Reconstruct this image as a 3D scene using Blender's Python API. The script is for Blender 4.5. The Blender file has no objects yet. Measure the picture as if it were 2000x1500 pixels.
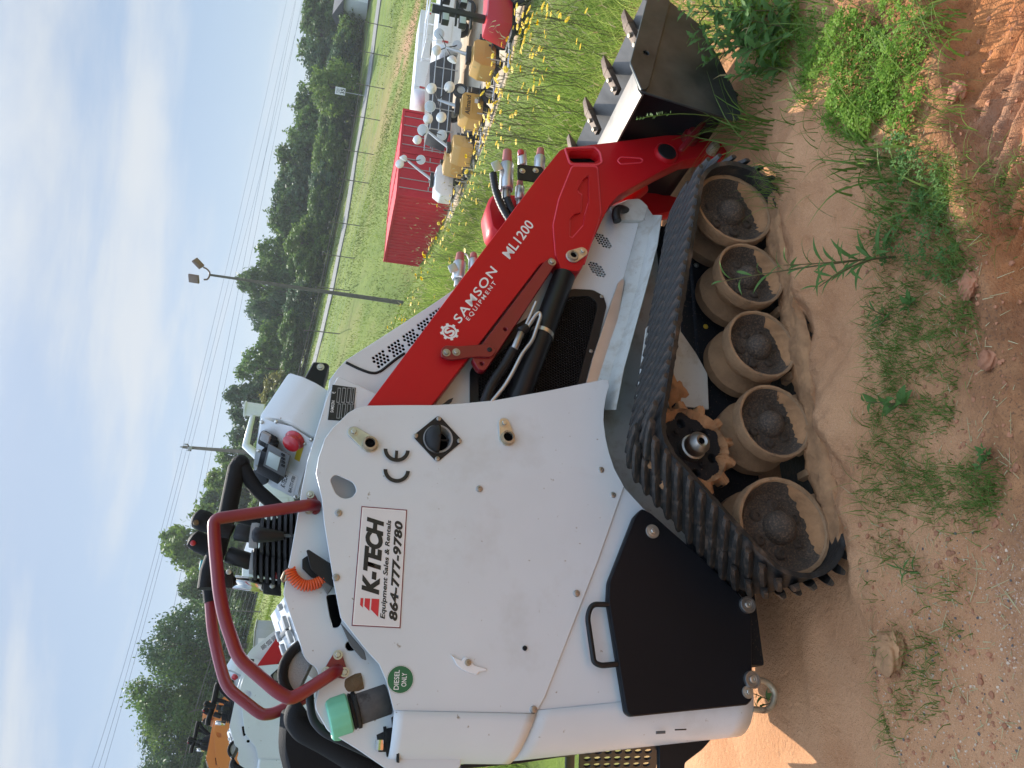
import bpy, bmesh, math, random
import numpy as np
from mathutils import Vector, Matrix
from math import sin, cos, pi, radians, sqrt, atan2

scene = bpy.context.scene
# ------------------------------------------------------------------ camera
F_PX, PITCH, ROLL, CAM_H = 1492.92, 0.22606, 0.10743, 1.4258      # fitted on the loader's wheels and decal
YAW, MX, MY = 0.45715, -0.30909, 1.89532                          # the loader's frame: x forward, y away, z up
_F = np.array([0, cos(PITCH), -sin(PITCH)]); _R = np.array([1., 0, 0]); _U = np.cross(_R, _F)
CR = cos(ROLL)*_R + sin(ROLL)*_U
CU = -sin(ROLL)*_R + cos(ROLL)*_U
CAM = np.array([0, 0, CAM_H])
cd = bpy.data.cameras.new('camera'); camo = bpy.data.objects.new('camera', cd); scene.collection.objects.link(camo)
cd.sensor_fit = 'HORIZONTAL'; cd.sensor_width = 36; cd.lens = 36*F_PX/2000
cd.clip_start = 0.05; cd.clip_end = 4000
# the photograph is stored lying on its side: picture left is up in the world
X_, Y_, Z_ = -CU, CR, -_F
camo.matrix_world = Matrix(((X_[0], Y_[0], Z_[0], 0), (X_[1], Y_[1], Z_[1], 0), (X_[2], Y_[2], Z_[2], CAM_H), (0, 0, 0, 1)))
scene.camera = camo
scene.render.resolution_x, scene.render.resolution_y = 1024, 768

# ------------------------------------------------------------------ sky, sun, exposure
SUN_AZ, SUN_EL = radians(-6.0), radians(45)      # azimuth from +Y towards +X
sdir = Vector((sin(SUN_AZ)*cos(SUN_EL), cos(SUN_AZ)*cos(SUN_EL), sin(SUN_EL)))
w = bpy.data.worlds.new('World'); scene.world = w; w.use_nodes = True
nt = w.node_tree; nt.nodes.clear()
def N(t, **k):
    n = nt.nodes.new(t)
    for a, b in k.items(): setattr(n, a, b)
    return n
sky = N('ShaderNodeTexSky', sky_type='NISHITA'); sky.sun_disc = False
sky.sun_elevation = SUN_EL; sky.sun_rotation = SUN_AZ
sky.air_density = 1.0; sky.dust_density = 1.3; sky.ozone_density = 1.5; sky.altitude = 200
bg = N('ShaderNodeBackground'); bg.inputs['Strength'].default_value = 0.095
out = N('ShaderNodeOutputWorld')
tc = N('ShaderNodeTexCoord')
sep = N('ShaderNodeSeparateXYZ'); nt.links.new(tc.outputs['Generated'], sep.inputs[0])
# clouds: the view direction projected on a flat layer overhead, so they shrink towards the horizon
addz = N('ShaderNodeMath', operation='ADD'); addz.inputs[1].default_value = 0.11; nt.links.new(sep.outputs['Z'], addz.inputs[0])
mx_ = N('ShaderNodeMath', operation='MAXIMUM'); mx_.inputs[1].default_value = 0.03; nt.links.new(addz.outputs[0], mx_.inputs[0])
dx = N('ShaderNodeMath', operation='DIVIDE'); dy = N('ShaderNodeMath', operation='DIVIDE')
nt.links.new(sep.outputs['X'], dx.inputs[0]); nt.links.new(mx_.outputs[0], dx.inputs[1])
nt.links.new(sep.outputs['Y'], dy.inputs[0]); nt.links.new(mx_.outputs[0], dy.inputs[1])
cmb = N('ShaderNodeCombineXYZ'); nt.links.new(dx.outputs[0], cmb.inputs[0]); nt.links.new(dy.outputs[0], cmb.inputs[1])
cmap = N('ShaderNodeMapping'); cmap.inputs['Location'].default_value = (0.55, 0.35, 0); cmap.inputs['Rotation'].default_value = (0, 0, radians(-14)); cmap.inputs['Scale'].default_value = (0.62, 1.0, 1)
nt.links.new(cmb.outputs[0], cmap.inputs['Vector'])
n1 = N('ShaderNodeTexNoise'); n1.inputs['Scale'].default_value = 1.05; n1.inputs['Detail'].default_value = 9; n1.inputs['Roughness'].default_value = 0.56; n1.inputs['Distortion'].default_value = 0.35
nt.links.new(cmap.outputs[0], n1.inputs['Vector'])
cr1 = N('ShaderNodeValToRGB'); cr1.color_ramp.elements[0].position = 0.44; cr1.color_ramp.elements[1].position = 0.68
cr1.color_ramp.interpolation = 'EASE'
nt.links.new(n1.outputs['Fac'], cr1.inputs[0])
# clouds thin out towards the horizon, where the haze takes over
hz = N('ShaderNodeMapRange'); hz.inputs['From Min'].default_value = 0.04; hz.inputs['From Max'].default_value = 0.24; hz.inputs['To Min'].default_value = 0.0; hz.inputs['To Max'].default_value = 0.85
nt.links.new(sep.outputs['Z'], hz.inputs['Value'])
cm = N('ShaderNodeMath', operation='MULTIPLY'); nt.links.new(cr1.outputs[0], cm.inputs[0]); nt.links.new(hz.outputs[0], cm.inputs[1])
mixc = N('ShaderNodeMixRGB'); mixc.inputs['Color2'].default_value = (3.6, 3.75, 3.9, 1)
nt.links.new(cm.outputs[0], mixc.inputs['Fac'])
# thin humid haze over the whole summer sky: pulls the clear sky towards pale blue-grey
mixh = N('ShaderNodeMixRGB'); mixh.inputs['Fac'].default_value = 0.78; mixh.inputs['Color2'].default_value = (1.12, 1.62, 2.30, 1)
nt.links.new(sky.outputs[0], mixh.inputs['Color1']); nt.links.new(mixh.outputs[0], mixc.inputs['Color1'])
# added gain on the unseen sky overhead, to lift light on shaded ground
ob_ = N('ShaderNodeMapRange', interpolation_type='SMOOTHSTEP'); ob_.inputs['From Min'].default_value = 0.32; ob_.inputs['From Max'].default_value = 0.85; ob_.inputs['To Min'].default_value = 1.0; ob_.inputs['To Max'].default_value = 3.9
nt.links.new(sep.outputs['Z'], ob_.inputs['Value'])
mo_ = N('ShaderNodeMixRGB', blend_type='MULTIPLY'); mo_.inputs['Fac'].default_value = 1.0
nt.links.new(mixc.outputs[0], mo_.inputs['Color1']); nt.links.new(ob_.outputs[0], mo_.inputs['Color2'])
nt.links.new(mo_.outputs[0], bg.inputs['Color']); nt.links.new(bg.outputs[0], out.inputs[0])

sl = bpy.data.lights.new('sun', 'SUN'); sl.energy = 3.5; sl.angle = radians(0.55); sl.color = (1.0, 0.94, 0.84)
so = bpy.data.objects.new('sun', sl); scene.collection.objects.link(so)
so.rotation_euler = sdir.to_track_quat('Z', 'Y').to_euler(); so.location = (0, 0, 30)
vs = scene.view_settings
vs.view_transform = 'Standard'; vs.look = 'None'; vs.gamma = 1; vs.exposure = 1.13; vs.use_curve_mapping = False
scene.render.engine = 'CYCLES'
scene.cycles.max_bounces = 6; scene.cycles.transparent_max_bounces = 12

# ------------------------------------------------------------------ helpers: pixels to places
_c, _s = cos(YAW), sin(YAW)
CM = np.array([_c*(-MX) + _s*(-MY), _s*MX - _c*MY, CAM_H])
def ray(x, y): return _F + CR*((1500 - y - 750)/F_PX) - CU*((x - 1000)/F_PX)
def raym(x, y):
    d = ray(x, y); return np.array([_c*d[0] + _s*d[1], -_s*d[0] + _c*d[1], d[2]])
def my(x, y, Y):                     # point of the loader's frame on its plane y = Y
    d = raym(x, y); return CM + d*(Y - CM[1])/d[1]
def mxx(x, y, X):
    d = raym(x, y); return CM + d*(X - CM[0])/d[0]
def mzz(x, y, Z):
    d = raym(x, y); return CM + d*(Z - CM[2])/d[2]
def wz(x, y, Z): d = ray(x, y); return CAM + d*(Z - CAM_H)/d[2]
def wD(x, y, D): d = ray(x, y); return CAM + d*D/d[1]
def m2w(p): return np.array([MX + _c*p[0] - _s*p[1], MY + _s*p[0] + _c*p[1], p[2]])
def w2m(p): return np.array([_c*(p[0]-MX) + _s*(p[1]-MY), -_s*(p[0]-MX) + _c*(p[1]-MY), p[2]])

# ------------------------------------------------------------------ helpers: objects
COL = scene.collection
def link(o, parent=None):
    COL.objects.link(o)
    if parent is not None: o.parent = parent
    return o
def tag(o, label=None, cat=None, group=None, kind=None):
    if label: o['label'] = label
    if cat: o['category'] = cat
    if group: o['group'] = group
    if kind: o['kind'] = kind
    return o
def empty(name, loc, rz=0.0):
    o = bpy.data.objects.new(name, None); o.location = loc; o.rotation_euler = (0, 0, rz); o.empty_display_size = .1
    return link(o)
def mobj(name, me, mat, parent=None, loc=None, rot=None, scale=None):
    if mat is not None and len(me.materials) == 0: me.materials.append(mat)
    o = bpy.data.objects.new(name, me)
    if loc is not None: o.location = tuple(loc)
    if rot is not None: o.rotation_euler = rot
    if scale is not None: o.scale = scale
    return link(o, parent)
def from_bm(name, bm, mat, parent=None, smooth=False, **k):
    me = bpy.data.meshes.new(name); bm.to_mesh(me); bm.free()
    if smooth: shade(me, smooth)
    return mobj(name, me, mat, parent, **k)
def shade(me, ang=40):
    me.polygons.foreach_set('use_smooth', [True]*len(me.polygons))
    if ang is not True and ang < 170:
        me.set_sharp_from_angle(angle=radians(ang))
def pyd(name, v, f, mat, parent=None, smooth=False, **k):
    me = bpy.data.meshes.new(name); me.from_pydata([tuple(map(float, a)) for a in v], [], [tuple(a) for a in f]); me.update()
    if smooth: shade(me, smooth)
    return mobj(name, me, mat, parent, **k)
def rounded(pts, r, n=4, closed=True):
    P = [np.array(p, float) for p in pts]; out = []; m = len(P)
    for i in range(m):
        if not closed and i in (0, m-1): out.append(P[i]); continue
        a, b, c = P[i-1], P[i], P[(i+1) % m]
        da, dc = a-b, c-b; la, lc = np.linalg.norm(da), np.linalg.norm(dc)
        q = min(r, la*.45, lc*.45)
        p0, p2 = b + da/la*q, b + dc/lc*q
        for k in range(n+1):
            t = k/n; out.append((1-t)**2*p0 + 2*t*(1-t)*b + t*t*p2)
    return out
def curve_mesh(loops, th, bev=.0015, res=0):
    cu = bpy.data.curves.new('c', 'CURVE'); cu.dimensions = '2D'; cu.fill_mode = 'BOTH'
    cu.extrude = max(th/2 - bev, 1e-5); cu.bevel_depth = bev; cu.bevel_resolution = res; cu.offset = -bev
    for lp in loops:
        sp = cu.splines.new('POLY'); sp.points.add(len(lp)-1); sp.use_cyclic_u = True
        for q, p in zip(sp.points, lp): q.co = (p[0], p[1], 0, 1)
    ob = bpy.data.objects.new('c', cu); COL.objects.link(ob)
    dg = bpy.context.evaluated_depsgraph_get()
    me = bpy.data.meshes.new_from_object(ob.evaluated_get(dg))
    bpy.data.objects.remove(ob); bpy.data.curves.remove(cu)
    return me
def co_np(me):
    a = np.empty(len(me.vertices)*3); me.vertices.foreach_get('co', a); return a.reshape(-1, 3)
def set_co(me, a): me.vertices.foreach_set('co', a.ravel()); me.update()
def plate_xz(name, parent, loops, Y, th, mat, bev=.0015, yfun=None, cuts=None, smooth=False):
    """flat plate with outline (and holes) given in the loader's x,z; outer face at y=Y, thickness goes away from the viewer"""
    me = curve_mesh(loops, th, bev)
    if cuts:
        bm = bmesh.new(); bm.from_mesh(me)
        for (p, n) in cuts:
            bmesh.ops.bisect_plane(bm, geom=bm.verts[:]+bm.edges[:]+bm.faces[:], plane_co=(p[0], p[1], 0), plane_no=(n[0], n[1], 0))
        bm.to_mesh(me); bm.free()
    a = co_np(me); b = np.stack([a[:, 0], Y + th/2 - a[:, 2], a[:, 1]], 1)
    if yfun is not None: b[:, 1] += yfun(a[:, 0], a[:, 1])
    set_co(me, b)
    if smooth: shade(me, smooth)
    return mobj(name, me, mat, parent)
def pl(pts, Y): return [my(x, y, Y)[[0, 2]] for x, y in pts]
def plate(name, parent, pts, Y, th, mat, r=.012, holes=(), bev=.0015, rh=.006, **k):
    loops = [rounded(pl(pts, Y), r)] + [rounded(pl(h, Y), rh) for h in holes]
    return plate_xz(name, parent, loops, Y, th, mat, bev, **k)
def tube_data(path, rad, seg=12, closed=False, caps=True, v0=0):
    P = [np.array(p, float) for p in path]; n = len(P)
    rad = rad if hasattr(rad, '__len__') else [rad]*n
    V, Fc = [], []; prev = None
    for i in range(n):
        if closed: t = P[(i+1) % n]-P[i-1]
        else: t = P[min(i+1, n-1)]-P[max(i-1, 0)]
        t = t/np.linalg.norm(t)
        if prev is None:
            a = np.array([0, 0, 1.]) if abs(t[2]) < .9 else np.array([1., 0, 0])
            u = np.cross(t, a)
        else: u = prev - t*np.dot(prev, t)
        u /= np.linalg.norm(u); prev = u; w_ = np.cross(t, u)
        for k in range(seg):
            an = 2*pi*k/seg; V.append(P[i] + rad[i]*(cos(an)*u + sin(an)*w_))
    m = n if closed else n-1
    for i in range(m):
        for k in range(seg):
            a, b = i*seg+k, i*seg+(k+1) % seg; c, d = ((i+1) % n)*seg+(k+1) % seg, ((i+1) % n)*seg+k
            Fc.append((v0+a, v0+b, v0+c, v0+d))
    if caps and not closed:
        Fc.append(tuple(v0+k for k in range(seg))[::-1]); Fc.append(tuple(v0+(n-1)*seg+k for k in range(seg)))
    return V, Fc
def tube(name, parent, path, rad, mat, seg=12, r=None, closed=False, **k):
    if r: path = rounded(path, r, 6, closed)
    V, Fc = tube_data(path, rad, seg, closed)
    return pyd(name, V, Fc, mat, parent, smooth=50, **k)
def lathe_data(prof, seg=32, axis='y', c=(0, 0, 0)):
    V, Fc = [], []; n = len(prof)
    for (r, h) in prof:
        for k in range(seg):
            a = 2*pi*k/seg
            if axis == 'y': V.append((c[0]+r*cos(a), c[1]+h, c[2]+r*sin(a)))
            elif axis == 'z': V.append((c[0]+r*cos(a), c[1]+r*sin(a), c[2]+h))
            else: V.append((c[0]+h, c[1]+r*cos(a), c[2]+r*sin(a)))
    for i in range(n-1):
        for k in range(seg):
            Fc.append((i*seg+k, i*seg+(k+1) % seg, (i+1)*seg+(k+1) % seg, (i+1)*seg+k))
    return V, Fc
def lathe(name, parent, prof, mat, seg=32, axis='y', c=(0, 0, 0), sm=35, **k):
    V, Fc = lathe_data(prof, seg, axis); o = pyd(name, V, Fc, mat, parent, smooth=sm, **k); o.location = Vector(o.location)+Vector(tuple(map(float, c)))
    bm = bmesh.new(); bm.from_mesh(o.data); bmesh.ops.recalc_face_normals(bm, faces=bm.faces[:]); bm.to_mesh(o.data); bm.free()
    shade(o.data, sm); return o
def cyl_between(name, parent, a, b, rad, mat, seg=20, bev=.004):
    a, b = np.array(a, float), np.array(b, float); d = (b-a)/np.linalg.norm(b-a)
    ra = rad if hasattr(rad, '__len__') else (rad, rad)
    path = [a, a+d*1e-4, a+d*bev, b-d*bev, b-d*1e-4, b]
    return tube(name, parent, path, [ra[0]*.6, ra[0]-bev, ra[0], ra[1], ra[1]-bev, ra[1]*.6], mat, seg)
def box_bm(bm, lo, hi, bev=0):
    lo, hi = np.array(lo, float), np.array(hi, float)
    m = Matrix.Translation(Vector((lo+hi)/2)) @ Matrix.Diagonal((*(hi-lo), 1))
    r = bmesh.ops.create_cube(bm, size=1, matrix=m)
    if bev:
        es = list({e for v in r['verts'] for e in v.link_edges})
        bmesh.ops.bevel(bm, geom=es, offset=bev, segments=2, profile=.6, affect='EDGES')
def box(name, parent, lo, hi, mat, bev=.004, **k):
    bm = bmesh.new(); box_bm(bm, lo, hi, bev); return from_bm(name, bm, mat, parent, smooth=40, **k)
def hexa(name, parent, bot, top, mat, bev=.006):
    """solid between two corner loops (lists of 3-D points, same order)"""
    n = len(bot); bm = bmesh.new(); vs_ = [bm.verts.new(tuple(map(float, p))) for p in list(bot)+list(top)]
    bm.faces.new(vs_[:n][::-1]); bm.faces.new(vs_[n:])
    for i in range(n): bm.faces.new((vs_[i], vs_[(i+1) % n], vs_[n+(i+1) % n], vs_[n+i]))
    bmesh.ops.recalc_face_normals(bm, faces=bm.faces[:])
    if bev: bmesh.ops.bevel(bm, geom=bm.edges[:], offset=bev, segments=2, profile=.6, affect='EDGES')
    return from_bm(name, bm, mat, parent, smooth=40)
def text_mesh(s, bold=0.0, shear=0.0, space=1.0):
    cu = bpy.data.curves.new('t', 'FONT'); cu.body = s; cu.offset = bold; cu.shear = shear; cu.space_character = space; cu.resolution_u = 4
    ob = bpy.data.objects.new('t', cu); COL.objects.link(ob)
    dg = bpy.context.evaluated_depsgraph_get(); me = bpy.data.meshes.new_from_object(ob.evaluated_get(dg))
    bpy.data.objects.remove(ob); bpy.data.curves.remove(cu); return me
def text3(name, parent, s, o3, u3, v3, mat, **k):
    """text laid into the parallelogram o3 + u3 (whole width) + v3 (height of its bounding box)"""
    me = text_mesh(s, **k); a = co_np(me); lo, hi = a.min(0), a.max(0)
    t = (a[:, :2]-lo[:2])/(hi[:2]-lo[:2])
    set_co(me, np.array(o3)[None] + t[:, :1]*np.array(u3)[None] + t[:, 1:2]*np.array(v3)[None])
    return mobj(name, me, mat, parent)
def text_px(name, parent, s, p0, p1, p2, Y, mat, **k):
    o, a, b = (my(*p, Y) for p in (p0, p1, p2))
    return text3(name, parent, s, o, a-o, b-o, mat, **k)

# ------------------------------------------------------------------ materials
MATS = {}
def mat(name, col, rough=.5, metal=0., spec=.5, coat=0., var=0., vscale=8., bump=0., bscale=60., dirt=None, dcol=(.25, .14, .08), dscale=6., dlo=.55, dhi=.7, speck=0, scol=(.12, .08, .05), sscale=90., sthr=.72, trans=0., coord='Object'):
    m = bpy.data.materials.new(name); m.use_nodes = True; t = m.node_tree; b = t.nodes['Principled BSDF']
    b.inputs['Roughness'].default_value = rough; b.inputs['Metallic'].default_value = metal
    b.inputs['Specular IOR Level'].default_value = spec; b.inputs['Coat Weight'].default_value = coat
    c4 = (*col, 1); b.inputs['Base Color'].default_value = c4
    def nn(ty): return t.nodes.new(ty)
    co = nn('ShaderNodeTexCoord').outputs[coord]; cur = None
    def noise(sc, det=4, ro=.55):
        n = nn('ShaderNodeTexNoise'); n.inputs['Scale'].default_value = sc; n.inputs['Detail'].default_value = det; n.inputs['Roughness'].default_value = ro
        t.links.new(co, n.inputs['Vector']); return n.outputs['Fac']
    def ramp(src, a, z):
        r = nn('ShaderNodeMapRange'); r.inputs['From Min'].default_value = a; r.inputs['From Max'].default_value = z; t.links.new(src, r.inputs['Value']); return r.outputs[0]
    def mix(f, c1, c2):
        x = nn('ShaderNodeMixRGB'); t.links.new(f, x.inputs['Fac'])
        for s_, c_ in (('Color1', c1), ('Color2', c2)):
            if isinstance(c_, tuple): x.inputs[s_].default_value = (*c_[:3], 1)
            else: t.links.new(c_, x.inputs[s_])
        return x.outputs[0]
    if var:
        cur = mix(ramp(noise(vscale, 5), .3, .7), tuple(max(0, v*(1-var)) for v in col), tuple(min(1, v*(1+var)) for v in col))
    if dirt:
        f = ramp(noise(dscale, 8, .65), dlo, dhi)
        ml = nn('ShaderNodeMath'); ml.operation = 'MULTIPLY'; ml.inputs[1].default_value = dirt; t.links.new(f, ml.inputs[0])
        cur = mix(ml.outputs[0], cur if cur is not None else col, dcol)
        rr = nn('ShaderNodeMapRange'); rr.inputs['To Min'].default_value = rough; rr.inputs['To Max'].default_value = .9; t.links.new(ml.outputs[0], rr.inputs['Value']); t.links.new(rr.outputs[0], b.inputs['Roughness'])
    if speck:
        f = ramp(noise(sscale, 3, .6), sthr, sthr+.06)
        ml = nn('ShaderNodeMath'); ml.operation = 'MULTIPLY'; ml.inputs[1].default_value = speck; t.links.new(f, ml.inputs[0])
        cur = mix(ml.outputs[0], cur if cur is not None else col, scol)
    if cur is not None: t.links.new(cur, b.inputs['Base Color'])
    if bump:
        bp = nn('ShaderNodeBump'); bp.inputs['Strength'].default_value = bump; bp.inputs['Distance'].default_value = .01
        t.links.new(noise(bscale, 5), bp.inputs['Height']); t.links.new(bp.outputs[0], b.inputs['Normal'])
    if trans:
        tr = nn('ShaderNodeBsdfTranslucent'); ms = nn('ShaderNodeMixShader'); ms.inputs[0].default_value = trans
        if cur is not None: t.links.new(cur, tr.inputs['Color'])
        else: tr.inputs['Color'].default_value = c4
        t.links.new(b.outputs[0], ms.inputs[1]); t.links.new(tr.outputs[0], ms.inputs[2]); t.links.new(ms.outputs[0], t.nodes['Material Output'].inputs[0])
    MATS[name] = m; return m
M = MATS
mat('white_paint', (.60, .635, .66), .38, coat=.15, var=.04, vscale=3, dirt=.45, dcol=(.38, .34, .28), dscale=3.5, dlo=.54, dhi=.80, speck=.8, scol=(.22, .17, .11), sscale=48, sthr=.700)
mat('white_dirty', (.50, .50, .47), .5, var=.05, dirt=.65, dcol=(.27, .20, .13), dscale=14, dlo=.50, dhi=.74, speck=.7, scol=(.1, .07, .05), sscale=70, sthr=.68)
mat('red_paint', (.44, .005, .010), .40, spec=.25, coat=.06, var=.05, vscale=4, speck=.4, scol=(.25, .02, .02), sscale=40, sthr=.72)
mat('red_weld', (.72, .045, .075), .30, coat=.3, bump=.5, bscale=120)
mat('dark_red', (.185, .005, .012), .36, coat=.25, var=.08)
mat('black_paint', (.007, .008, .010), .42, spec=.35, var=.15, speck=.35, scol=(.16, .13, .10), sscale=110, sthr=.74)
mat('black_plate', (.0045, .0052, .0075), .5, spec=.22, var=.2, vscale=3, speck=.5, scol=(.12, .11, .10), sscale=70, sthr=.755)
mat('black_plastic', (.009, .009, .010), .45, spec=.35, bump=.15, bscale=300)
mat('black_foam', (.009, .009, .010), .75, spec=.25, bump=.3, bscale=400)
mat('rubber', (.016, .015, .014), .55, var=.25, vscale=20, dirt=.85, dcol=(.17, .105, .065), dscale=10, dlo=.53, dhi=.74, bump=.3, bscale=90)
mat('rubber_lug', (.024, .022, .020), .42, var=.25, vscale=5, dirt=.8, dcol=(.20, .13, .085), dscale=2.2, dlo=.50, dhi=.72, bump=.2, bscale=20, coord='Generated')
mat('rim_dirt', (.32, .185, .095), .85, var=.25, vscale=14, dirt=.6, dcol=(.06, .05, .042), dscale=24, dlo=.60, dhi=.72, bump=.5, bscale=110)
mat('rim_black', (.050, .036, .026), .75, var=.35, vscale=9, dirt=.55, dcol=(.26, .16, .095), dscale=170, dlo=.47, dhi=.66, bump=.5, bscale=160)
mat('mud', (.38, .195, .090), .95, var=.28, vscale=18, bump=.8, bscale=45)
mat('frame_black', (.008, .009, .012), .7, spec=.3, var=.3, speck=.8, scol=(.13, .09, .06), sscale=160, sthr=.62)
mat('steel', (.40, .385, .36), .42, metal=1., var=.12, vscale=30)
mat('zinc', (.56, .54, .48), .36, metal=.9, var=.15, vscale=40)
mat('chrome', (.68, .66, .62), .14, metal=1.)
mat('rusty_zinc', (.42, .36, .26), .5, metal=.6, var=.2, vscale=60, dirt=.8, dcol=(.12, .055, .025), dscale=50, dlo=.5, dhi=.65)
mat('worn_steel', (.21, .195, .175), .55, metal=.5, var=.2, vscale=14, dirt=.5, dcol=(.22, .14, .08), dscale=7, dlo=.5, dhi=.75)
mat('bucket_side', (.048, .054, .052), .38, metal=.5, var=.4, vscale=9, dirt=.55, dcol=(.16, .135, .10), dscale=4, dlo=.50, dhi=.76)
mat('tooth', (.10, .065, .042), .6, metal=.35, var=.3, vscale=30, bump=.3)
mat('decal_white', (.66, .66, .66), .35, var=.02)
mat('decal_black', (.012, .012, .012), .4)
mat('decal_red', (.55, .025, .035), .4)
mat('decal_maroon', (.16, .01, .03), .4)
mat('decal_green', (.02, .13, .055), .35)
mat('decal_yellow', (.55, .42, .02), .4)
mat('letter_white', (.75, .75, .74), .4)
mat('grey_foam', (.30, .31, .32), .8, bump=.3, bscale=200)
mat('seafoam', (.16, .50, .33), .45, var=.12, vscale=10, bump=.1)
mat('grey_hose', (.085, .078, .076), .7, var=.3, vscale=25, dirt=.8, dcol=(.03, .025, .022), dscale=18, dlo=.56, dhi=.62)
mat('tan_foam', (.115, .072, .032), .8, bump=.4, bscale=160, var=.2)
mat('orange_coil', (.62, .085, .012), .35)
mat('teal', (.05, .30, .33), .5)
mat('lens_red', (.42, .012, .02), .3, coat=.5)
mat('screen', (.45, .52, .50), .2)
mat('grey_plastic', (.11, .115, .115), .5)
mat('alu', (.55, .56, .56), .35, metal=.8, var=.1)
mat('cap_pink', (.38, .12, .10), .5)
mat('mesh_black', (.007, .007, .009), .5, spec=.2)
mat('void', (.003, .003, .004), .9, spec=.05)  # near-black colour standing in for shade inside holes and hollows
mat('grey_inside', (.33, .34, .34), .5)
mat('torn_plastic', (.74, .74, .74), .4)
mat('yellow_plug', (.55, .36, .03), .5)
# ================================================================== THE TRACK LOADER
L = empty('track_loader', (MX, MY, 0), YAW)
tag(L, 'large white and red stand-on track loader with dark red grab hoops, filling the foreground', 'track loader')
CY = .45                                   # the loader's centre line
def ms(v, f):
    me = bpy.data.meshes.new('part'); me.from_pydata([tuple(map(float, a)) for a in v], [], f)
    bm = bmesh.new(); bm.from_mesh(me); bmesh.ops.recalc_face_normals(bm, faces=bm.faces[:]); bm.to_mesh(me); bm.free(); shade(me, 35); return me
BOLT = ms(*lathe_data([(1, 0), (1, -.2), (.8, -.48), (.42, -.56), (.36, -.30), (0, -.30)], 20))
def hexprof():
    v, f = lathe_data([(1.0, 0), (1.0, -.14), (.62, -.15)], 24); o = len(v)
    v2, f2 = lathe_data([(.62, -.12), (.62, -.5), (.5, -.6), (0, -.6)], 6)
    return v+v2, f+[tuple(i+o for i in q) for q in f2]
HEX = ms(*hexprof())
MESHC = {}
def bolt(parent, px_, Y, r, m='steel', hexa_=False, name='bolt', p3=None):
    base = HEX if hexa_ else BOLT; key = (id(base), m)
    if key not in MESHC:
        me = base.copy(); me.materials.append(M[m]); MESHC[key] = me
    p = my(*px_, Y) if p3 is None else np.array(p3)
    o = bpy.data.objects.new(name, MESHC[key]); o.location = (p[0], p[1], p[2]); o.scale = (r, r, r); o.rotation_euler = (0, random.random()*6, 0)
    return link(o, parent)
random.seed(4)
def mirrored(o, parent=None, name=None):
    c = o.copy(); COL.objects.link(c); c.parent = parent or o.parent; c.scale = (1, -1, 1); c.location = (0, 2*CY, 0)
    return c
# ---------------------------------------------------------------- tracks
RI, RR = .1411, .1176
WX = [(0, RI), (.318, RR), (.5796, RR), (.839, RR), (1.10, RI)]
ZB = .030                                   # top of the belt where the wheels run
SPK = (.236, .412, .118)
circ = [(0., ZB+RI, RI), (1.10, ZB+RI, RI), (SPK[0], SPK[1], SPK[2])]
def belt_path(off, step=.012):
    pts = []
    for (x, z, r) in circ:
        for k in range(360): pts.append((x+(r+off)*cos(k*pi/180), z+(r+off)*sin(k*pi/180)))
    P = sorted(set(pts)); h = []
    def cross(o, a, b): return (a[0]-o[0])*(b[1]-o[1])-(a[1]-o[1])*(b[0]-o[0])
    lo, up = [], []
    for p in P:
        while len(lo) > 1 and cross(lo[-2], lo[-1], p) <= 0: lo.pop()
        lo.append(p)
    for p in P[::-1]:
        while len(up) > 1 and cross(up[-2], up[-1], p) <= 0: up.pop()
        up.append(p)
    h = np.array(lo[:-1]+up[:-1]); h2 = np.vstack([h, h[:1]])
    d = np.r_[0, np.cumsum(np.linalg.norm(np.diff(h2, axis=0), axis=1))]
    n = int(d[-1]/step); s = np.linspace(0, d[-1], n, endpoint=False)
    return np.stack([np.interp(s, d, h2[:, 0]), np.interp(s, d, h2[:, 1])], 1), d[-1]
Y0, Y1 = -.052, .185
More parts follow.
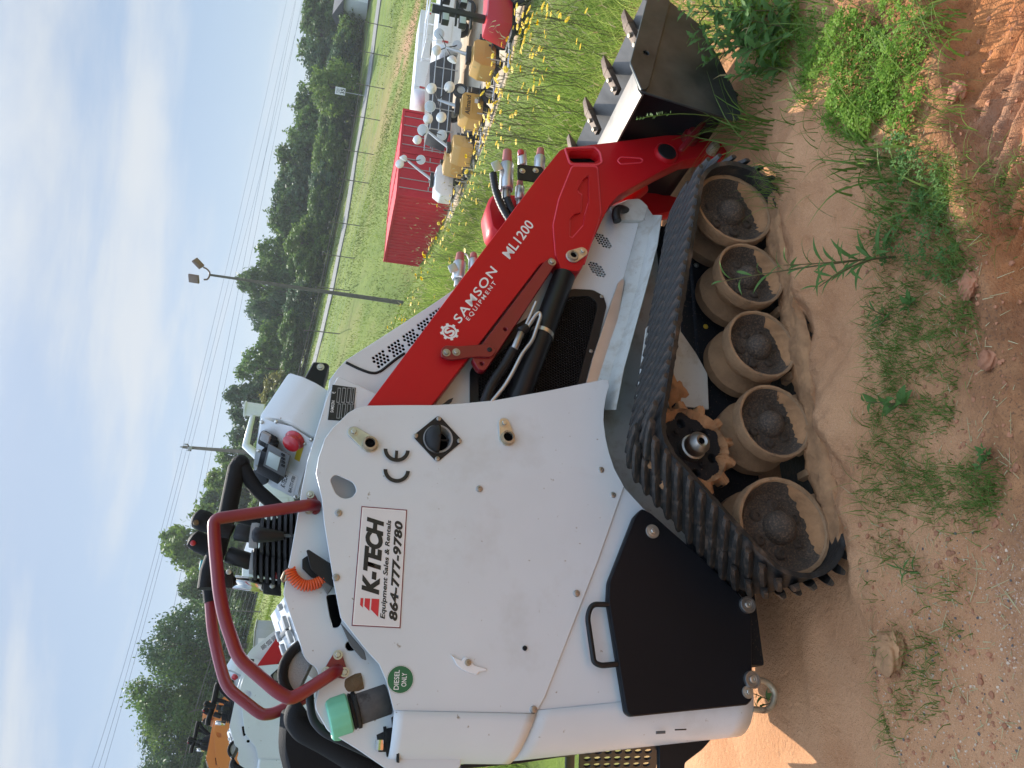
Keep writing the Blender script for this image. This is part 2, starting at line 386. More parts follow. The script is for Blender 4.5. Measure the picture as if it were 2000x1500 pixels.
def track(parent, y0, y1, side):
    inner, _ = belt_path(.0); outer, ln = belt_path(.015)
    n = 240
    def res(P):
        P2 = np.vstack([P, P[:1]]); d = np.r_[0, np.cumsum(np.linalg.norm(np.diff(P2, axis=0), axis=1))]; s = np.linspace(0, d[-1], n, endpoint=False)
        return np.stack([np.interp(s, d, P2[:, 0]), np.interp(s, d, P2[:, 1])], 1)
    I, O = res(inner), res(outer); rng = np.random.default_rng(3)
    V, Fc = [], []
    for i in range(n):
        j = rng.normal(0, .0012, 4)
        V += [(I[i][0], y0+.004, I[i][1]+j[0]), (O[i][0], y0+j[1]*2, O[i][1]), (O[i][0], y1, O[i][1]), (I[i][0], y1, I[i][1])]
    for i in range(n):
        a, b = i*4, ((i+1) % n)*4
        for k in range(4): Fc.append((a+k, a+(k+1) % 4, b+(k+1) % 4, b+k))
    belt = pyd('track_belt', V, Fc, M['rubber'], parent, smooth=50)
    # lugs: two staggered rows of slanted bars
    wl = (y1-y0)*.54
    prof = [(-.0155, -.002), (-.013, .011), (-.0075, .0175), (.006, .018), (.0105, .0115), (.013, -.002)]
    def lugmesh(sl):
        v, f = [], []; st = 5
        for k in range(st+1):
            t = k/st; yy = t*wl; sk = sl*yy; e = 1 - .3*(k in (0, st))
            for (q, hgt) in prof: v.append((q*e+sk, yy, hgt*(1 if k not in (0, st) else .7)))
        for k in range(st):
            for c in range(6): f.append((k*6+c, k*6+(c+1) % 6, k*6+6+(c+1) % 6, k*6+6+c))
        f.append((0, 1, 2, 3, 4, 5)); f.append(tuple(st*6+c for c in (5, 4, 3, 2, 1, 0)))
        me = ms(v, f); shade(me, 38); me.materials.append(M['rubber_lug']); return me
    LA = LB = lugmesh(-.62)
    OP = res(outer); d2 = np.vstack([OP, OP[:1]]); ds = np.r_[0, np.cumsum(np.linalg.norm(np.diff(d2, axis=0), axis=1))]
    cnt = int(ds[-1]/.046)
    for i in range(cnt):
        for row in (0, 1):
            s = ((i + .5*row)/cnt*ds[-1]) % ds[-1]
            x, z = np.interp(s, ds, d2[:, 0]), np.interp(s, ds, d2[:, 1])
            xa, za = np.interp((s+.004) % ds[-1], ds, d2[:, 0]), np.interp((s+.004) % ds[-1], ds, d2[:, 1])
            an = atan2(za-z, xa-x)
            # bars lie flat on the ground side, sunk into the sand
            o = bpy.data.objects.new('tread_lug', LA if row == 0 else LB)
            # local x along the belt, local z outward: the hull runs counter-clockwise so outward is right of travel
            ex = Vector((cos(an), 0, sin(an))); ez = Vector((sin(an), 0, -cos(an))); ey = ez.cross(ex)
            yy = y0 if (ey.y > 0) == (row == 0) else y1
            if ey.y > 0: yb = y0 if row == 0 else y1-wl
            else: yb = y0+wl if row == 0 else y1
            m_ = Matrix(((ex.x, ey.x, ez.x, x), (ex.y, ey.y, ez.y, yb), (ex.z, ey.z, ez.z, z), (0, 0, 0, 1)))
            o.matrix_local = m_; link(o, belt)
    # drive blocks inside the belt
    bl = box_block(); IP = res(inner); d3 = np.vstack([IP, IP[:1]]); dq = np.r_[0, np.cumsum(np.linalg.norm(np.diff(d3, axis=0), axis=1))]
    V, Fc = [], []
    nb = 40
    for i in range(nb):
        s = i/nb*dq[-1]; x, z = np.interp(s, dq, d3[:, 0]), np.interp(s, dq, d3[:, 1]); xa, za = np.interp((s+.004) % dq[-1], dq, d3[:, 0]), np.interp((s+.004) % dq[-1], dq, d3[:, 1])
        an = atan2(za-z, xa-x); T = np.array([cos(an), sin(an)]); Nn = np.array([-sin(an), cos(an)])
        o = len(V)
        for (a, b, c) in bl:
            q = np.array([x, z]) + T*a + Nn*c; V.append((q[0], y0+.085+b, q[1]))
        Fc += [tuple(o+i_ for i_ in f) for f in ((0, 1, 3, 2), (4, 6, 7, 5), (0, 4, 5, 1), (2, 3, 7, 6), (0, 2, 6, 4), (1, 5, 7, 3))]
    tag(pyd('drive_blocks', V, Fc, M['rim_dirt'], belt), kind='stuff')
    return belt
def box_block():
    return [(sx*(.016 if c < .01 else .010), b, c) for sx in (-1, 1) for b in (0, .05) for c in (-.002, .016)]
belt = track(L, Y0, Y1, 0)
# caked soil lying on the lower run, outside the wheels
V, Fc = [], []; gq = np.random.default_rng(14); nx_ = 90; ph = gq.random(20)*6
for i in range(nx_):
    x = -.09+1.30*i/(nx_-1); lift = .5*(RI*1.02-sqrt(max(RI**2*1.05-min(0, x-.02)**2-max(0, x-1.08)**2, 1e-4)))
    for k, (yy, zz) in enumerate(((-.062, -.004), (-.056, .012), (-.040, .016), (-.018, .011), (.012, .016), (.04, .006))):
        bmp = .006*sin(17*x+ph[k])+.005*sin(41*x+ph[k+6])+gq.normal(0, .0018)
        tp2 = min(1, (i+1)/9., (nx_-i)/9.)
        V.append((x, -.03+(yy+.03)*tp2+.006*sin(23*x+ph[12])+gq.normal(0, .0012), ZB+zz*tp2-.012*(1-tp2)+lift+bmp*tp2*(k not in (0,))))
for i in range(nx_-1):
    for k in range(5): Fc.append((i*6+k, i*6+k+1, i*6+k+7, i*6+k+6))
pyd('caked_soil', V, Fc, M['mud'], belt, smooth=60)
def wheel(parent, xc, r, big, y0=0.0, nm='road_wheel'):
    zc = ZB + r
    d = .052 if big else .046
    dish = [(r*.33, y0+.016), (r*.345, y0+.036), (r*.60, y0+d*.92), (r*.74, y0+d*.86), (r*.84, y0+d*.55), (r*.905, y0+.006)]
    rim = [(r*.905, y0+.006), (r*.93, y0), (r*.985, y0), (r, y0+.004), (r, y0+.042), (r*.93, y0+.047), (r*.62, y0+.060), (r*.60, y0+.110), (r*.95, y0+.125), (r, y0+.13), (r, y0+.165), (r*.9, y0+.17)]
    wh = lathe(nm, parent, rim, M['rim_dirt'], 44, 'y', (xc, 0, zc))
    def jig(o, amp, seed):
        a = co_np(o.data); g = np.random.default_rng(seed); a += g.normal(0, amp, a.shape); set_co(o.data, a)
    jig(wh, .0006, int(xc*100))
    ds = lathe('wheel_disc', wh, [(.0, y0-.014), (r*.12, y0-.012), (r*.22, y0-.004), (r*.30, y0+.008)]+dish, M['rim_black'], 44, 'y')
    ds.location = (0, 0, 0)
    # dust lying in the lower part of the dish
    gd = np.random.default_rng(int(xc*100)+7); V, Fc = [], []; pr = np.array(dish); na_ = 26
    for i in range(na_):
        t_ = i/(na_-1); a = radians(-128+112*t_)+gd.normal(0, .008); w0 = sin(pi*t_)**.6
        for j, f_ in enumerate((.0, .33, .66, 1.)):
            rr_ = r*(.897-(.20*w0+gd.normal(0, .022))*f_); V.append((rr_*cos(a), float(np.interp(rr_, pr[:, 0], pr[:, 1]))-.0022-.004*sin(pi*min(1, f_+.2))*w0*(f_ < .99), rr_*sin(a)))
    for i in range(na_-1):
        for j in range(3): Fc.append((i*4+j, i*4+j+1, i*4+j+5, i*4+j+4))
    pyd('dust_patch', V, Fc, M['mud'], wh, smooth=70)
    for k in range(6):
        a = k*pi/3+xc*3
        b = bolt(wh, None, 0, r*.13, 'rim_black', False, 'wheel_bolt', p3=(r*.49*cos(a), y0+d*.86, r*.49*sin(a)))
    return wh
for i, (xc, r) in enumerate(WX): wheel(L, xc, r, i in (0, 4), nm='idler_wheel' if i in (0, 4) else 'road_wheel')
# sprocket with a crust of mud round its teeth
def gear_loop(c, r0, r1, n, ph=0.):
    pts = []
    for i in range(n):
        for (t, r) in ((-.5, r0), (-.26, r0), (-.17, r1), (.17, r1), (.26, r0)):
            a = (i+t)*2*pi/n+ph; pts.append((c[0]+r*cos(a), c[1]+r*sin(a)))
    return pts
def circle(c, r, n=20, ph=0): return [(c[0]+r*cos(2*pi*k/n+ph), c[1]+r*sin(2*pi*k/n+ph)) for k in range(n)]
sc_ = (SPK[0]-.002, SPK[1]-.010)
loops = [gear_loop(sc_, .122, .146, 13, .1)] + [circle((sc_[0]+.078*cos(k*pi/3+.2), sc_[1]+.078*sin(k*pi/3+.2)), .013, 12) for k in range(6)]
spr = plate_xz('drive_sprocket', L, loops, .075, .03, M['frame_black'], .003)
rg = np.random.default_rng(8)
V, Fc = [], []; n = 91
mo = gear_loop(sc_, .124, .149, 13, .1); mo = np.array(rounded(mo, .012, 4)); nm_ = len(mo)
for k in range(nm_):
    a = atan2(mo[k][1]-sc_[1], mo[k][0]-sc_[0]); e = rg.normal(0, .0011, 6)
    ri = .101 + .008*sin(5*a+1) + .005*sin(11*a) + e[0]
    rm = .116 + .003*sin(7*a)
    dx_, dz_ = mo[k][0]-sc_[0], mo[k][1]-sc_[1]; ro = math.hypot(dx_, dz_)+e[1]
    for (rr_, yy) in ((ri, .0735), (ri+.006, .064+e[2]*.6), (rm, .054+e[3]), (ro, .066+e[4]), (ro, .098)):
        V.append((sc_[0]+rr_*cos(a), yy, sc_[1]+rr_*sin(a)))
for k in range(nm_):
    for j in range(4): Fc.append((k*5+j, ((k+1) % nm_)*5+j, ((k+1) % nm_)*5+j+1, k*5+j+1))
pyd('mud_crust', V, Fc, M['mud'], spr, smooth=60)
hubc = (sc_[0]-.004, 0, sc_[1]-.004)
hub = lathe('hub', L, [(0, .004), (.009, .004), (.010, .0), (.017, -.004), (.031, .010), (.033, .014), (.033, .045), (.038, .048), (.038, .078)], M['steel'], 36, 'y', hubc)
lathe('hub_hole', hub, [(0, .003), (.0085, .003), (.009, -.0005), (.008, -.001)], M['void'], 16, 'y')
for k in range(6):
    if k == 4: continue
    bolt(spr, None, 0, .0125, 'frame_black', True, 'sprocket_bolt', p3=(sc_[0]+.060*cos(k*pi/3+.7), .070, sc_[1]+.060*sin(k*pi/3+.7)))
# track frame: black side beam, white motor guard with mud on it
fr = plate_xz('track_frame', L, [rounded([(-.03, .15), (.12, .27), (.42, .27), (1.02, .245), (1.12, .20), (1.12, .12), (.95, .10), (.05, .10)], .03)], .20, .05, M['frame_black'], .004)
plate('motor_guard', L, [(1275, 655), (1310, 600), (1325, 640), (1360, 690), (1382, 730), (1385, 800), (1300, 790), (1285, 745)], .150, .006, M['white_dirty'], .006)
plate('inner_guard', L, [(1240, 800), (1262, 640), (1330, 585), (1330, 690), (1310, 800)], .165, .006, M['white_dirty'], .006)
V, Fc = [], []
cx, cz = my(1320, 760, .14)[[0, 2]]
for k in range(26):
    a = 2*pi*k/26; rr_ = .055*(1+.3*sin(3*a)+.18*sin(7*a+1)); V += [(cx+rr_*cos(a), .149, cz+.62*rr_*sin(a)), (cx+rr_*.6*cos(a), .136+.004*sin(5*a), cz+.62*.6*rr_*sin(a))]
V.append((cx, .13, cz))
for k in range(26): Fc += [(2*k, 2*((k+1) % 26), 2*((k+1) % 26)+1, 2*k+1), (2*k+1, 2*((k+1) % 26)+1, 52)]
pyd('mud_cake', V, Fc, M['mud'], fr, smooth=60)
bolt(fr, (1378, 638), .195, .009, 'yellow_plug', name='grease_plug')
bolt(fr, (1360, 518), .195, .010, 'zinc', True)
for (a, b) in ((1345, 575), (1420, 700)): bolt(fr, (a, b), .195, .009, 'frame_black', True)
# far track: the same things again on the other side, only its belt and wheels
far = track(L, 2*CY-Y1, 2*CY-Y0, 1)
for xc, r in (WX[0], WX[4]):
    c = bpy.data.objects.new('idler_wheel', [o for o in L.children if o.name.startswith('idler_wheel')][0].data); c.location = (xc, 2*CY, ZB+r); c.scale = (1, -1, 1); link(c, L)

# ---------------------------------------------------------------- white panels
A = my(631, 992, .20)[[0, 2]]; B = my(1191, 903, .20)[[0, 2]]
fd = (B-A)/np.linalg.norm(B-A); fn = np.array([-fd[1], fd[0]]); fn = fn if fn[0] > 0 else -fn
def fold(x, z): return .05*np.maximum((np.asarray(x)-A[0])*fn[0]+(np.asarray(z)-A[1])*fn[1], 0)
def pf(x, y):
    Y = .20
    for _ in range(4): q = my(x, y, Y); Y = .20+float(fold(q[0], q[2]))
    return q[[0, 2]]
def cen(px_, Y=.2): return my(*px_, Y)[[0, 2]]
top = [(617, 925), (622, 893), (628, 876), (634, 857), (650, 835), (666, 820), (680, 806), (696, 797), (715, 792), (780, 791), (845, 791), (900, 788), (964, 782), (1070, 763), (1178, 741), (1189, 743), (1190, 753), (1184, 775), (1180, 800), (1179, 822), (1183, 855), (1190, 885), (1200, 915), (1219, 950)]
low = [(1167, 1098), (1110, 1244), (1064, 1362)]
upl = [(754, 1329), (740, 1297), (715, 1270), (665, 1206), (652, 1140), (633, 1021), (628, 971)]
rear_top, rear_bot = (769, 1388), (1046, 1394)          # where the rounded rear corner starts
outl = [pf(*p) for p in top] + [my(*p, .20)[[0, 2]] for p in low+[rear_bot, rear_top]+upl]
hc = cen((670, 952)); tear = [pf(*p) for p in [(645, 938), (650, 930), (657, 927), (688, 941), (694, 950), (696, 960), (688, 971), (676, 974), (666, 972), (655, 963)]]
vc = pf(855, 858)
loops = [outl, rounded(tear, .006), circle(vc, .047, 32)]
panel = plate_xz('side_panel', L, loops, .20, .005, M['white_paint'], .0012, yfun=fold, cuts=[(A, fn)])
# rounded rear corner of the upper panel: sweeps round to the back face
def corner(name, ptop, pbot, Y, rad, parent, m, back=.36, dt=0., db=0.):
    a, b = my(*ptop, Y), my(*pbot, Y); V, Fc = [], []; K = 9
    for t in np.linspace(0, 1, 14):
        p = a*(1-t)+b*t
        dz = dt*(1-t)+db*t
        row = [(p[0]-rad*sin(q), Y+rad*(1-cos(q)), p[2]+dz*sin(q)) for q in np.linspace(0, pi/2, K)]
        row += [(p[0]-rad, Y+rad+back, p[2]+dz)]
        V += row
    W_ = K+1
    for i in range(13):
        for k in range(W_-1): Fc.append((i*W_+k, i*W_+k+1, (i+1)*W_+k+1, (i+1)*W_+k))
    o = pyd(name, V, Fc, m, parent, smooth=60)
    md = o.modifiers.new('t', 'SOLIDIFY'); md.thickness = .005; md.offset = 1
    return o
corner('rear_corner', rear_top, rear_bot, .20, .112, panel, M['white_paint'], back=.30, db=.044)
# lower rear panel under it, a few millimetres behind
lowp = [(1200, 930), (1225, 958), (1256, 992), (1330, 1060), (1448, 1164), (1466, 1204), (1469, 1346), (1042, 1388), (1060, 1300), (1150, 1060)]
pan2 = plate_xz('lower_panel', L, [[my(*p, .2052)[[0, 2]] for p in lowp]], .2052, .005, M['white_paint'], .0012)
corner('rear_corner', (1042, 1388), (1469, 1346), .2052, .114, pan2, M['white_paint'], back=.30, dt=.044)
plate('mark_print', pan2, [(1281, 1428), (1300, 1427), (1300, 1433), (1281, 1434)], .2170, .001, M['grey_plastic'], .001)
plate('mark_print', pan2, [(1318, 1424), (1341, 1423), (1341, 1426), (1318, 1427)], .2165, .001, M['decal_black'], .001)
for q in [(661, 1002), (936, 955), (656, 1128), (1126, 1159), (1042, 1386)]: bolt(panel, q, .1995, .0095, 'steel')
for q in [(1174, 918), (1197, 967)]: bolt(panel, q, .2015, .0095, 'steel')
bolt(panel, (1025, 1266), .1985, .0065, 'frame_black')
tp = [(881, 1279), (889, 1284), (902, 1290), (908, 1283), (918, 1286), (926, 1299), (950, 1306), (951, 1310), (937, 1312), (932, 1318), (914, 1313), (903, 1308), (893, 1300)]
plate('torn_plastic', panel, tp, .1955, .004, M['torn_plastic'], .002)
bolt(panel, (914, 1294), .1945, .0085, 'rusty_zinc')
# inner skin seen through the tear-drop hole, and the dark inside behind the fan vent
plate('inner_skin', panel, [(640, 915), (640, 985), (705, 985), (705, 915)], .235, .004, M['grey_inside'], .004)
vy = .20+float(fold(*vc))
fv = [(857, 810), (904, 861), (854, 903), (806, 851)]
vl = [rounded(pl(fv, vy-.006), .012), circle(pl([(855, 858)], vy-.006)[0], .043, 32)]
vent = plate_xz('fan_vent', panel, vl, vy-.006, .005, M['black_plastic'], .001)
vcc = my(855, 858, vy)
lathe('vent_ring', vent, [(.043, -.007), (.043, .03), (.034, .03), (.034, .004), (.038, -.007), (.043, -.007)], M['grey_foam'], 32, 'y', vcc)
lathe('vent_back', vent, [(0, .045), (.05, .045), (.05, .02)], M['void'], 24, 'y', vcc)
for k in range(3):
    a = k*2*pi/3+.6
    cyl_between('vent_spoke', vent, vcc+np.array([0, .008, 0]), vcc+np.array([.043*cos(a), .008, .043*sin(a)]), .003, M['black_plastic'], 8, .0005)
# half hood of the vent: quarter sphere over its upper half
V, Fc = [], []
for i in range(9):
    for j in range(17):
        th, ph_ = pi/2*i/8, pi*j/16
        V.append((vcc[0]+.041*sin(th)*cos(ph_), vcc[1]-.006-.024*cos(th), vcc[2]+.041*sin(th)*sin(ph_)))
for i in range(8):
    for j in range(16): Fc.append((i*17+j, i*17+j+1, (i+1)*17+j+1, (i+1)*17+j))
hd = pyd('vent_hood', V, Fc, M['black_plastic'], vent, smooth=60); md = hd.modifiers.new('s', 'SOLIDIFY'); md.thickness = .003
hd.location = (0, 0, -.004)
for q in [(857, 818), (897, 861), (854, 896), (812, 851)]: bolt(vent, q, vy-.008, .007, 'steel')
# pin flanges
def pin_flange(p_bolt, p_pin, Y):
    a, b = my(*p_bolt, Y)[[0, 2]], my(*p_pin, Y)[[0, 2]]; d = (b-a); d /= np.linalg.norm(d); n_ = np.array([-d[1], d[0]]); lp = []
    for k in range(9): t = pi/2+pi*k/8; lp.append(a+.017*(cos(t)*d+sin(t)*n_))
    for k in range(9): t = -pi/2+pi*k/8; lp.append(b+.024*(cos(t)*d+sin(t)*n_))
    o = plate_xz('pin_flange', panel, [lp], Y-.006, .006, M['zinc'], .001)
    bolt(o, None, 0, .0125, 'zinc', True, p3=(a[0], Y-.006, a[1]))
    lathe('pin_collar', o, [(.014, -.006), (.0145, -.014), (.020, -.013), (.0215, 0)], M['rusty_zinc'], 24, 'y', (b[0], Y-.006, b[1]))
    lathe('pin_hole', o, [(0, -.005), (.0142, -.005), (.0145, -.012)], M['void'], 20, 'y', (b[0], Y-.006, b[1]))
pin_flange((691, 845), (722, 869), .20+float(fold(*pf(705, 858))))
pin_flange((984, 828), (990, 857), .20+float(fold(*pf(987, 843))))
# CE mark
def ring_arc(c, r, w_, a0, a1, n=20, tx=1.0):
    o = [(c[0]+tx*r*cos(t), c[1]+r*sin(t)) for t in np.linspace(a0, a1, n)]
    return o + [(c[0]+tx*(r-w_)*cos(t), c[1]+(r-w_)*sin(t)) for t in np.linspace(a1, a0, n)]
def ce_mark(parent, pc, pe, r, Y, m):
    for p, nm2 in ((pc, 'letter_c'), (pe, 'letter_e')):
        c = pl([p], Y)[0]; Yq = Y
        o = plate_xz(nm2, parent, [ring_arc(c, r, r*.29, pi*.5, pi*1.5)], Yq, .0008, m, .0001)
        if nm2 == 'letter_e': plate_xz('letter_e_bar', o, [[(c[0]-.8*r, c[1]-.12*r), (c[0]-.08*r, c[1]-.12*r), (c[0]-.08*r, c[1]+.12*r), (c[0]-.8*r, c[1]+.12*r)]], Yq, .0008, m, .0001)
yc = .2005
ce_mark(panel, (775, 918), (775, 878), .0365, yc-.003, M['decal_black'])
# dealer decal
sq = [(686.5, 1222), (706, 988.5), (795, 995.5), (782, 1227)]
deal = plate('dealer_decal', panel, sq, .1985, .0008, M['decal_maroon'], .0005, bev=.0002)
def sqp(u, v): # bilinear position on the decal: u 0..1 along it, v 0..1 down
    a, b, c, d = map(np.array, sq); return tuple((a*(1-u)+b*u)*(1-v)+(d*(1-u)+c*u)*v)
plate('decal_border', deal, [sqp(.008, .02), sqp(.992, .02), sqp(.992, .98), sqp(.008, .98)], .1979, .0005, M['letter_white'], .0003, bev=.0001)
plate('decal_face', deal, [sqp(.016, .045), sqp(.984, .045), sqp(.984, .955), sqp(.016, .955)], .1975, .0005, M['decal_white'], .0003, bev=.0001)
for i, (v0, v1, u0, u1) in enumerate(((.14, .20, .155, .235), (.23, .34, .13, .235), (.37, .53, .085, .235))):
    sl_ = .022*(v1-v0)/.06
    plate('decal_stripe', deal, [sqp(u0+sl_, v0), sqp(u1, v0), sqp(u1, v1), sqp(u0-.0, v1)], .1969, .0004, M['decal_red'], .0002, bev=.0001)
text_px('decal_text', deal, 'K-TECH', sqp(.27, .52), sqp(.915, .52), sqp(.27, .14), .1968, M['decal_black'], bold=.055, shear=.25, space=.98)
text_px('decal_text', deal, 'Equipment Sales & Rentals', sqp(.07, .70), sqp(.90, .70), sqp(.07, .57), .1968, M['decal_black'], bold=.026, shear=.2)
text_px('decal_text', deal, '864-777-9780', sqp(.06, .93), sqp(.90, .93), sqp(.06, .745), .1968, M['decal_black'], bold=.045, shear=.2, space=1.06)
# diesel only sticker
dc = my(782, 1327, .199)
die = lathe('diesel_sticker', panel, [(0, 0), (.0335, 0), (.0335, .0006)], M['decal_green'], 40, 'y', (dc[0], .199, dc[2]))
lathe('sticker_rim', die, [(.0318, -.0004), (.0330, -.0004)], M['letter_white'], 40, 'y')
text3('sticker_text', die, 'DIESEL', (-.024, -.0005, .003), (.046, 0, 0), (0, 0, .0125), M['letter_white'], bold=.01)
text3('sticker_text', die, 'ONLY', (-.0165, -.0005, -.0155), (.032, 0, 0), (0, 0, .0125), M['letter_white'], bold=.01)
# scratches scuffed into the rear corner
for (a, b, c, d) in ((876, 1465, 908, 1452), (985, 1445, 1010, 1438), (1000, 1420, 1004, 1424), (1160, 1424, 1180, 1403), (1185, 1417, 1222, 1402), (925, 1457, 945, 1450), (1080, 1421, 1112, 1406)):
    Yq = .1975 if a < 1060 else .2055
    q0, q1 = np.array([a, b], float), np.array([c, d], float); n_ = np.array([-(q1-q0)[1], (q1-q0)[0]]); n_ /= np.linalg.norm(n_)
    if max(b, d) > 1386: continue
    tag(plate('scuff_mark', panel, [tuple(q0), tuple((q0+q1)/2+n_*1.6), tuple(q1), tuple((q0+q1)/2-n_*.3)], Yq, .0006, M['grey_hose'], .0005, bev=.0001))

# ---------------------------------------------------------------- black ballast plate
bp_ = [(1254, 993), (1240, 1008), (1190, 1136), (1188, 1172), (1224, 1392), (1234, 1400), (1460, 1377), (1470, 1366), (1470, 1340), (1468, 1204), (1448, 1164), (1356, 1076), (1272, 1002)]
bal = plate('ballast_plate', L, bp_, .172, .028, M['black_plate'], .008, bev=.003)
tube('plate_handle', bal, [my(*p, .180) for p in [(1195, 1181), (1156, 1180), (1147, 1204), (1160, 1294), (1174, 1300), (1206, 1297)]], .0075, M['black_paint'], 12, r=.02)
def big_washer(px_, r, brass=False):
    p = my(*px_, .172)
    o = lathe('washer', bal, [(r*.35, -.004), (r*.94, -.004), (r, -.002), (r, .002)], M['zinc'], 28, 'y', p)
    bolt(o, None, 0, r*.62, 'zinc', True, p3=(0, -.004, 0)); return o
big_washer((1274, 1038), .0205)
for q in ((1458, 1182), (1467, 1328)):
    p = my(*q, .172)
    o = lathe('roller_bearing', bal, [(.006, -.010), (.011, -.012), (.012, -.009), (.017, -.009), (.018, -.012), (.0225, -.012), (.0235, -.010), (.0235, .0)], M['steel'], 30, 'y', p)
    bolt(o, None, 0, .011, 'zinc', name='bolt', p3=(0, -.007, 0))
big_washer((1460, 1352), .0165)
tube('tow_loop', L, [my(*p, .215) for p in [(1470, 1324), (1500, 1332), (1515, 1352), (1510, 1376), (1498, 1388), (1470, 1385)]], .0085, M['rusty_zinc'], 12, r=.03)

# ---------------------------------------------------------------- body side, grille, fender
hexr = .0052
def hexpatch(px_c, cols, rows, Y, r=hexr, gap=1.12, ang=0., keep=None):
    c = pl([px_c], Y)[0]; H = []
    for i in range(rows):
        for j in range(cols):
            x = (j-(cols-1)/2+(.5 if i % 2 else 0)-.25)*r*sqrt(3)*gap; z = (i-(rows-1)/2)*r*1.5*gap
            if keep and not keep(x, z): continue
            xr, zr = x*cos(ang)-z*sin(ang), x*sin(ang)+z*cos(ang)
            H.append(circle((c[0]+xr, c[1]+zr), r*.86, 6, pi/6+ang))
    return H
YB = .31
body_o = [(625, 850), (633, 790), (645, 744), (660, 724), (676, 706), (840, 600), (890, 566), (960, 510), (1100, 440), (1185, 402), (1200, 398)]
bo = [my(*p, YB)[[0, 2]] for p in body_o] + [np.array(p) for p in [my(*q, .31)[[0, 2]] for q in ((1230, 391), (1258, 396), (1240, 464), (1218, 542), (1190, 630), (1150, 755), (1140, 800))]+[(.30, .75), (.30, 1.40)]]
holes = []
for pc, an in (((744, 701), -.45), ((774, 680), -.45), ((803, 659), -.45), ((831, 637), -.45), ((855, 617), -.45)):
    holes += hexpatch(pc, 4, 4, YB, .0062, 1.18, an-.35)
for pc in ((1166, 526), (1178, 470)):
    holes += hexpatch(pc, 4, 8, YB, .0056, 1.13, -.62, keep=lambda x, z: abs(x)*1.1+abs(z)*.55 < .031)
body = plate_xz('hood_side', L, [bo]+holes, YB, .004, M['white_paint'], .0008)
mirrored(body)
ib = [(.36, .62), (1.2, .62), (1.2, .72), (.84, 1.03), (.52, 1.36), (.40, 1.40), (.36, 1.38)]
plate_xz('hood_dark_fill', L, [ib], YB+.02, 2*(CY-YB)-.04, M['void'], .002)  # near-black filler, stands in for the dark inside the hollow hood
# top skin of the hood, running from near to far side
sk = [my(*p, YB)[[0, 2]] for p in body_o[2:]]
V, Fc = [], []
for p in sk: V += [(p[0], YB+.001, p[1]), (p[0], 2*CY-YB-.001, p[1])]
for i in range(len(sk)-1): Fc.append((2*i, 2*i+1, 2*i+3, 2*i+2))
o = pyd('hood_top', V, Fc, M['white_paint'], L, smooth=60); o.modifiers.new('s', 'SOLIDIFY').thickness = .004
# rubber seal line between the two hood halves
tube('hood_seal', body, [my(*p, YB-.001) for p in [(676, 708), (700, 720), (722, 728), (733, 729), (744, 725), (775, 700), (790, 690)]], .0045, M['black_plastic'], 8, r=.02)
# grille: frame and honeycomb of real openings
gp = [(1117, 564), (1158, 566), (1178, 577), (1185, 597), (1146, 756), (1090, 800), (918, 815), (918, 722), (1000, 640)]
gi = [(1112, 580), (1150, 578), (1164, 588), (1166, 602), (1128, 750), (1085, 785), (935, 800), (935, 735), (1010, 655)]
YG = YB-.008
gfr = plate_xz('grille_frame', L, [rounded(pl(gp, YG), .012), rounded(pl(gi, YG), .012)], YG, .007, M['black_paint'], .001)
plate_xz('grille_back', gfr, [rounded(pl(gp, YB-.0005), .012)], YB-.0008, .0005, M['void'], .0001)
def inside(p, poly):
    c = False; j = len(poly)-1
    for i in range(len(poly)):
        if (poly[i][1] > p[1]) != (poly[j][1] > p[1]) and p[0] < (poly[j][0]-poly[i][0])*(p[1]-poly[i][1])/(poly[j][1]-poly[i][1]+1e-12)+poly[i][0]: c = not c
        j = i
    return c
gpoly = pl(gi, YG); g = np.array(gpoly); r_ = .0058; V, Fc = [], []
nz = int((g[:, 1].max()-g[:, 1].min())/(1.5*r_))+2; nx = int((g[:, 0].max()-g[:, 0].min())/(sqrt(3)*r_))+2
for i in range(nz):
    for j in range(nx):
        c = (g[:, 0].min()+(j+(.5 if i % 2 else 0))*sqrt(3)*r_, g[:, 1].min()+i*1.5*r_)
        if not inside(c, gpoly): continue
        o = len(V)
        for (rr_, yy) in ((r_*1.0, 0), (r_*.80, 0), (r_*.80, .003)):
            for k in range(6): a = pi/6+k*pi/3; V.append((c[0]+rr_*cos(a), YG+.002+yy, c[1]+rr_*sin(a)))
        for q in (0, 6):
            for k in range(6): Fc.append((o+q+k, o+q+(k+1) % 6, o+q+6+(k+1) % 6, o+q+6+k))
tag(pyd('grille_mesh', V, Fc, M['mesh_black'], gfr), kind='stuff')
for q in ((1175, 579), (1154, 686)): bolt(gfr, q, YG, .007, 'steel')
# fender: sheet bent down from the body, then out as a flange over the track, with its bright angle strip
l1 = [(1258, 396), (1240, 464), (1218, 542), (1190, 630), (1150, 755), (1138, 800)]
l2 = [(1275, 420), (1263, 480), (1245, 559), (1222, 640), (1196, 715), (1176, 800)]
l3 = [(1292, 420), (1283, 480), (1262, 560), (1240, 640), (1218, 720), (1202, 800)]
rows = [[my(*p, .3085) for p in l1], [my(*p, .283) for p in l2], [my(*p, .222) for p in l3]]
V, Fc = [tuple(p) for r in rows for p in r], []
for i in range(2):
    for k in range(5): Fc.append((i*6+k, i*6+k+1, (i+1)*6+k+1, (i+1)*6+k))
fen = pyd('fender', V, Fc, M['white_dirty'], L, smooth=20); md = fen.modifiers.new('s', 'SOLIDIFY'); md.thickness = .004
mirrored(fen)
plate('fender_angle', fen, [(1207, 552), (1217, 543), (1220, 549), (1203, 650), (1184, 745), (1144, 750), (1157, 700), (1172, 655), (1195, 585)], .298, .005, M['alu'], .002)
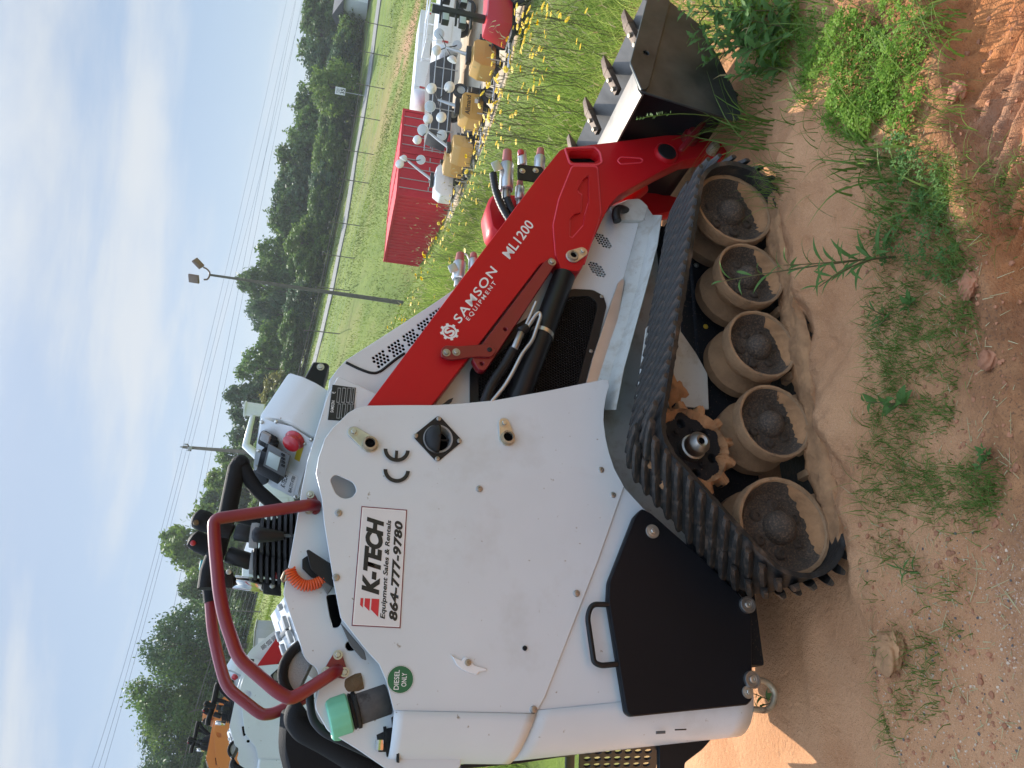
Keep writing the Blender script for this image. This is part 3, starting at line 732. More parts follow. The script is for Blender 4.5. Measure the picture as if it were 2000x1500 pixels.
# body front corner with the hose elbow
bf = [my(*p, YB-.012)[[0, 2]] for p in ((1190, 404), (1226, 388), (1250, 386), (1268, 402), (1260, 432), (1205, 432))]
plate_xz('front_corner', L, [rounded(bf, .012)], YB-.012, .06, M['white_dirty'], .006)
tube('hose_elbow', L, [my(1222, 412, .31), my(1214, 408, .285), my(1205, 409, .272), my(1202, 420, .268), my(1206, 432, .268)], .016, M['black_plastic'], 14, r=.02)
# front bulkhead and lift crossmember seen under the arm
box('front_bulkhead', L, (1.20, YB+.005, .14), (1.235, 2*CY-YB-.005, .62), M['void'], .004)
box('belly_pan', L, (-.35, .215, .16), (1.2, 2*CY-.215, .30), M['frame_black'], .01)
cyl_between('tilt_cylinder', L, my(1190, 420, .40), my(1255, 365, .40), .030, M['red_paint'], 20)
plate('arm_lug', L, [(1183, 410), (1200, 395), (1216, 385), (1222, 400), (1205, 418)], .345, .02, M['cap_pink'], .006)
# ---------------------------------------------------------------- lift arms
YA = .24
arm_o = [(690, 832), (717, 792), (880, 574), (1048, 350), (1094, 293), (1104, 289), (1200, 277), (1302, 264), (1337, 264), (1372, 268), (1407, 277), (1421, 297), (1412, 312), (1390, 303), (1365, 308), (1337, 312), (1290, 335), (1250, 357), (1208, 381), (1190, 402), (1176, 430), (1160, 466), (1145, 500), (1141, 515), (1133, 530), (1113, 533), (1093, 527), (1087, 512), (1057, 513), (843, 792), (812, 832)]
slot = [(1111, 298), (1116, 294), (1160, 294), (1170, 300), (1170, 312), (1163, 317), (1120, 317), (1113, 312)]
arm = plate_xz('lift_arm', L, [rounded(pl(arm_o, YA), .012, 3), rounded(pl(slot, YA), .006, 3)], YA, .060, M['red_paint'], .0015)
mirrored(arm)
for q, w_ in ((.0, 0),): pass
plate('slot_back', arm, [(1105, 290), (1175, 290), (1175, 322), (1105, 322)], YA+.045, .004, M['void'], .003)
def outline_bead(name, parent, pts, Y, rad, m, r=.006, closed=True):
    return tube(name, parent, [np.array([p[0], Y, p[1]]) for p in rounded(pl(pts, Y), r, 3, closed)], rad, m, 8, closed=closed)
outline_bead('slot_collar', arm, [(1103, 290), (1162, 288), (1172, 298), (1176, 318), (1166, 323), (1113, 321)], YA-.001, .0045, M['red_weld'], .01)
gus = [(1118, 325), (1166, 326), (1173, 418), (1146, 497), (1140, 516), (1130, 530), (1096, 526), (1086, 500), (1081, 440), (1092, 390)]
arrow_h = [(1139, 349), (1151, 343), (1149, 398), (1137, 398), (1136, 440), (1142, 444), (1119, 466), (1113, 461), (1113, 430), (1122, 417), (1134, 414), (1135, 394), (1130, 376)]
arrow_h = [(1150, 342), (1138, 352), (1128, 372), (1130, 377), (1136, 380), (1134, 415), (1122, 418), (1113, 428), (1112, 462), (1118, 465), (1140, 440), (1142, 420), (1150, 395)]
gsp = plate_xz('arm_gusset', arm, [rounded(pl(gus, YA-.009), .010, 3), rounded(pl(arrow_h, YA-.009), .002, 2)], YA-.009, .0095, M['red_paint'], .0012)
outline_bead('weld_bead', gsp, gus[7:]+gus[:5], YA-.002, .0042, M['red_weld'], .01, False)
outline_bead('weld_bead', gsp, arrow_h, YA-.001, .0028, M['red_weld'], .003)
outline_bead('weld_bead', arm, [(1206, 314), (1212, 307), (1250, 309), (1256, 313), (1252, 318), (1212, 321)], YA, .0030, M['red_weld'], .006)
pcx = my(1300, 301, YA)
capc = lathe('pivot_boss', arm, [(.048, 0), (.047, -.010), (.041, -.017), (.040, -.014), (0, -.013)], M['red_paint'], 36, 'y', pcx)
lathe('pivot_cap', capc, [(0, -.018), (.035, -.0175), (.0385, -.0145), (.0385, -.012)], M['black_plastic'], 32, 'y')
# quick-attach lever
b0 = my(1345, 273, YA); lev = lathe('lever_boss', arm, [(0, -.050), (.020, -.050), (.022, -.046), (.022, -.030), (.032, -.028), (.034, 0)], M['dark_red'], 28, 'y', b0)
e1, e2 = my(1331, 291, YA-.055), my(1379, 234, YA-.075)
tube('lock_lever', arm, [e1+(e1-e2)*.06, e1, e1*.5+e2*.5, e2, e2+(e2-e1)*.02], [.006, .0115, .0115, .0105, .006], M['dark_red'], 14)
pnp = my(1393, 290, YA-.02)
lathe('lower_pin', arm, [(0, -.020), (.008, -.024), (.018, -.022), (.021, -.010), (.022, .02)], M['rusty_zinc'], 24, 'y', pnp)
# pin flange on the gusset
def flange2(pb, pp, Y, parent):
    a, b = pl([pb], Y)[0], pl([pp], Y)[0]; d = b-a; d = d/np.linalg.norm(d); n_ = np.array([-d[1], d[0]]); lp = []
    for k in range(9): t = pi/2+pi*k/8; lp.append(a+.018*(cos(t)*d+sin(t)*n_))
    for k in range(9): t = -pi/2+pi*k/8; lp.append(b+.025*(cos(t)*d+sin(t)*n_))
    o = plate_xz('pin_flange', parent, [lp], Y-.006, .006, M['zinc'], .001)
    bolt(o, None, 0, .013, 'zinc', True, p3=(a[0], Y-.006, a[1]))
    lathe('pin_collar', o, [(.011, -.003), (.012, -.010), (.018, -.010), (.020, 0)], M['rusty_zinc'], 20, 'y', (b[0], Y-.006, b[1]))
    lathe('pin_hole', o, [(0, -.004), (.0115, -.004), (.012, -.009)], M['void'], 16, 'y', (b[0], Y-.006, b[1]))
flange2((1137, 493), (1118, 502), YA-.0095, arm)
# lettering and gear emblem
YL = YA-.0012
text_px('arm_lettering', arm, 'SAMSON', (898, 633), (972, 530), (884, 621), YL, M['letter_white'], bold=.012, space=1.18)
text_px('arm_lettering', arm, 'EQUIPMENT', (917, 628), (971, 554), (909, 622), YL, M['letter_white'], bold=.006, space=1.45)
text_px('arm_lettering', arm, 'ML1200', (996, 507), (1044, 440), (980, 494), YL, M['letter_white'], bold=.012, space=1.02)
ec = pl([(878, 648)], YL)[0]; aa = pl([(898, 633), (972, 530)], YL); tdir = aa[1]-aa[0]; tdir /= np.linalg.norm(tdir); tup = np.array([-tdir[1], tdir[0]])
gl = gear_loop(ec, .0245, .0305, 8, .3)
em = plate_xz('gear_emblem', arm, [gl, circle(ec, .0185, 24)], YL, .0006, M['letter_white'], .0001)
o3 = np.array([ec[0], YL, ec[1]]); u3 = np.array([tdir[0], 0, tdir[1]]); v3 = np.array([tup[0], 0, tup[1]])
text3('emblem_letter', em, 'S', o3-.0125*u3-.017*v3, .025*u3, .034*v3, M['letter_white'], bold=.03)
# ---------------------------------------------------------------- safety link, lift cylinder, hoses
lk = [(1078, 500), (1086, 512), (1080, 524), (948, 724), (934, 722), (922, 700), (928, 690), (1062, 512)]
link_ = plate_xz('safety_link', L, [rounded(pl(lk, .225), .010), circle(pl([(987, 643)], .225)[0], .006, 12), circle(pl([(941, 710)], .225)[0], .006, 12)], .225, .030, M['dark_red'], .002)
bolt(link_, (1078, 512), .225, .014, 'steel', True)
bk = [(861, 697), (862, 682), (870, 674), (895, 676), (945, 672), (962, 674), (970, 686), (960, 697), (930, 696), (880, 703)]
bkt = plate('link_bracket', arm, bk, .216, .008, M['dark_red'], .008)
for q in ((872, 689), (891, 688)): bolt(bkt, q, .216, .0125, 'steel', True)
bolt(bkt, (956, 683), .216, .008, 'black_plastic')
YC = .262
ca, cb = my(1106, 528, YC), my(1010, 782, YC); dd = (cb-ca)/np.linalg.norm(cb-ca)
cyl = cyl_between('lift_cylinder', L, ca+dd*.02, cb+dd*.12, .0385, M['black_paint'], 30, .006)
p_ = ca+(cb-ca)*.52
V, Fc = tube_data([p_-dd*.007, p_-dd*.0069, p_+dd*.0069, p_+dd*.007], [.0385, .0402, .0402, .0385], 30); pyd('cylinder_band', V, Fc, M['zinc'], cyl, smooth=40)
YP = .218
tube('hydraulic_pipe', cyl, [my(*p, YP) for p in [(1030, 640), (1047, 614), (1054, 610), (1056, 618), (1040, 665), (1020, 690), (1000, 730), (985, 755), (960, 785)]], .0062, M['alu'], 12, r=.02)
tube('hydraulic_pipe', cyl, [my(*p, YP+.01) for p in [(1047, 590), (1035, 618), (1020, 650)]], .0055, M['alu'], 10)
cyl_between('hose_fitting', cyl, my(1018, 650, YP), my(1004, 682, YP), .0125, M['steel'], 6, .002)
cyl_between('hose_fitting', cyl, my(1030, 640, YP+.005), my(1014, 648, YP+.005), .015, M['black_plastic'], 12, .002)
hp = [my(*p, YP+.012) for p in [(1003, 683), (985, 715), (960, 750), (945, 790), (940, 830)]]
def ribbed(name, parent, path, r0, r1, pitch, m, seg=12):
    P = np.array(rounded(path, .05, 6, False)); d = np.r_[0, np.cumsum(np.linalg.norm(np.diff(P, axis=0), axis=1))]; s = np.arange(0, d[-1], pitch/2)
    Q = np.stack([np.interp(s, d, P[:, i]) for i in range(3)], 1); return tube(name, parent, Q, [r0 if i % 2 else r1 for i in range(len(Q))], m, seg)
ribbed('spiral_hose', cyl, hp, .0150, .0170, .016, M['black_plastic'])
# torn tie sticking out at the panel edge
plate('torn_tie', panel, [(858, 792), (866, 788), (876, 780), (886, 776), (882, 785), (872, 792)], .215, .006, M['black_plastic'], .002)
# ---------------------------------------------------------------- auxiliary couplers
def coupler(parent, px_cap, px_end, Y, r, body_m='alu'):
    a, b = my(*px_cap, Y), my(*px_end, Y); d = b-a
    o = cyl_between('coupler', parent, a+d*.28, a+d*.80, r, M[body_m], 22, .004)
    cyl_between('dust_cap', o, a, a+d*.29, (r*.62, r*.78), M['cap_pink'], 18, .004)
    cyl_between('coupler_nut', o, a+d*.80, b, r*.66, M['steel'], 6, .002)
    return o
YQ = .42
vb = hexa('valve_block', L, [my(*p, YQ-.03) for p in [(958, 318), (972, 312), (984, 330), (966, 336)]], [my(*p, YQ+.04) for p in [(958, 318), (972, 312), (984, 330), (966, 336)]], M['alu'], .004)
coupler(vb, (991, 294), (988, 392), YQ, .027)
coupler(vb, (1056, 290), (1052, 350), YQ-.02, .022)
cyl_between('coupler', vb, my(1019, 296, YQ), my(1021, 325, YQ), .018, M['alu'], 16, .004)
cyl_between('dust_cap', vb, my(1017, 294, YQ-.01), my(1018, 304, YQ-.01), .013, M['lens_red'], 14, .003)
brk = plate('coupler_bracket', vb, [(1011, 320), (1058, 325), (1068, 340), (1050, 356), (1011, 350)], YQ-.055, .006, M['black_paint'], .008)
for q in ((1020, 334), (1046, 333)): bolt(brk, q, YQ-.055, .012, 'zinc', True)
coupler(vb, (1016, 352), (1014, 400), YQ+.01, .018)
for pth in ([(963, 340), (968, 372), (978, 400), (992, 425), (1010, 450)], [(990, 388), (996, 405), (1008, 425), (1025, 445)]):
    ribbed('spiral_hose', vb, [my(*p, YQ-.01) for p in pth], .0135, .0155, .014, M['black_plastic'])
plate('arm_crossmember', L, [(950, 400), (958, 382), (972, 374), (1010, 378), (1040, 400), (1010, 440), (975, 458), (958, 445)], .47, .12, M['red_paint'], .02, bev=.012)
YF = .60
vb2 = hexa('valve_block', L, [my(*p, YF-.03) for p in [(874, 520), (888, 512), (896, 528), (880, 534)]], [my(*p, YF+.04) for p in [(874, 520), (888, 512), (896, 528), (880, 534)]], M['alu'], .004)
coupler(vb2, (899, 494), (894, 560), YF, .024); coupler(vb2, (925, 494), (924, 540), YF, .020)
tube('wire', vb2, [my(*p, YF) for p in [(902, 494), (912, 497), (918, 512), (919, 525)]], .003, M['letter_white'], 6, r=.02)
# ---------------------------------------------------------------- bucket
YK = .0; YK2 = .95
bside = [(1.559, .475), (1.60, .487), (1.692, .508), (2.06, .397), (2.09, .33)]+[tuple(my(*q, YK)[[0, 2]]) for q in ((1369, 49), (1406, 117), (1436, 178), (1448, 226), (1440, 236))]
bs = plate_xz('bucket_side', L, [rounded([np.array(p) for p in bside], .03, 3)], YK, .010, M['bucket_side'], .0015)
bs2 = bs.copy(); COL.objects.link(bs2); bs2.parent = L; bs2.location = (0, YK2, 0)
cut = [my(*p, YK-.012)[[0, 2]] for p in [(1231, 122), (1253, 174), (1260, 175), (1267, 170), (1309, 3)]] + [np.array(q) for q in ((2.11, .335), (2.05, .415))]
hole_c = my(1262, 103, YK-.012)[[0, 2]]
side_cut = plate_xz('side_cutter', bs, [rounded(cut, .008, 3), circle(hole_c, .011, 16)], YK-.012, .0118, M['bucket_side'], .0015)
sh = rounded([np.array(p) for p in [(1.672, .470), (1.660, .30), (1.640, .10), (1.655, .062)]+[tuple(np.array(my(*q, YK)[[0, 2]])+np.array(o_)) for q, o_ in (((1436, 178), (.03, .012)), ((1406, 117), (-.004, .012)), ((1369, 49), (-.01, .012)))]+[(2.05, .31)]], .04, 5, False)
def sheet(name, parent, path, y0, y1, th, m, nrm=1):
    P = [np.array(p) for p in path]; V, Fc = [], []; n = len(P)
    for i in range(n):
        t = P[min(i+1, n-1)]-P[max(i-1, 0)]; t /= np.linalg.norm(t); q = np.array([-t[1], t[0]])*th*nrm
        for (yy) in (y0, y1): V.append((P[i][0], yy, P[i][1])); V.append((P[i][0]+q[0], yy, P[i][1]+q[1]))
    for i in range(n-1):
        a, b = 4*i, 4*i+4
        for (p, q_) in ((0, 2), (2, 3), (3, 1), (1, 0)): Fc.append((a+p, a+q_, b+q_, b+p))
    Fc += [(0, 1, 3, 2), (4*n-4, 4*n-2, 4*n-1, 4*n-3)]
    bm = bmesh.new(); vv = [bm.verts.new(tuple(map(float, v))) for v in V]
    for f in Fc: bm.faces.new([vv[k] for k in f])
    bmesh.ops.recalc_face_normals(bm, faces=bm.faces[:]); return from_bm(name, bm, m, parent, smooth=35)
sheet('bucket_shell', L, sh, YK+.011, YK2-.001, .010, M['black_paint'])
lip = sheet('cutting_edge', L, [(1.99, .275), (2.085, .412)], YK+.012, YK2-.002, .016, M['worn_steel'], 1)
fl = sheet('top_flange', L, [(1.552, .470), (1.575, .482), (1.676, .488)], YK+.012, YK2-.002, .010, M['worn_steel'], -1)
for yy in (.33, .62): plate_xz('shell_rib', L, [[(1.625, .44), (1.664, .44), (1.648, .13), (1.615, .15)]], yy, .012, M['black_paint'], .001)
# teeth: forged tip on a two-bolt shank
def tooth(yc):
    d = np.array([.62, .0, .50]); d = np.array([cos(radians(20)), 0, sin(radians(20))]); up = np.array([-sin(radians(20)), 0, cos(radians(20))]); base = np.array([2.02, yc, .405])
    def blk(s0, s1, h0, h1, w0, w1, t0, t1):
        f = lambda s, h, w_: base+d*s+up*h+np.array([0, w_, 0])
        return [f(s0, h0-t0, -w0), f(s0, h0-t0, w0), f(s0, h0+t0, w0), f(s0, h0+t0, -w0)], [f(s1, h1-t1, -w1), f(s1, h1-t1, w1), f(s1, h1+t1, w1), f(s1, h1+t1, -w1)]
    a, b = blk(.045, .125, .010, .004, .023, .017, .017, .004)
    t = hexa('bucket_tooth', L, a, b, M['tooth'], .004)
    a, b = blk(-.070, .050, .012, .010, .018, .021, .011, .015)
    s_ = hexa('tooth_shank', t, a, b, M['tooth'], .004)
    for q in (-.05, .0):
        p = base+d*q+up*.028
        V, Fc = lathe_data([(.0105, -.004), (.0105, .006), (.006, .008), (0, .008)], 6, 'z'); o = pyd('tooth_bolt', V, Fc, M['rusty_zinc'], t, smooth=30); o.location = tuple(p); o.rotation_euler = (0, -radians(20), 0)
for yc in (.135, .37, .61, .85): tooth(yc)
# ---------------------------------------------------------------- operator's end
YI = .265
ip = [(660, 735), (639, 774), (600, 900), (588, 960), (585, 985), (570, 1070), (553, 1160), (570, 1212), (587, 1260), (592, 1280), (600, 1292), (618, 1305), (622, 1318), (622, 1350), (616, 1370), (616, 1385), (640, 1428), (700, 1465), (780, 1520), (900, 1500), (900, 900), (760, 780)]
hl = [[(675, 1258), (680, 1252), (690, 1252), (697, 1258), (697, 1266), (690, 1271), (680, 1271), (675, 1265)], [(637, 1162), (659, 1160), (668, 1216), (660, 1226), (648, 1226)]]
inn = plate('inner_side_plate', L, ip, YI, .005, M['white_paint'], .010, holes=hl, rh=.008)
mirrored(inn)
# data plate
dp = plate('data_plate', inn, [(649, 751), (695, 757), (689, 823), (640, 820)], (YI+.0015)-.003, .001, M['decal_black'], .001)
text_px('plate_text', dp, 'SAMSON', (651, 806), (654, 783), (645, 805), (YI+.0015)-.0045, M['letter_white'], bold=.01)
for i, (x0, w_) in enumerate(((657, 6), (666, 7), (676, 7), (685, 5))):
    for (a, b) in ((817, 788), (786, 757)):
        s_ = (x0-645)*.13
        loops = [pl([(x0, a), (x0+3, b), (x0+w_+3, b+.5), (x0+w_, a+.5)], (YI+.0015)-.0045), pl([(x0+1, a-1.2), (x0+3.6, b+1.2), (x0+w_+2, b+1.6), (x0+w_-1, a-.8)], (YI+.0015)-.0045)]
        plate_xz('plate_field', dp, loops, (YI+.0015)-.0045, .0005, M['grey_inside'], .0001)
for p in ((652, 765), (653, 772)): ce_mark(dp, p, p, .006, (YI+.0015)-.005, M['letter_white']) if p[1] == 765 else None
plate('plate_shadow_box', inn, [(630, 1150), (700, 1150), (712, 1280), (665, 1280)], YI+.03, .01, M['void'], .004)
# near grab hoop
YH = .235
hp = [my(618, 988, YI-.004)] + [my(*p, YH) for p in [(604, 986), (450, 1009), (417, 1014), (419, 1060), (424, 1112), (428, 1155), (438, 1206), (462, 1276), (474, 1293), (542, 1352), (567, 1365), (590, 1354), (648, 1316)]] + [my(660, 1309, YI-.004)]
hoop = tube('grab_hoop', L, hp, .0160, M['dark_red'], 18, r=.035)
fl1 = plate('hoop_flange', hoop, [(600, 965), (612, 960), (626, 985), (626, 998), (617, 1005), (600, 998)], YI-.008, .007, M['dark_red'], .006)
for q in ((606, 966), (603, 997)): bolt(fl1, q, YI-.008, .011, 'zinc', True)
fl2 = plate('hoop_flange', hoop, [(652, 1275), (660, 1270), (668, 1277), (680, 1315), (674, 1326), (640, 1320), (630, 1312)], YI-.008, .007, M['dark_red'], .006)
for q in ((660, 1279), (637, 1312), (673, 1313)): bolt(fl2, q, YI-.008, .012, 'zinc', True)
YHf = .66
hf = [my(*p, YHf) for p in [(405, 1105), (411, 1180), (415, 1233), (430, 1300), (443, 1343), (500, 1388), (513, 1396), (533, 1394), (578, 1373), (610, 1355)]]
hoopf = tube('grab_hoop', L, hf, .0165, M['dark_red'], 16, r=.04)
tube('hoop_sleeve', hoopf, [my(*p, YHf) for p in [(402, 1095), (404, 1110), (408, 1140), (412, 1176)]], .0205, M['black_foam'], 16)
# padded front bar
YT = .47
bar = tube('padded_bar', L, [my(*p, YT) for p in [(466, 907), (470, 903), (462, 915), (445, 1000), (425, 1070), (408, 1118), (404, 1150)]][1:], .0255, M['black_foam'], 18)
tube('bar_leg', bar, [my(*p, YT) for p in [(472, 905), (484, 930), (500, 955), (540, 990), (580, 1022)]], .0205, M['black_foam'], 16, r=.05)
tube('bar_leg', bar, [my(*p, YT+.16) for p in [(440, 1000), (470, 1010), (500, 1018), (540, 1040), (572, 1060)]], .0195, M['black_foam'], 16, r=.05)
for p_ in ((470, 904),):
    c = my(*p_, YT); V, Fc = [], []
lathe('bar_cap', bar, [(0, -.027), (.014, -.024), (.023, -.014), (.0265, 0), (.023, .014), (.014, .024), (0, .027)], M['black_foam'], 18, 'y', my(470, 905, YT))
# console
cf = [my(618, 855, .33), my(570, 825, .33), my(537, 819, .345), my(507, 810, .37), my(492, 915, .52), my(504, 927, .55), my(525, 951, .57), my(582, 978, .57)]
fwd = np.array([.15, 0, -.065])
fwd2 = [fwd*.9]*2+[fwd]*6
cons = hexa('console', L, cf, [p+f_ for p, f_ in zip(cf, fwd2)], M['white_paint'], .010)
n_c = np.cross(cf[3]-cf[0], cf[7]-cf[0]); n_c /= np.linalg.norm(n_c)
if n_c[0] > 0: n_c = -n_c
def onc(x, y, off=0.):
    d = raym(x, y); q0 = cf[0]+n_c*off; return CM + d*np.dot(q0-CM, n_c)/np.dot(d, n_c)
cu_ = cf[7]-cf[0]; cu_ /= np.linalg.norm(cu_); cv_ = np.cross(cu_, n_c); cv_ = cv_ if cv_[2] > 0 else -cv_
def oncbox(name, px_, wd, ht, dp_, m, off=.008, bev=.003, parent=None):
    c = onc(*px_, off); lo = [c+cu_*a*wd/2+cv_*b*ht/2 for a, b in ((-1, -1), (1, -1), (1, 1), (-1, 1))]
    return hexa(name, parent or cons, lo, [q+n_c*dp_ for q in lo], m, bev)
face = hexa('console_face', cons, [onc(*p, .0105) for p in [(613, 861), (570, 833), (541, 826), (511, 817), (497, 913), (507, 924), (527, 945), (580, 968)]], [onc(*p, .0125) for p in [(613, 861), (570, 833), (541, 826), (511, 817), (497, 913), (507, 924), (527, 945), (580, 968)]], M['white_paint'], .0005)
db = oncbox('display_box', (541, 899), .095, .078, .040, M['black_plastic'], .012, .004)
dfc = oncbox('display_bezel', (541, 899), .091, .073, .003, M['grey_plastic'], .0525, .001, db)
oncbox('display_screen', (534, 900), .055, .040, .002, M['screen'], .0560, .0005, db)
for k in range(4):
    oncbox('display_key', (553, 888+k*7), .008, .012, .003, M['black_plastic'], .0555, .001, db)
tg = oncbox('key_switch', (527, 857), .050, .055, .022, M['black_plastic'], .012, .010)
oncbox('switch_cap', (521, 852), .034, .030, .012, M['grey_foam'], .034, .005, tg)
tg2 = oncbox('rocker_switch', (536, 866), .045, .032, .025, M['black_plastic'], .012, .008)
es = onc(577, 858, .012)
eb = tube('stop_button', cons, [es, es+n_c*.004, es+n_c*.012, es+n_c*.02, es+n_c*.026, es+n_c*.030], [.030, .032, .025, .027, .027, .018], M['lens_red'], 20)
gb = onc(509, 930, .012); tube('gauge', cons, [gb, gb+n_c*.008, gb+n_c*.009], [.030, .028, .020], M['black_plastic'], 20)
lw = oncbox('warning_label', (584, 885), .060, .018, .001, M['decal_yellow'], .0128, .0002)
ls = oncbox('console_decal', (562, 942), .085, .055, .001, M['decal_white'], .0128, .0002)
cc = onc(562, 942, .0142)
text3('decal_text', ls, 'K-TECH', cc-cu_*-.030+cv_*.004, -cu_*.055, cv_*.016, M['decal_black'], bold=.03, shear=.2)
text3('decal_text', ls, '864-777-9780', cc-cu_*-.036-cv_*.020, -cu_*.072, cv_*.012, M['decal_black'], bold=.02)
oncbox('warning_label', (515, 895), .050, .012, .001, M['decal_red'], .0128, .0002)
for q in ((512, 824), (540, 823), (608, 858), (578, 970), (502, 908), (506, 880), (595, 866)):
    c = onc(*q, .0125); tube('screw', cons, [c, c+n_c*.004, c+n_c*.006], [.006, .006, .003], M['zinc'], 8)
# black bracket post ahead of the console
plate('lamp_bracket', L, [(586, 752), (628, 770), (644, 714), (638, 708), (612, 706)], .44, .07, M['black_paint'], .006, bev=.004)
bolt(L.children[-1], (626, 717), .44, .012, 'zinc', True)
# deck behind the inner plate with its latches, knee cushion
dk = [my(*p, YI+.006) for p in [(556, 1165), (572, 1214), (592, 1275)]]; dv = np.array([0, .34, .045])
deck = pyd('deck', [p for q in dk for p in (q, q+dv)], [(0, 1, 3, 2), (2, 3, 5, 4)], M['white_paint'], L); deck.modifiers.new('s', 'SOLIDIFY').thickness = .006
def ondeck(t, s_, h=0.): # t along the deck edge 0..1, s across 0..1
    p = dk[0]*(1-t)+dk[2]*t; return p+dv*s_+np.array([0, 0, .006+h])
def deckbox(name, t0, t1, s0, s1, h, m, parent=None):
    b_ = [ondeck(t0, s0), ondeck(t1, s0), ondeck(t1, s1), ondeck(t0, s1)]; return hexa(name, parent or deck, b_, [p+np.array([-.3, -.1, .9])*h for p in b_], m, .003)
for (t0, t1, s0, s1) in ((.30, .52, .10, .2), (.56, .78, .10, .2), (.42, .60, .62, .72), (.66, .86, .62, .72), (.08, .18, .1, .2)): deckbox('latch', t0, t1, s0, s1, .012, M['grey_inside'])
deckbox('latch_bar', .50, .58, .16, .68, .010, M['grey_plastic'])
deckbox('deck_label', .28, .62, .32, .55, .002, M['decal_white'])
V, Fc = [], []
c0 = my(597, 1303, YI+.03)
for j, yy in enumerate((0, .012, .30, .312)):
    e = .8 if j in (0, 3) else 1
    for k in range(15):
        a = pi*.02+pi*.75*k/14; V.append((c0[0]+.085*e*cos(a)-.01, c0[1]+yy, c0[2]-.035+.095*e*sin(a)))
for j in range(3):
    for k in range(14): Fc.append((j*15+k, j*15+k+1, (j+1)*15+k+1, (j+1)*15+k))
Fc.append(tuple(range(15))); Fc.append(tuple(45+k for k in range(15))[::-1])
cush = pyd('knee_cushion', V, Fc, M['grey_foam'], L, smooth=45)
tube('cushion_edge', cush, [np.array((c0[0]+.080*cos(a)-.01, c0[1]-.004, c0[2]-.035+.090*sin(a))) for a in np.linspace(pi*.02, pi*.77, 12)], .013, M['black_foam'], 12)
# joysticks in pleated boots, chrome post, small lever
def boot(pb, pt, Y, r0, r1, n=7):
    a, b = my(*pb, Y), my(*pt, Y); P, Rr = [], []
    for k in range(n):
        t0, t1 = k/n, (k+.62)/n; r = r0+(r1-r0)*(k/n)
        P += [a+(b-a)*t0, a+(b-a)*(t0+.02), a+(b-a)*t1, a+(b-a)*(t1+.02)]; Rr += [r*.72, r, r*.97, r*.72]
    return tube('joystick_boot', L, P, Rr, M['black_plastic'], 24)
for (pb, pt, Y, g0, g1, red) in (((584, 1043), (506, 1046), .40, (470, 1040), (384, 1012), False), ((574, 1094), (492, 1098), .48, (455, 1086), (378, 1052), True)):
    bt = boot(pb, pt, Y, .085, .046)
    a, b = my(*pt, Y), my(*g0, Y); st = cyl_between('joystick_stem', bt, a, b+(b-a)*.3, .024, M['black_plastic'], 16)
    lathe('boot_collar', bt, [(.034, -.01), (.036, 0), (.034, .012), (.024, .012)], M['grey_foam'], 20, 'z', my(498, pt[1], Y))
    e0, e1 = my(g0[0]-35, g0[1]-8, Y), my(*g1, Y); dd_ = e1-e0
    tube('joystick_grip', bt, [e0-dd_*.35, e0-dd_*.1, e0+dd_*.3, e0+dd_*.7, e0+dd_*1.0, e0+dd_*1.12], [.020, .024, .025, .029, .027, .014], M['black_foam'], 18)
    q = my(g1[0]-1, g1[1]+9, Y-.028); lathe('thumb_button', bt, [(0, -.008), (.007, -.006), (.008, 0)], M['lens_red' if red else 'tan_foam'], 12, 'y', q)
tube('hand_lever', L, [my(*p, .33) for p in [(492, 1044), (497, 1044), (510, 1045), (535, 1046), (555, 1046)]], [.010, .020, .022, .017, .012], M['black_plastic'], 16)
tube('lever_rod', L, [my(*p, .33) for p in [(553, 1046), (580, 1047)]], .005, M['grey_plastic'], 8)
po = cyl_between('chrome_post', L, my(455, 1136, .52), my(520, 1145, .52), .0195, M['chrome'], 24)
hexa('post_clamp', po, [my(*p, .49) for p in [(515, 1130), (548, 1135), (550, 1165), (513, 1160)]], [my(*p, .56) for p in [(515, 1130), (548, 1135), (550, 1165), (513, 1160)]], M['black_plastic'], .006)
hexa('post_head', po, [my(*p, .49) for p in [(432, 1112), (457, 1118), (454, 1150), (430, 1146)]], [my(*p, .56) for p in [(432, 1112), (457, 1118), (454, 1150), (430, 1146)]], M['black_plastic'], .006)
bolt(po, (532, 1144), .489, .008, 'zinc'); bolt(po, (447, 1117), .485, .008, 'zinc')
oz = my(545, 1122, .46); box('red_switch', L, oz-.012, oz+.012, M['lens_red'], .004)
tz = my(399, 1106, .62); box('teal_tie', L, tz-np.array((.016, .02, .012)), tz+np.array((.016, .02, .012)), M['teal'], .006)
# orange coiled lanyard
lp_ = np.array(rounded([my(*p, YI-.02) for p in [(566, 1111), (570, 1126), (586, 1142), (603, 1145), (620, 1139), (633, 1131)]], .04, 8, False))
d = np.r_[0, np.cumsum(np.linalg.norm(np.diff(lp_, axis=0), axis=1))]; turns = 17; ns = turns*12
H_ = []
for k in range(ns+1):
    s_ = k/ns*d[-1]; p = np.array([np.interp(s_, d, lp_[:, i]) for i in range(3)]); q = np.array([np.interp(min(s_+.004, d[-1]), d, lp_[:, i]) for i in range(3)])-np.array([np.interp(max(s_-.004, 0), d, lp_[:, i]) for i in range(3)])
    q /= np.linalg.norm(q); u = np.cross(q, [0, 1., 0]); u /= np.linalg.norm(u); a = 2*pi*k/12
    H_.append(p+.0125*(cos(a)*u+sin(a)*np.array([0, 1., 0])))
coil = tube('coiled_lanyard', L, H_, .0032, M['orange_coil'], 6)
tube('lanyard_clip', coil, [my(*p, YI-.02) for p in [(565, 1111), (556, 1118), (551, 1130), (553, 1136), (558, 1132), (561, 1120)]], .004, M['rusty_zinc'], 8)
plate('lanyard_bracket', L, [(598, 1075), (603, 1073), (648, 1102), (652, 1148), (640, 1140), (607, 1112)], YI-.035, .004, M['black_plastic'], .003)
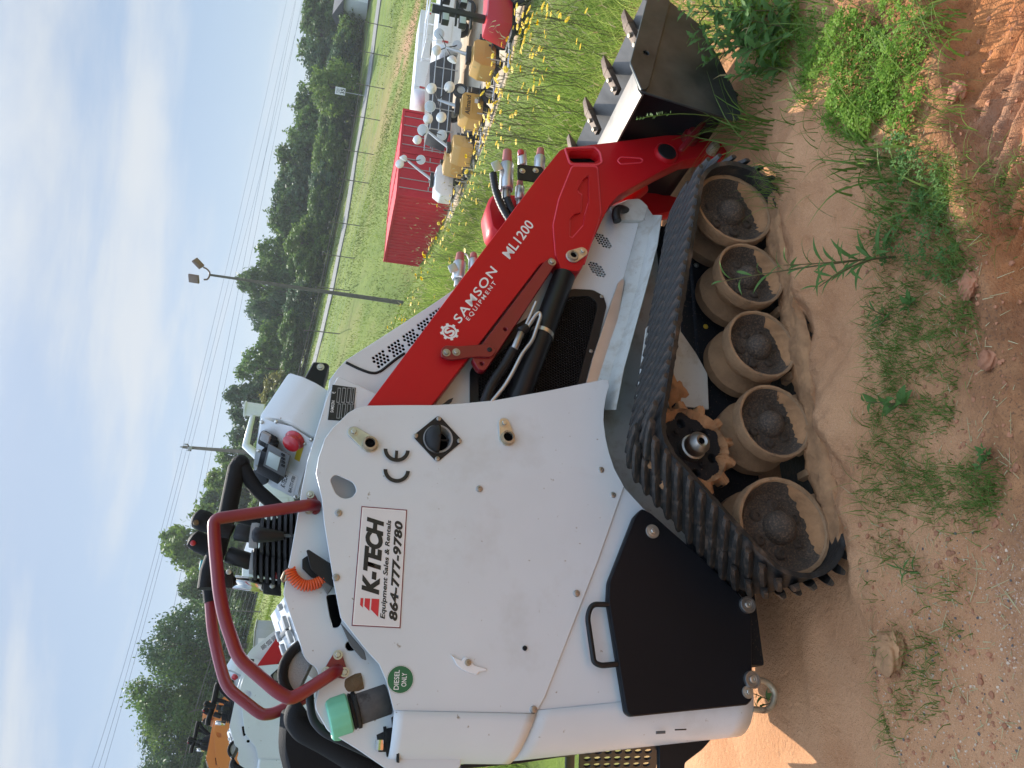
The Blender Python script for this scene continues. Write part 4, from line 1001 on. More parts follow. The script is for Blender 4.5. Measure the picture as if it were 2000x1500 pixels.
plate('lanyard_bracket', L, [(590, 1092), (600, 1085), (628, 1108), (630, 1130), (608, 1128), (590, 1110)], YI-.012, .004, M['black_plastic'], .003)
plate('cable_tray', L, [(633, 1132), (650, 1146), (640, 1160), (628, 1140)], YI-.03, .02, M['grey_plastic'], .003)
plate('edge_trim', L, [(664, 1215), (672, 1224), (712, 1272), (716, 1290), (706, 1286), (684, 1260)], YI-.03, .006, M['grey_plastic'], .004)
# filler neck with its green cap, foam knob, fuel cap
YN = .295
na, nb = my(757, 1366, YN), my(690, 1389, YN)
neck = cyl_between('filler_neck', L, na, nb, .048, M['grey_hose'], 30, .003)
dn = (nb-na)/np.linalg.norm(nb-na)
V, Fc = tube_data([nb-dn*.012, nb-dn*.010, nb-dn*.002, nb, nb+dn*.006, nb+dn*.008], [.05, .054, .054, .051, .054, .050], 30); pyd('neck_seal', V, Fc, M['black_plastic'], neck, smooth=40)
cap_c = nb+dn*.010; rings = []
for t, r in ((0, .052), (.004, .056), (.040, .0555), (.050, .052), (.054, .046), (.051, .042), (.050, .0)):
    rings.append((t, r))
V, Fc = [], []; SG = 28
au = np.cross(dn, [0, 1., 0]); au /= np.linalg.norm(au); av = np.cross(dn, au)
for (t, r) in rings:
    for k in range(SG*2):
        a = 2*pi*k/(SG*2); rr_ = r*(1 if (k % 4) or t > .045 else .965); V.append(cap_c+dn*t+rr_*(cos(a)*au+sin(a)*av))
for i in range(len(rings)-1):
    for k in range(SG*2): Fc.append((i*SG*2+k, i*SG*2+(k+1) % (SG*2), (i+1)*SG*2+(k+1) % (SG*2), (i+1)*SG*2+k))
pyd('green_cap', V, Fc, M['seafoam'], neck, smooth=30)
ka, kb = my(707, 1331, YN), my(668, 1343, YN); kd = kb-ka
knob = tube('foam_knob', L, [ka, ka+kd*.02, ka+kd*.3, ka+kd*.8, ka+kd, ka+kd*.9, ka+kd*.6], [.030, .036, .037, .034, .027, .015, .012], M['tan_foam'], 22)
cyl_between('knob_stem', knob, my(748, 1318, YN), my(705, 1331, YN), .026, M['rubber'], 20)
fa_, fb_ = my(772, 1444, YN), my(735, 1452, YN); fdv = fb_-fa_
fuel = tube('fuel_cap', L, [fa_, fa_+fdv*.02, fa_+fdv*.15, fa_+fdv*.16, fa_+fdv*.45, fa_+fdv*.46, fa_+fdv*.62, fa_+fdv*.63, fa_+fdv], [.055, .062, .060, .042, .042, .046, .046, .038, .036], M['black_plastic'], 28)
for k in range(7):
    a = 2*pi*k/7; ux = np.cross(fdv, [0, 1., 0]); ux /= np.linalg.norm(ux); p = fa_+fdv*.15+.052*(cos(a)*ux+sin(a)*np.array([0, 1., 0]))
    o = lathe('cap_screw', fuel, [(0, -.004), (.004, -.003), (.005, 0)], M['steel'], 8, 'y', p)
oz = my(741, 1455, YN-.045); box('cap_lock', fuel, oz-np.array((.012, .006, .01)), oz+np.array((.012, .006, .01)), M['chrome'], .003)
tube('roll_pad_frame', L, [my(*p, .36) for p in [(605, 1352), (606, 1385), (612, 1408), (632, 1431), (700, 1462), (800, 1508), (840, 1530)]], .0105, M['black_plastic'], 14, r=.03)
tube('thigh_pad', L, [my(*p, .47) for p in [(592, 1380), (580, 1390), (578, 1405), (592, 1425), (640, 1450), (720, 1500), (780, 1545)]], .033, M['black_foam'], 18, r=.03)
pad = plate('back_pad', L, [(548, 1385), (575, 1378), (640, 1440), (690, 1500), (640, 1560), (560, 1530), (542, 1460)], .60, .10, M['black_foam'], .03, bev=.02)
# rear bumper bar and perforated step
tube('rear_bar', L, [my(*p, .33) for p in [(1085, 1470), (1110, 1468), (1130, 1462)]], .012, M['black_paint'], 12)
s0, s1 = my(1132, 1446, .31), my(1290, 1444, .31)
t0, t1 = my(1128, 1560, .62), my(1300, 1560, .62)
u_, v_ = s1-s0, t0-s0
loops = [[(0, 0), (1, 0), (1, 1), (0, 1)]]
for i in range(7):
    for j in range(9):
        c = (.10+i*.127+(.063 if j % 2 else 0)*.0, .06+j*.11); loops.append([(c[0]+.047*cos(2*pi*k/10), c[1]+.036*sin(2*pi*k/10)) for k in range(10)])
me = curve_mesh(loops, .02, .002); a = co_np(me); nrm = np.cross(u_, v_); nrm /= np.linalg.norm(nrm)
set_co(me, s0[None]+a[:, :1]*u_[None]+a[:, 1:2]*v_[None]+a[:, 2:]*.35*nrm[None])
step = mobj('step_plate', me, M['black_paint'], L)
hexa('step_frame', step, [s0+(s0-s1)*.05, s0+(s0-s1)*.05+v_, s0+(s0-s1)*.16+v_, s0+(s0-s1)*.16], [q+nrm*.02 for q in (s0+(s0-s1)*.05, s0+(s0-s1)*.05+v_, s0+(s0-s1)*.16+v_, s0+(s0-s1)*.16)], M['black_paint'], .003)
plate('step_bracket', L, [(1288, 1441), (1384, 1438), (1388, 1446), (1372, 1464), (1338, 1490), (1336, 1530), (1288, 1530)], .34, .02, M['black_paint'], .006)
plate('rear_seam', L, [(1008, 1478), (1128, 1466), (1128, 1474), (1008, 1492), (900, 1502), (900, 1494)], .40, .02, M['black_paint'], .004)
for o_ in (panel, pan2): mirrored(o_)
# ================================================================== TERRAIN
RNG = np.random.default_rng(11)
_lat = RNG.random((256, 256))
def vnoise(x, y, s=1.0, seed=0):
    x = np.asarray(x, float)/s + 37.3*seed; y = np.asarray(y, float)/s + 11.7*seed
    xi, yi = np.floor(x).astype(int), np.floor(y).astype(int); fx, fy = x-xi, y-yi
    fx, fy = fx*fx*(3-2*fx), fy*fy*(3-2*fy)
    a, b = _lat[xi & 255, yi & 255], _lat[(xi+1) & 255, yi & 255]; c, d = _lat[xi & 255, (yi+1) & 255], _lat[(xi+1) & 255, (yi+1) & 255]
    return (a*(1-fx)+b*fx)*(1-fy)+(c*(1-fx)+d*fx)*fy - .5
def fbm(x, y, s, n=4, seed=0, g=.5): return sum(vnoise(x, y, s/2**i, seed+i)*g**i for i in range(n))
def smooth(a, b, x):
    t = np.clip((np.asarray(x, float)-a)/(b-a), 0, 1); return t*t*(3-2*t)
YARD_Z = wD(987, 130, 25)[2]
ctl = [(x, y, 0.) for x in (-3, -1.5, 0, 1.5, 2.6) for y in (-4, -2, 0, 1.5, 3, 4.3)]
ctl += [(2.8, 6.3, -.22), (3.6, 5.2, -.30), (4.3, 4.0, -.35), (2.1, 9.0, -.02), (1.5, 12, .05), (-.5, 12, .2), (-2.2, 6, .25), (-4, 9, .8), (-6, 14, 1.5), (-5, 4, .5), (-8, 2, .8)]
ctl += [(5.0, 10.5, -2.3), (7.0, 12, -3.0), (4.2, 14.5, -2.3), (8, 6, -2.6), (12, 0, -3)]
for (px_, py_, D) in ((987, 130, 25), (1000, 60, 24), (930, 330, 30), (905, 200, 33), (875, 400, 36), (820, 515, 40), (787, 592, 28), (840, 60, 42), (767, 54, 64), (731, 302, 62), (695, 480, 57), (662, 652, 52), (600, 880, 49), (511, 1195, 46), (453, 1387, 46), (705, 40, 88), (680, 250, 88), (655, 400, 85), (610, 620, 80), (545, 900, 75), (500, 1150, 70), (452, 1407, 66), (700, 820, 30), (570, 1050, 30), (520, 1300, 24), (505, 1450, 20)):
    ctl.append(tuple(wD(px_, py_, D)))
for (px_, py_) in ((700, 40), (650, 400), (590, 700), (520, 1100), (440, 1450)): p = wD(px_, py_, 90); ctl.append((p[0]*3.3, p[1]*3.3, p[2]+3)); ctl.append((p[0]*1.5, p[1]*1.5, p[2]+.6))
ctl += [(60, -20, -4), (-60, -20, 6), (0, -60, 0), (150, 0, -4), (-150, 0, 10), (0, -300, 0), (-100, 40, 9), (100, 60, -4)]
ctl = np.array(ctl); _D = np.sqrt(((ctl[:, None, :2]-ctl[None, :, :2])**2).sum(-1)+.6)
_Wt = np.linalg.solve(_D + 1e-6*np.eye(len(ctl)), ctl[:, 2]-0)
def hbase(X, Y):
    X, Y = np.asarray(X, float).ravel(), np.asarray(Y, float).ravel(); out_ = np.zeros(len(X))
    for i in range(0, len(X), 40000):
        d_ = np.sqrt((X[i:i+40000, None]-ctl[None, :, 0])**2+(Y[i:i+40000, None]-ctl[None, :, 1])**2+.6); out_[i:i+40000] = d_@_Wt
    return out_
# edge of the driven clay strip in front
edge = np.array([wz(*p, 0)[:2] for p in ((1790, -320), (1810, -150), (1818, 0), (1842, 110), (1848, 230), (1878, 330), (1903, 430), (1925, 520), (1952, 600), (1975, 680), (2000, 760), (2060, 900), (2160, 1100))])
def edge_dist(X, Y):
    best = np.full(X.shape, 1e9); sgn = np.ones(X.shape); al = np.zeros(X.shape); acc = 0
    for a, b in zip(edge[:-1], edge[1:]):
        d_ = b-a; l = np.linalg.norm(d_); t = np.clip(((X-a[0])*d_[0]+(Y-a[1])*d_[1])/l**2, 0, 1)
        qx, qy = X-(a[0]+t*d_[0]), Y-(a[1]+t*d_[1]); q = np.hypot(qx, qy); m_ = q < best
        best = np.where(m_, q, best); sgn = np.where(m_, np.sign(d_[0]*(Y-a[1])-d_[1]*(X-a[0])), sgn); al = np.where(m_, acc+t*l, al); acc += l
    return best*sgn, al                                   # positive on the camera's side
_tp = edge_dist(np.array([.9]), np.array([.9]))[0][0]; ESG = 1 if _tp > 0 else -1
def terrain(X, Y):
    X, Y = np.asarray(X, float).ravel(), np.asarray(Y, float).ravel()
    r = np.hypot(X, Y); z = hbase(X, Y)
    near = 1-smooth(3.6, 5.0, r)
    z = z*(1-near*.92)
    xm = _c*(X-MX)+_s*(Y-MY); ym = -_s*(X-MX)+_c*(Y-MY)
    dm = near
    # gentle unevenness everywhere, growing with distance
    z += .015*fbm(X, Y, .9, 3, 1)*dm + .006*fbm(X, Y, .16, 3, 5)*dm + (1-dm)*.12*fbm(X, Y, 5, 4, 9)
    # sand pushed up along the outside of the track, smooth and low
    on = smooth(-.75, -.2, xm)*(1-smooth(1.15, 1.6, xm))
    z += dm*on*(.050*np.exp(-((ym+.12)/.09)**2)*(1+1.3*fbm(X, Y, .14, 4, 17)) + .024*np.exp(-((ym+.33)/.16)**2))
    z += dm*.004*np.exp(-((ym-.07)/.16)**2)*smooth(-.35, -.1, xm)*(1-smooth(1.2, 1.4, xm))
    z += dm*.010*fbm(X, Y, .045, 3, 19)*on*np.exp(-((ym+.2)/.25)**2)
    # rut left by the track behind the loader
    z -= dm*.020*smooth(.16, .10, np.abs(ym-.07))*(1-smooth(-.32, -.18, xm))
    z += dm*.014*np.exp(-((np.abs(ym-.07)-.17)/.04)**2)*(1-smooth(-.32, -.18, xm))
    # rough soil away from the sand
    soil = smooth(-.40, -.62, ym)
    z += dm*soil*(.018*fbm(X, Y, .06, 4, 21)+.014*fbm(X, Y, .22, 3, 25))
    # the driven clay strip: a step down with cleat prints across it
    e, al = edge_dist(X, Y); e = e*ESG + .02*fbm(X, Y, .15, 3, 31)
    st = smooth(0., .055, e)*dm; z -= .065*st
    z += dm*.020*np.exp(-((e+.02)/.035)**2)*(1+1.5*fbm(X, Y, .08, 2, 35))
    ph = (al*1.0 + e*.85)/.066 + .25*fbm(X, Y, .3, 2, 41)
    bars = np.abs(((ph % 1.0)-.5)*2); bars = smooth(.25, .75, bars)
    fade = .35+.65*smooth(-.25, .25, fbm(X, Y, .25, 2, 45))
    z += st*fade*(.034*(bars-.5)) + st*.016*fbm(X, Y, .05, 3, 47)
    # pocks of rain in the sand
    pk = vnoise(X, Y, .035, 51); z -= dm*(1-soil)*(1-st)*.006*smooth(.36, .46, pk)
    return z, dm, soil, st, e, xm, ym
# polar sheet: fine in front of the camera, coarse behind, out to the horizon
az = np.r_[np.linspace(-180, -46, 28, endpoint=False), np.linspace(-46, 46, 520, endpoint=False), np.linspace(46, 180, 28, endpoint=False)]
rr = [.25]
while rr[-1] < 4.6: rr.append(rr[-1]*1.0062+.0004)
while rr[-1] < 640: rr.append(rr[-1]*1.028)
rr = np.array(rr); NA, NR = len(az), len(rr)
A_, R_ = np.meshgrid(np.radians(az), rr); GX, GY = (R_*np.sin(A_)).ravel(), (R_*np.cos(A_)).ravel()
GX = np.r_[GX, 0.]; GY = np.r_[GY, 0.]
GZ, m_dm, m_soil, m_clay, m_e, m_x, m_y = terrain(GX, GY)
me = bpy.data.meshes.new('ground'); nv = len(GX)
idx = np.arange(NA*NR).reshape(NR, NA)
a = idx[:-1]; b = idx[1:]; quads = np.stack([a, np.roll(a, -1, 1), np.roll(b, -1, 1), b], -1).reshape(-1, 4)[:, ::-1]
tri = np.stack([np.full(NA, NA*NR), np.roll(idx[0], -1), idx[0]], -1)
me.vertices.add(nv); me.vertices.foreach_set('co', np.stack([GX, GY, GZ], 1).ravel())
nl = quads.size+tri.size; me.loops.add(nl); me.loops.foreach_set('vertex_index', np.r_[quads.ravel(), tri.ravel()].astype(np.int32))
nf = len(quads)+len(tri); me.polygons.add(nf)
me.polygons.foreach_set('loop_start', np.r_[np.arange(len(quads))*4, quads.size+np.arange(len(tri))*3].astype(np.int32))
me.update(calc_edges=True); shade(me, True)
# where each kind of ground lies
wn = fbm(GX, GY, .5, 4, 61)
yard_c = wD(930, 110, 30)
yx, yy_ = GX-yard_c[0], GY-yard_c[1]
def ymask(X, Y):
    q = np.hypot((X-yard_c[0]-1)/8.5, (Y-yard_c[1]+.5)/8.0); return 1-smooth(.85, 1.05, q+.25*fbm(X, Y, 3., 3, 66))
m_yard = ymask(GX, GY)
m_field = np.clip(smooth(3.3, 4.3, np.hypot(GX, GY)+1.0*fbm(GX, GY, .8, 3, 63)-.9*smooth(.8, 1.6, GX)), 0, 1)
m_field = m_field*(1-m_yard)*(1-m_clay)
m_grav = smooth(.05, -.35, m_x+.25*wn)*m_soil*(1-m_clay)
bare = wD(770, 60, 52)
m_bare = np.exp(-(((GX-bare[0])*.35+(GY-bare[1])*.10)**2+((GY-bare[1])*.11)**2)**.5*1.0)*smooth(-.1, .35, fbm(GX, GY, 3, 3, 71)+.25)*1.2
for nm2, arr in (('clay', m_clay), ('soil', m_soil), ('gravel', m_grav), ('field', m_field), ('yard', m_yard), ('bare', np.clip(m_bare, 0, 1))):
    at = me.attributes.new(nm2, 'FLOAT', 'POINT'); at.data.foreach_set('value', np.asarray(arr, np.float32))
gm = bpy.data.materials.new('ground'); gm.use_nodes = True; t = gm.node_tree; bs_ = t.nodes['Principled BSDF']; bs_.inputs['Roughness'].default_value = .95; bs_.inputs['Specular IOR Level'].default_value = .2
geo = t.nodes.new('ShaderNodeNewGeometry').outputs['Position']
def gn(sc, det=4, ro=.55, ty='ShaderNodeTexNoise'):
    n = t.nodes.new(ty); n.inputs['Scale'].default_value = sc
    if ty == 'ShaderNodeTexNoise': n.inputs['Detail'].default_value = det; n.inputs['Roughness'].default_value = ro
    t.links.new(geo, n.inputs['Vector']); return n.outputs[0]
def grm(src, a_, b_, lo=0., hi=1.):
    r = t.nodes.new('ShaderNodeMapRange'); r.inputs[1].default_value = a_; r.inputs[2].default_value = b_; r.inputs[3].default_value = lo; r.inputs[4].default_value = hi; t.links.new(src, r.inputs[0]); return r.outputs[0]
def gmix(f, c1, c2):
    x = t.nodes.new('ShaderNodeMixRGB')
    for s_, c_ in (('Fac', f), ('Color1', c1), ('Color2', c2)):
        if isinstance(c_, (tuple, float)): x.inputs[s_].default_value = (*c_, 1) if isinstance(c_, tuple) else c_
        else: t.links.new(c_, x.inputs[s_])
    return x.outputs[0]
def gat(nm2):
    a_ = t.nodes.new('ShaderNodeAttribute'); a_.attribute_name = nm2; return a_.outputs['Fac']
def gmul(a_, b_):
    m_ = t.nodes.new('ShaderNodeMath'); m_.operation = 'MULTIPLY'
    for i, c_ in enumerate((a_, b_)):
        if isinstance(c_, float): m_.inputs[i].default_value = c_
        else: t.links.new(c_, m_.inputs[i])
    return m_.outputs[0]
sand = gmix(grm(gn(3.2, 5), .3, .7), (.47, .215, .098), (.64, .335, .170))
sand = gmix(gmul(grm(gn(420, 2), .52, .70), .45), sand, (.22, .10, .05))
sand = gmix(gmul(grm(gn(520, 2), .60, .72), .5), sand, (.78, .56, .38))
soilc = gmix(grm(gn(7, 6, .65), .32, .68), (.21, .090, .040), (.48, .225, .100))
soilc = gmix(gmul(grm(gn(150, 3), .55, .68), .7), soilc, (.12, .07, .045))
grav = gmix(grm(gn(60, 3, .7), .35, .65), (.32, .150, .072), (.58, .315, .170))
grav = gmix(grm(gn(210, 2), .60, .66), grav, (.70, .60, .52))
grav = gmix(grm(gn(170, 2, .6), .64, .70), grav, (.09, .07, .06))
clay = gmix(grm(gn(9, 6, .6), .3, .7), (.30, .095, .032), (.60, .25, .095))
clay = gmix(gmul(grm(gn(2.0, 4), .48, .66), .7), clay, (.34, .20, .13))
clay = gmix(gmul(grm(gn(90, 4, .7), .55, .70), .6), clay, (.12, .05, .025))
fld = gmix(grm(gn(.35, 5, .6), .35, .65), (.10, .15, .018), (.17, .21, .035))
fld = gmix(gmul(grm(gn(4.5, 5, .7), .42, .66), .75), fld, (.075, .105, .018))
fld = gmix(gmul(grm(gn(.16, 5, .65), .52, .68), .45), fld, (.22, .175, .075))
fld = gmix(gat('bare'), fld, (.34, .19, .105))
yrd = gmix(grm(gn(1.2, 5), .3, .7), (.36, .29, .20), (.50, .42, .31)); yrd = gmix(gmul(grm(gn(.5, 4), .5, .65), .5), yrd, (.40, .23, .13))
col = gmix(gat('soil'), sand, soilc); col = gmix(gat('gravel'), col, grav); col = gmix(gat('clay'), col, clay); col = gmix(gat('field'), col, fld); col = gmix(gat('yard'), col, yrd)
t.links.new(col, bs_.inputs['Base Color'])
bpn = t.nodes.new('ShaderNodeBump'); bpn.inputs['Strength'].default_value = .85; bpn.inputs['Distance'].default_value = .014
hs = t.nodes.new('ShaderNodeMath'); hs.operation = 'ADD'; t.links.new(gmul(gn(320, 3), .35), hs.inputs[0]); t.links.new(gn(60, 5, .65), hs.inputs[1]); t.links.new(hs.outputs[0], bpn.inputs['Height']); t.links.new(bpn.outputs[0], bs_.inputs['Normal'])
me.materials.append(gm)
ground = mobj('ground', me, None); tag(ground, kind='structure')
def gz(X, Y): return terrain(np.atleast_1d(X), np.atleast_1d(Y))[0]
def gzz(x, y): return float(gz(x, y)[0])
def hit(px_, py_, t0=.6, t1=150):
    """where the sight line through a pixel meets the ground"""
    d_ = ray(px_, py_); ts = np.geomspace(t0, t1, 900); P = CAM[None]+ts[:, None]*d_[None]; zz = gz(P[:, 0], P[:, 1]); k = np.argmax(P[:, 2] < zz)
    if k == 0: return P[-1]
    a_, b_ = ts[k-1], ts[k]
    for _ in range(12):
        m_ = (a_+b_)/2; q = CAM+m_*d_
        if q[2] < gzz(q[0], q[1]): b_ = m_
        else: a_ = m_
    q = CAM+b_*d_; return np.array([q[0], q[1], gzz(q[0], q[1])])

# ================================================================== GRASS AND PLANTS
def leafmat(name, c0, c1, rough=.5, tr=.35, sc=None):
    m = bpy.data.materials.new(name); m.use_nodes = True; t_ = m.node_tree; b_ = t_.nodes['Principled BSDF']; b_.inputs['Roughness'].default_value = rough; b_.inputs['Specular IOR Level'].default_value = .12
    g_ = t_.nodes.new('ShaderNodeNewGeometry'); x = t_.nodes.new('ShaderNodeMixRGB'); x.inputs[1].default_value = (*c0, 1); x.inputs[2].default_value = (*c1, 1); t_.links.new(g_.outputs['Random Per Island'], x.inputs[0])
    o_ = x.outputs[0]
    if sc:
        n = t_.nodes.new('ShaderNodeTexNoise'); n.inputs['Scale'].default_value = sc; t_.links.new(g_.outputs['Position'], n.inputs[0])
        r = t_.nodes.new('ShaderNodeMapRange'); r.inputs[1].default_value = .35; r.inputs[2].default_value = .65; r.inputs[3].default_value = .55; r.inputs[4].default_value = 1.3; t_.links.new(n.outputs[0], r.inputs[0])
        y = t_.nodes.new('ShaderNodeMixRGB'); y.blend_type = 'MULTIPLY'; y.inputs[0].default_value = 1; t_.links.new(o_, y.inputs[1]); t_.links.new(r.outputs[0], y.inputs[2]); o_ = y.outputs[0]
    t_.links.new(o_, b_.inputs['Base Color'])
    tr_ = t_.nodes.new('ShaderNodeBsdfTranslucent'); t_.links.new(o_, tr_.inputs[0]); ms_ = t_.nodes.new('ShaderNodeMixShader'); ms_.inputs[0].default_value = tr
    t_.links.new(b_.outputs[0], ms_.inputs[1]); t_.links.new(tr_.outputs[0], ms_.inputs[2]); t_.links.new(ms_.outputs[0], t_.nodes['Material Output'].inputs[0])
    M[name] = m; return m
leafmat('grass_tall', (.13, .235, .028), (.38, .43, .12), .5, .5, .8)
leafmat('grass_short', (.105, .17, .018), (.19, .23, .040), .5, .45, .3)
leafmat('grass_tuft', (.085, .165, .024), (.19, .27, .065), .45, .4)
leafmat('clover', (.13, .25, .026), (.22, .35, .05), .45, .45)
leafmat('weed_leaf', (.065, .15, .035), (.12, .21, .055), .45, .35)
leafmat('sage_leaf', (.070, .155, .040), (.12, .22, .055), .5, .35)
leafmat('straw', (.36, .28, .13), (.52, .46, .26), .6, .25)
mat('petal', (.90, .64, .010), .5, trans=.4)
mat('flower_eye', (.45, .24, .01), .6)
mat('weed_stem', (.10, .09, .035), .6)
def blades(name, P, H, W_, lean, m, parent=None, seg=3, seed=1, kind='stuff', tip=.05):
    """one object of bent tapering grass blades"""
    g_ = np.random.default_rng(seed); n = len(P); an = g_.random(n)*2*pi; la = g_.random(n)*2*pi
    H = np.broadcast_to(H, n); W_ = np.broadcast_to(W_, n); lean = np.broadcast_to(lean, n)*(.3+g_.random(n))
    cols = []
    for k in range(seg+1):
        t_ = k/seg; w_ = W_*(1-t_)**.7 if k < seg else W_*tip
        c = P + np.stack([np.cos(la)*lean*H*t_**2, np.sin(la)*lean*H*t_**2, H*(t_-.35*lean*t_**2)], 1)
        s_ = np.stack([np.cos(an)*w_/2, np.sin(an)*w_/2, 0*w_], 1); cols += [c-s_, c+s_]
    V = np.stack(cols, 1).reshape(-1, 3); K = 2*(seg+1); base = (np.arange(n)*K)[:, None]
    F = np.concatenate([base+np.array([[2*k, 2*k+1, 2*k+3, 2*k+2]]) for k in range(seg)], 1).reshape(-1, 4)
    me_ = bpy.data.meshes.new(name); me_.vertices.add(len(V)); me_.vertices.foreach_set('co', V.ravel()); me_.loops.add(F.size); me_.loops.foreach_set('vertex_index', F.ravel().astype(np.int32)); me_.polygons.add(len(F)); me_.polygons.foreach_set('loop_start', (np.arange(len(F))*4).astype(np.int32)); me_.update(calc_edges=True); shade(me_, True)
    o = mobj(name, me_, m, parent)
    return tag(o, kind=kind) if kind else o
def scatter(n, amin, amax, r0, r1, seed, power=1.0):
    g_ = np.random.default_rng(seed); a_ = np.radians(amin+(amax-amin)*g_.random(n)); r = r0*(r1/r0)**(g_.random(n)**power); X, Y = r*np.sin(a_), r*np.cos(a_); return X, Y, r, g_
# tall meadow between the loader and the crest of the bank
X, Y, r, g_ = scatter(165000, -42, 40, 2.6, 15, 5)
z_, dm_, so_, cl_, e_, xm_, ym_ = terrain(X, Y)
fm = np.maximum(smooth(3.2, 4.4, r+1.0*fbm(X, Y, .8, 3, 63)-.6*smooth(.8, 1.6, X)), .5*smooth(1.45, 1.8, xm_+.5*fbm(X, Y, .3, 3, 64))*smooth(-.35, .0, ym_))
inl = (xm_ > -.75) & (xm_ < 2.0) & (ym_ > -.1) & (ym_ < 1.05)
keep = (g_.random(len(X)) < fm) & ~inl & (ymask(X, Y) < .4)
# behind the loader on its own left the lot is bare and trodden
keep &= ~((xm_ < .6) & (ym_ < 3.2) & (ym_ > -1))
X, Y, r, z_ = X[keep], Y[keep], r[keep], z_[keep]; P = np.stack([X, Y, z_-.01], 1)
hh = (.10+.25*g_.random(len(X))**2.2)*(.75+.7*(.5+fbm(X, Y, 1.2, 3, 81)))*smooth(1.5, 5.5, r)*(1.0-.5*smooth(8, 14, r)*(X < 0)) + .05
tag(blades('meadow_grass', P, hh, .0030+.0010*r*.45, .85, M['grass_tall'], seed=6), 'tall unmown meadow grass between loader and bank', 'grass')
# pale seed heads of the meadow grass
sel = g_.random(len(X)) < .05; n_ = int(sel.sum()); Ps = P[sel]+np.stack([g_.normal(0, .04, n_), g_.normal(0, .04, n_), hh[sel]*(1.0+.5*g_.random(n_))], 1)
blades('meadow_seed_heads', Ps, .03+.04*g_.random(n_), .006+.0006*r[sel], .9, M['straw'], seed=16, seg=2)['label'] = 'pale seed heads standing in the meadow grass'
# mown slope beyond, out to the fence
X, Y, r, g_ = scatter(230000, -36, 32, 13, 75, 7)
keep = ymask(X, Y) < .35 + .0*X
X, Y, r = X[keep], Y[keep], r[keep]; z_ = gz(X, Y); pat = fbm(X, Y, 6, 3, 91)
keep = g_.random(len(X)) < .35+1.3*(pat+.2); X, Y, r, z_ = X[keep], Y[keep], r[keep], z_[keep]
blades('slope_grass', np.stack([X, Y, z_-.02], 1), (.05+.08*g_.random(len(X)))*(1+.008*r), .0028*r**.78, .6, M['grass_short'], seg=1, seed=8)['label'] = 'short grass on the slope running up to the fence'
# yellow flowers standing above the meadow
def flower_mesh(seed):
    g_ = np.random.default_rng(seed); V, F, mi = [], [], []; tl = g_.normal(0, .25, 2); R0 = .017
    for ring in (0, 1):
        n = 9
        for k in range(n):
            a_ = 2*pi*k/n+ring*.35; r1 = R0*(1-.35*ring); c, s = cos(a_), sin(a_); w_ = .0062; o = len(V)
            for (q, wd, hz_) in ((.002, .4, .004+ring*.002), (r1*.6, 1, .008+ring*.003), (r1, .55, .006+ring*.004)):
                V.append((q*c-wd*w_*s/1.0, q*s+wd*w_*c, hz_)); V.append((q*c+wd*w_*s, q*s-wd*w_*c, hz_))
            F += [(o, o+1, o+3, o+2), (o+2, o+3, o+5, o+4)]; mi += [0, 0]
    o = len(V)
    for k in range(6): a_ = k*pi/3; V.append((.0045*cos(a_), .0045*sin(a_), .010))
    F.append(tuple(o+k for k in range(6))); mi.append(1)
    V = [np.array(v) for v in V]; V = [np.array((v[0], v[1], v[2]+tl[0]*v[0]+tl[1]*v[1])) for v in V]
    # a swaying stalk below
    b_ = g_.normal(0, .06, 2); pth = [np.array((b_[0]*t_*(1), b_[1]*t_, -t_*.62)) for t_ in (0, .33, .66, 1)]
    pth = [np.array((b_[0]*sin(t_*3), b_[1]*sin(t_*2.5), .004-t_*.62)) for t_ in (0, .3, .6, 1)]
    v2, f2 = tube_data(pth, .0016, 4); o = len(V); V += v2; F += [tuple(i+o for i in f) for f in f2]; mi += [2]*len(f2)
    me_ = bpy.data.meshes.new('flower'); me_.from_pydata([tuple(map(float, v)) for v in V], [], F)
    for m_ in ('petal', 'flower_eye', 'weed_stem'): me_.materials.append(M[m_])
    me_.polygons.foreach_set('material_index', mi); me_.update(); return me_
FM = [flower_mesh(i) for i in range(6)]
g_ = np.random.default_rng(21); cnt = 0; tries = 0
while cnt < 285 and tries < 6000:
    tries += 1
    # aim flowers where the photograph shows them: along the crest, right of the loader's hood
    y_ = 5+g_.random()*640; xc = np.interp(y_, (0, 60, 200, 330, 430, 520, 600, 660), (1015, 1000, 950, 905, 870, 825, 800, 745))
    x_ = xc+abs(g_.normal(0, 1))*np.interp(y_, (0, 200, 400, 650), (75, 75, 60, 45))-8+g_.normal(0, 8)
    if 290 < y_ < 470 and x_ > 960: continue
    D = np.interp(y_, (0, 200, 400, 520, 600, 660), (5.2, 6.0, 8.0, 9.5, 11, 12))*(.72+.4*g_.random())
    p = wD(x_, y_, D); base = gzz(p[0], p[1]); h_ = p[2]-base
    if not (.22 < h_ < .85): continue
    o = bpy.data.objects.new('yellow_wildflower', FM[cnt % 6]); o.location = tuple(p); o.rotation_euler = (g_.normal(0, .12), g_.normal(0, .12), g_.random()*6.3); s_ = max(h_/.62, .55)*1.05; q_ = .95+.35*g_.random(); o.scale = (q_, q_, h_/.62)
    link(o); tag(o, 'yellow wildflower on a thin stalk standing above the meadow grass', 'flower', 'yellow wildflowers in the meadow'); cnt += 1
print('flowers', cnt)
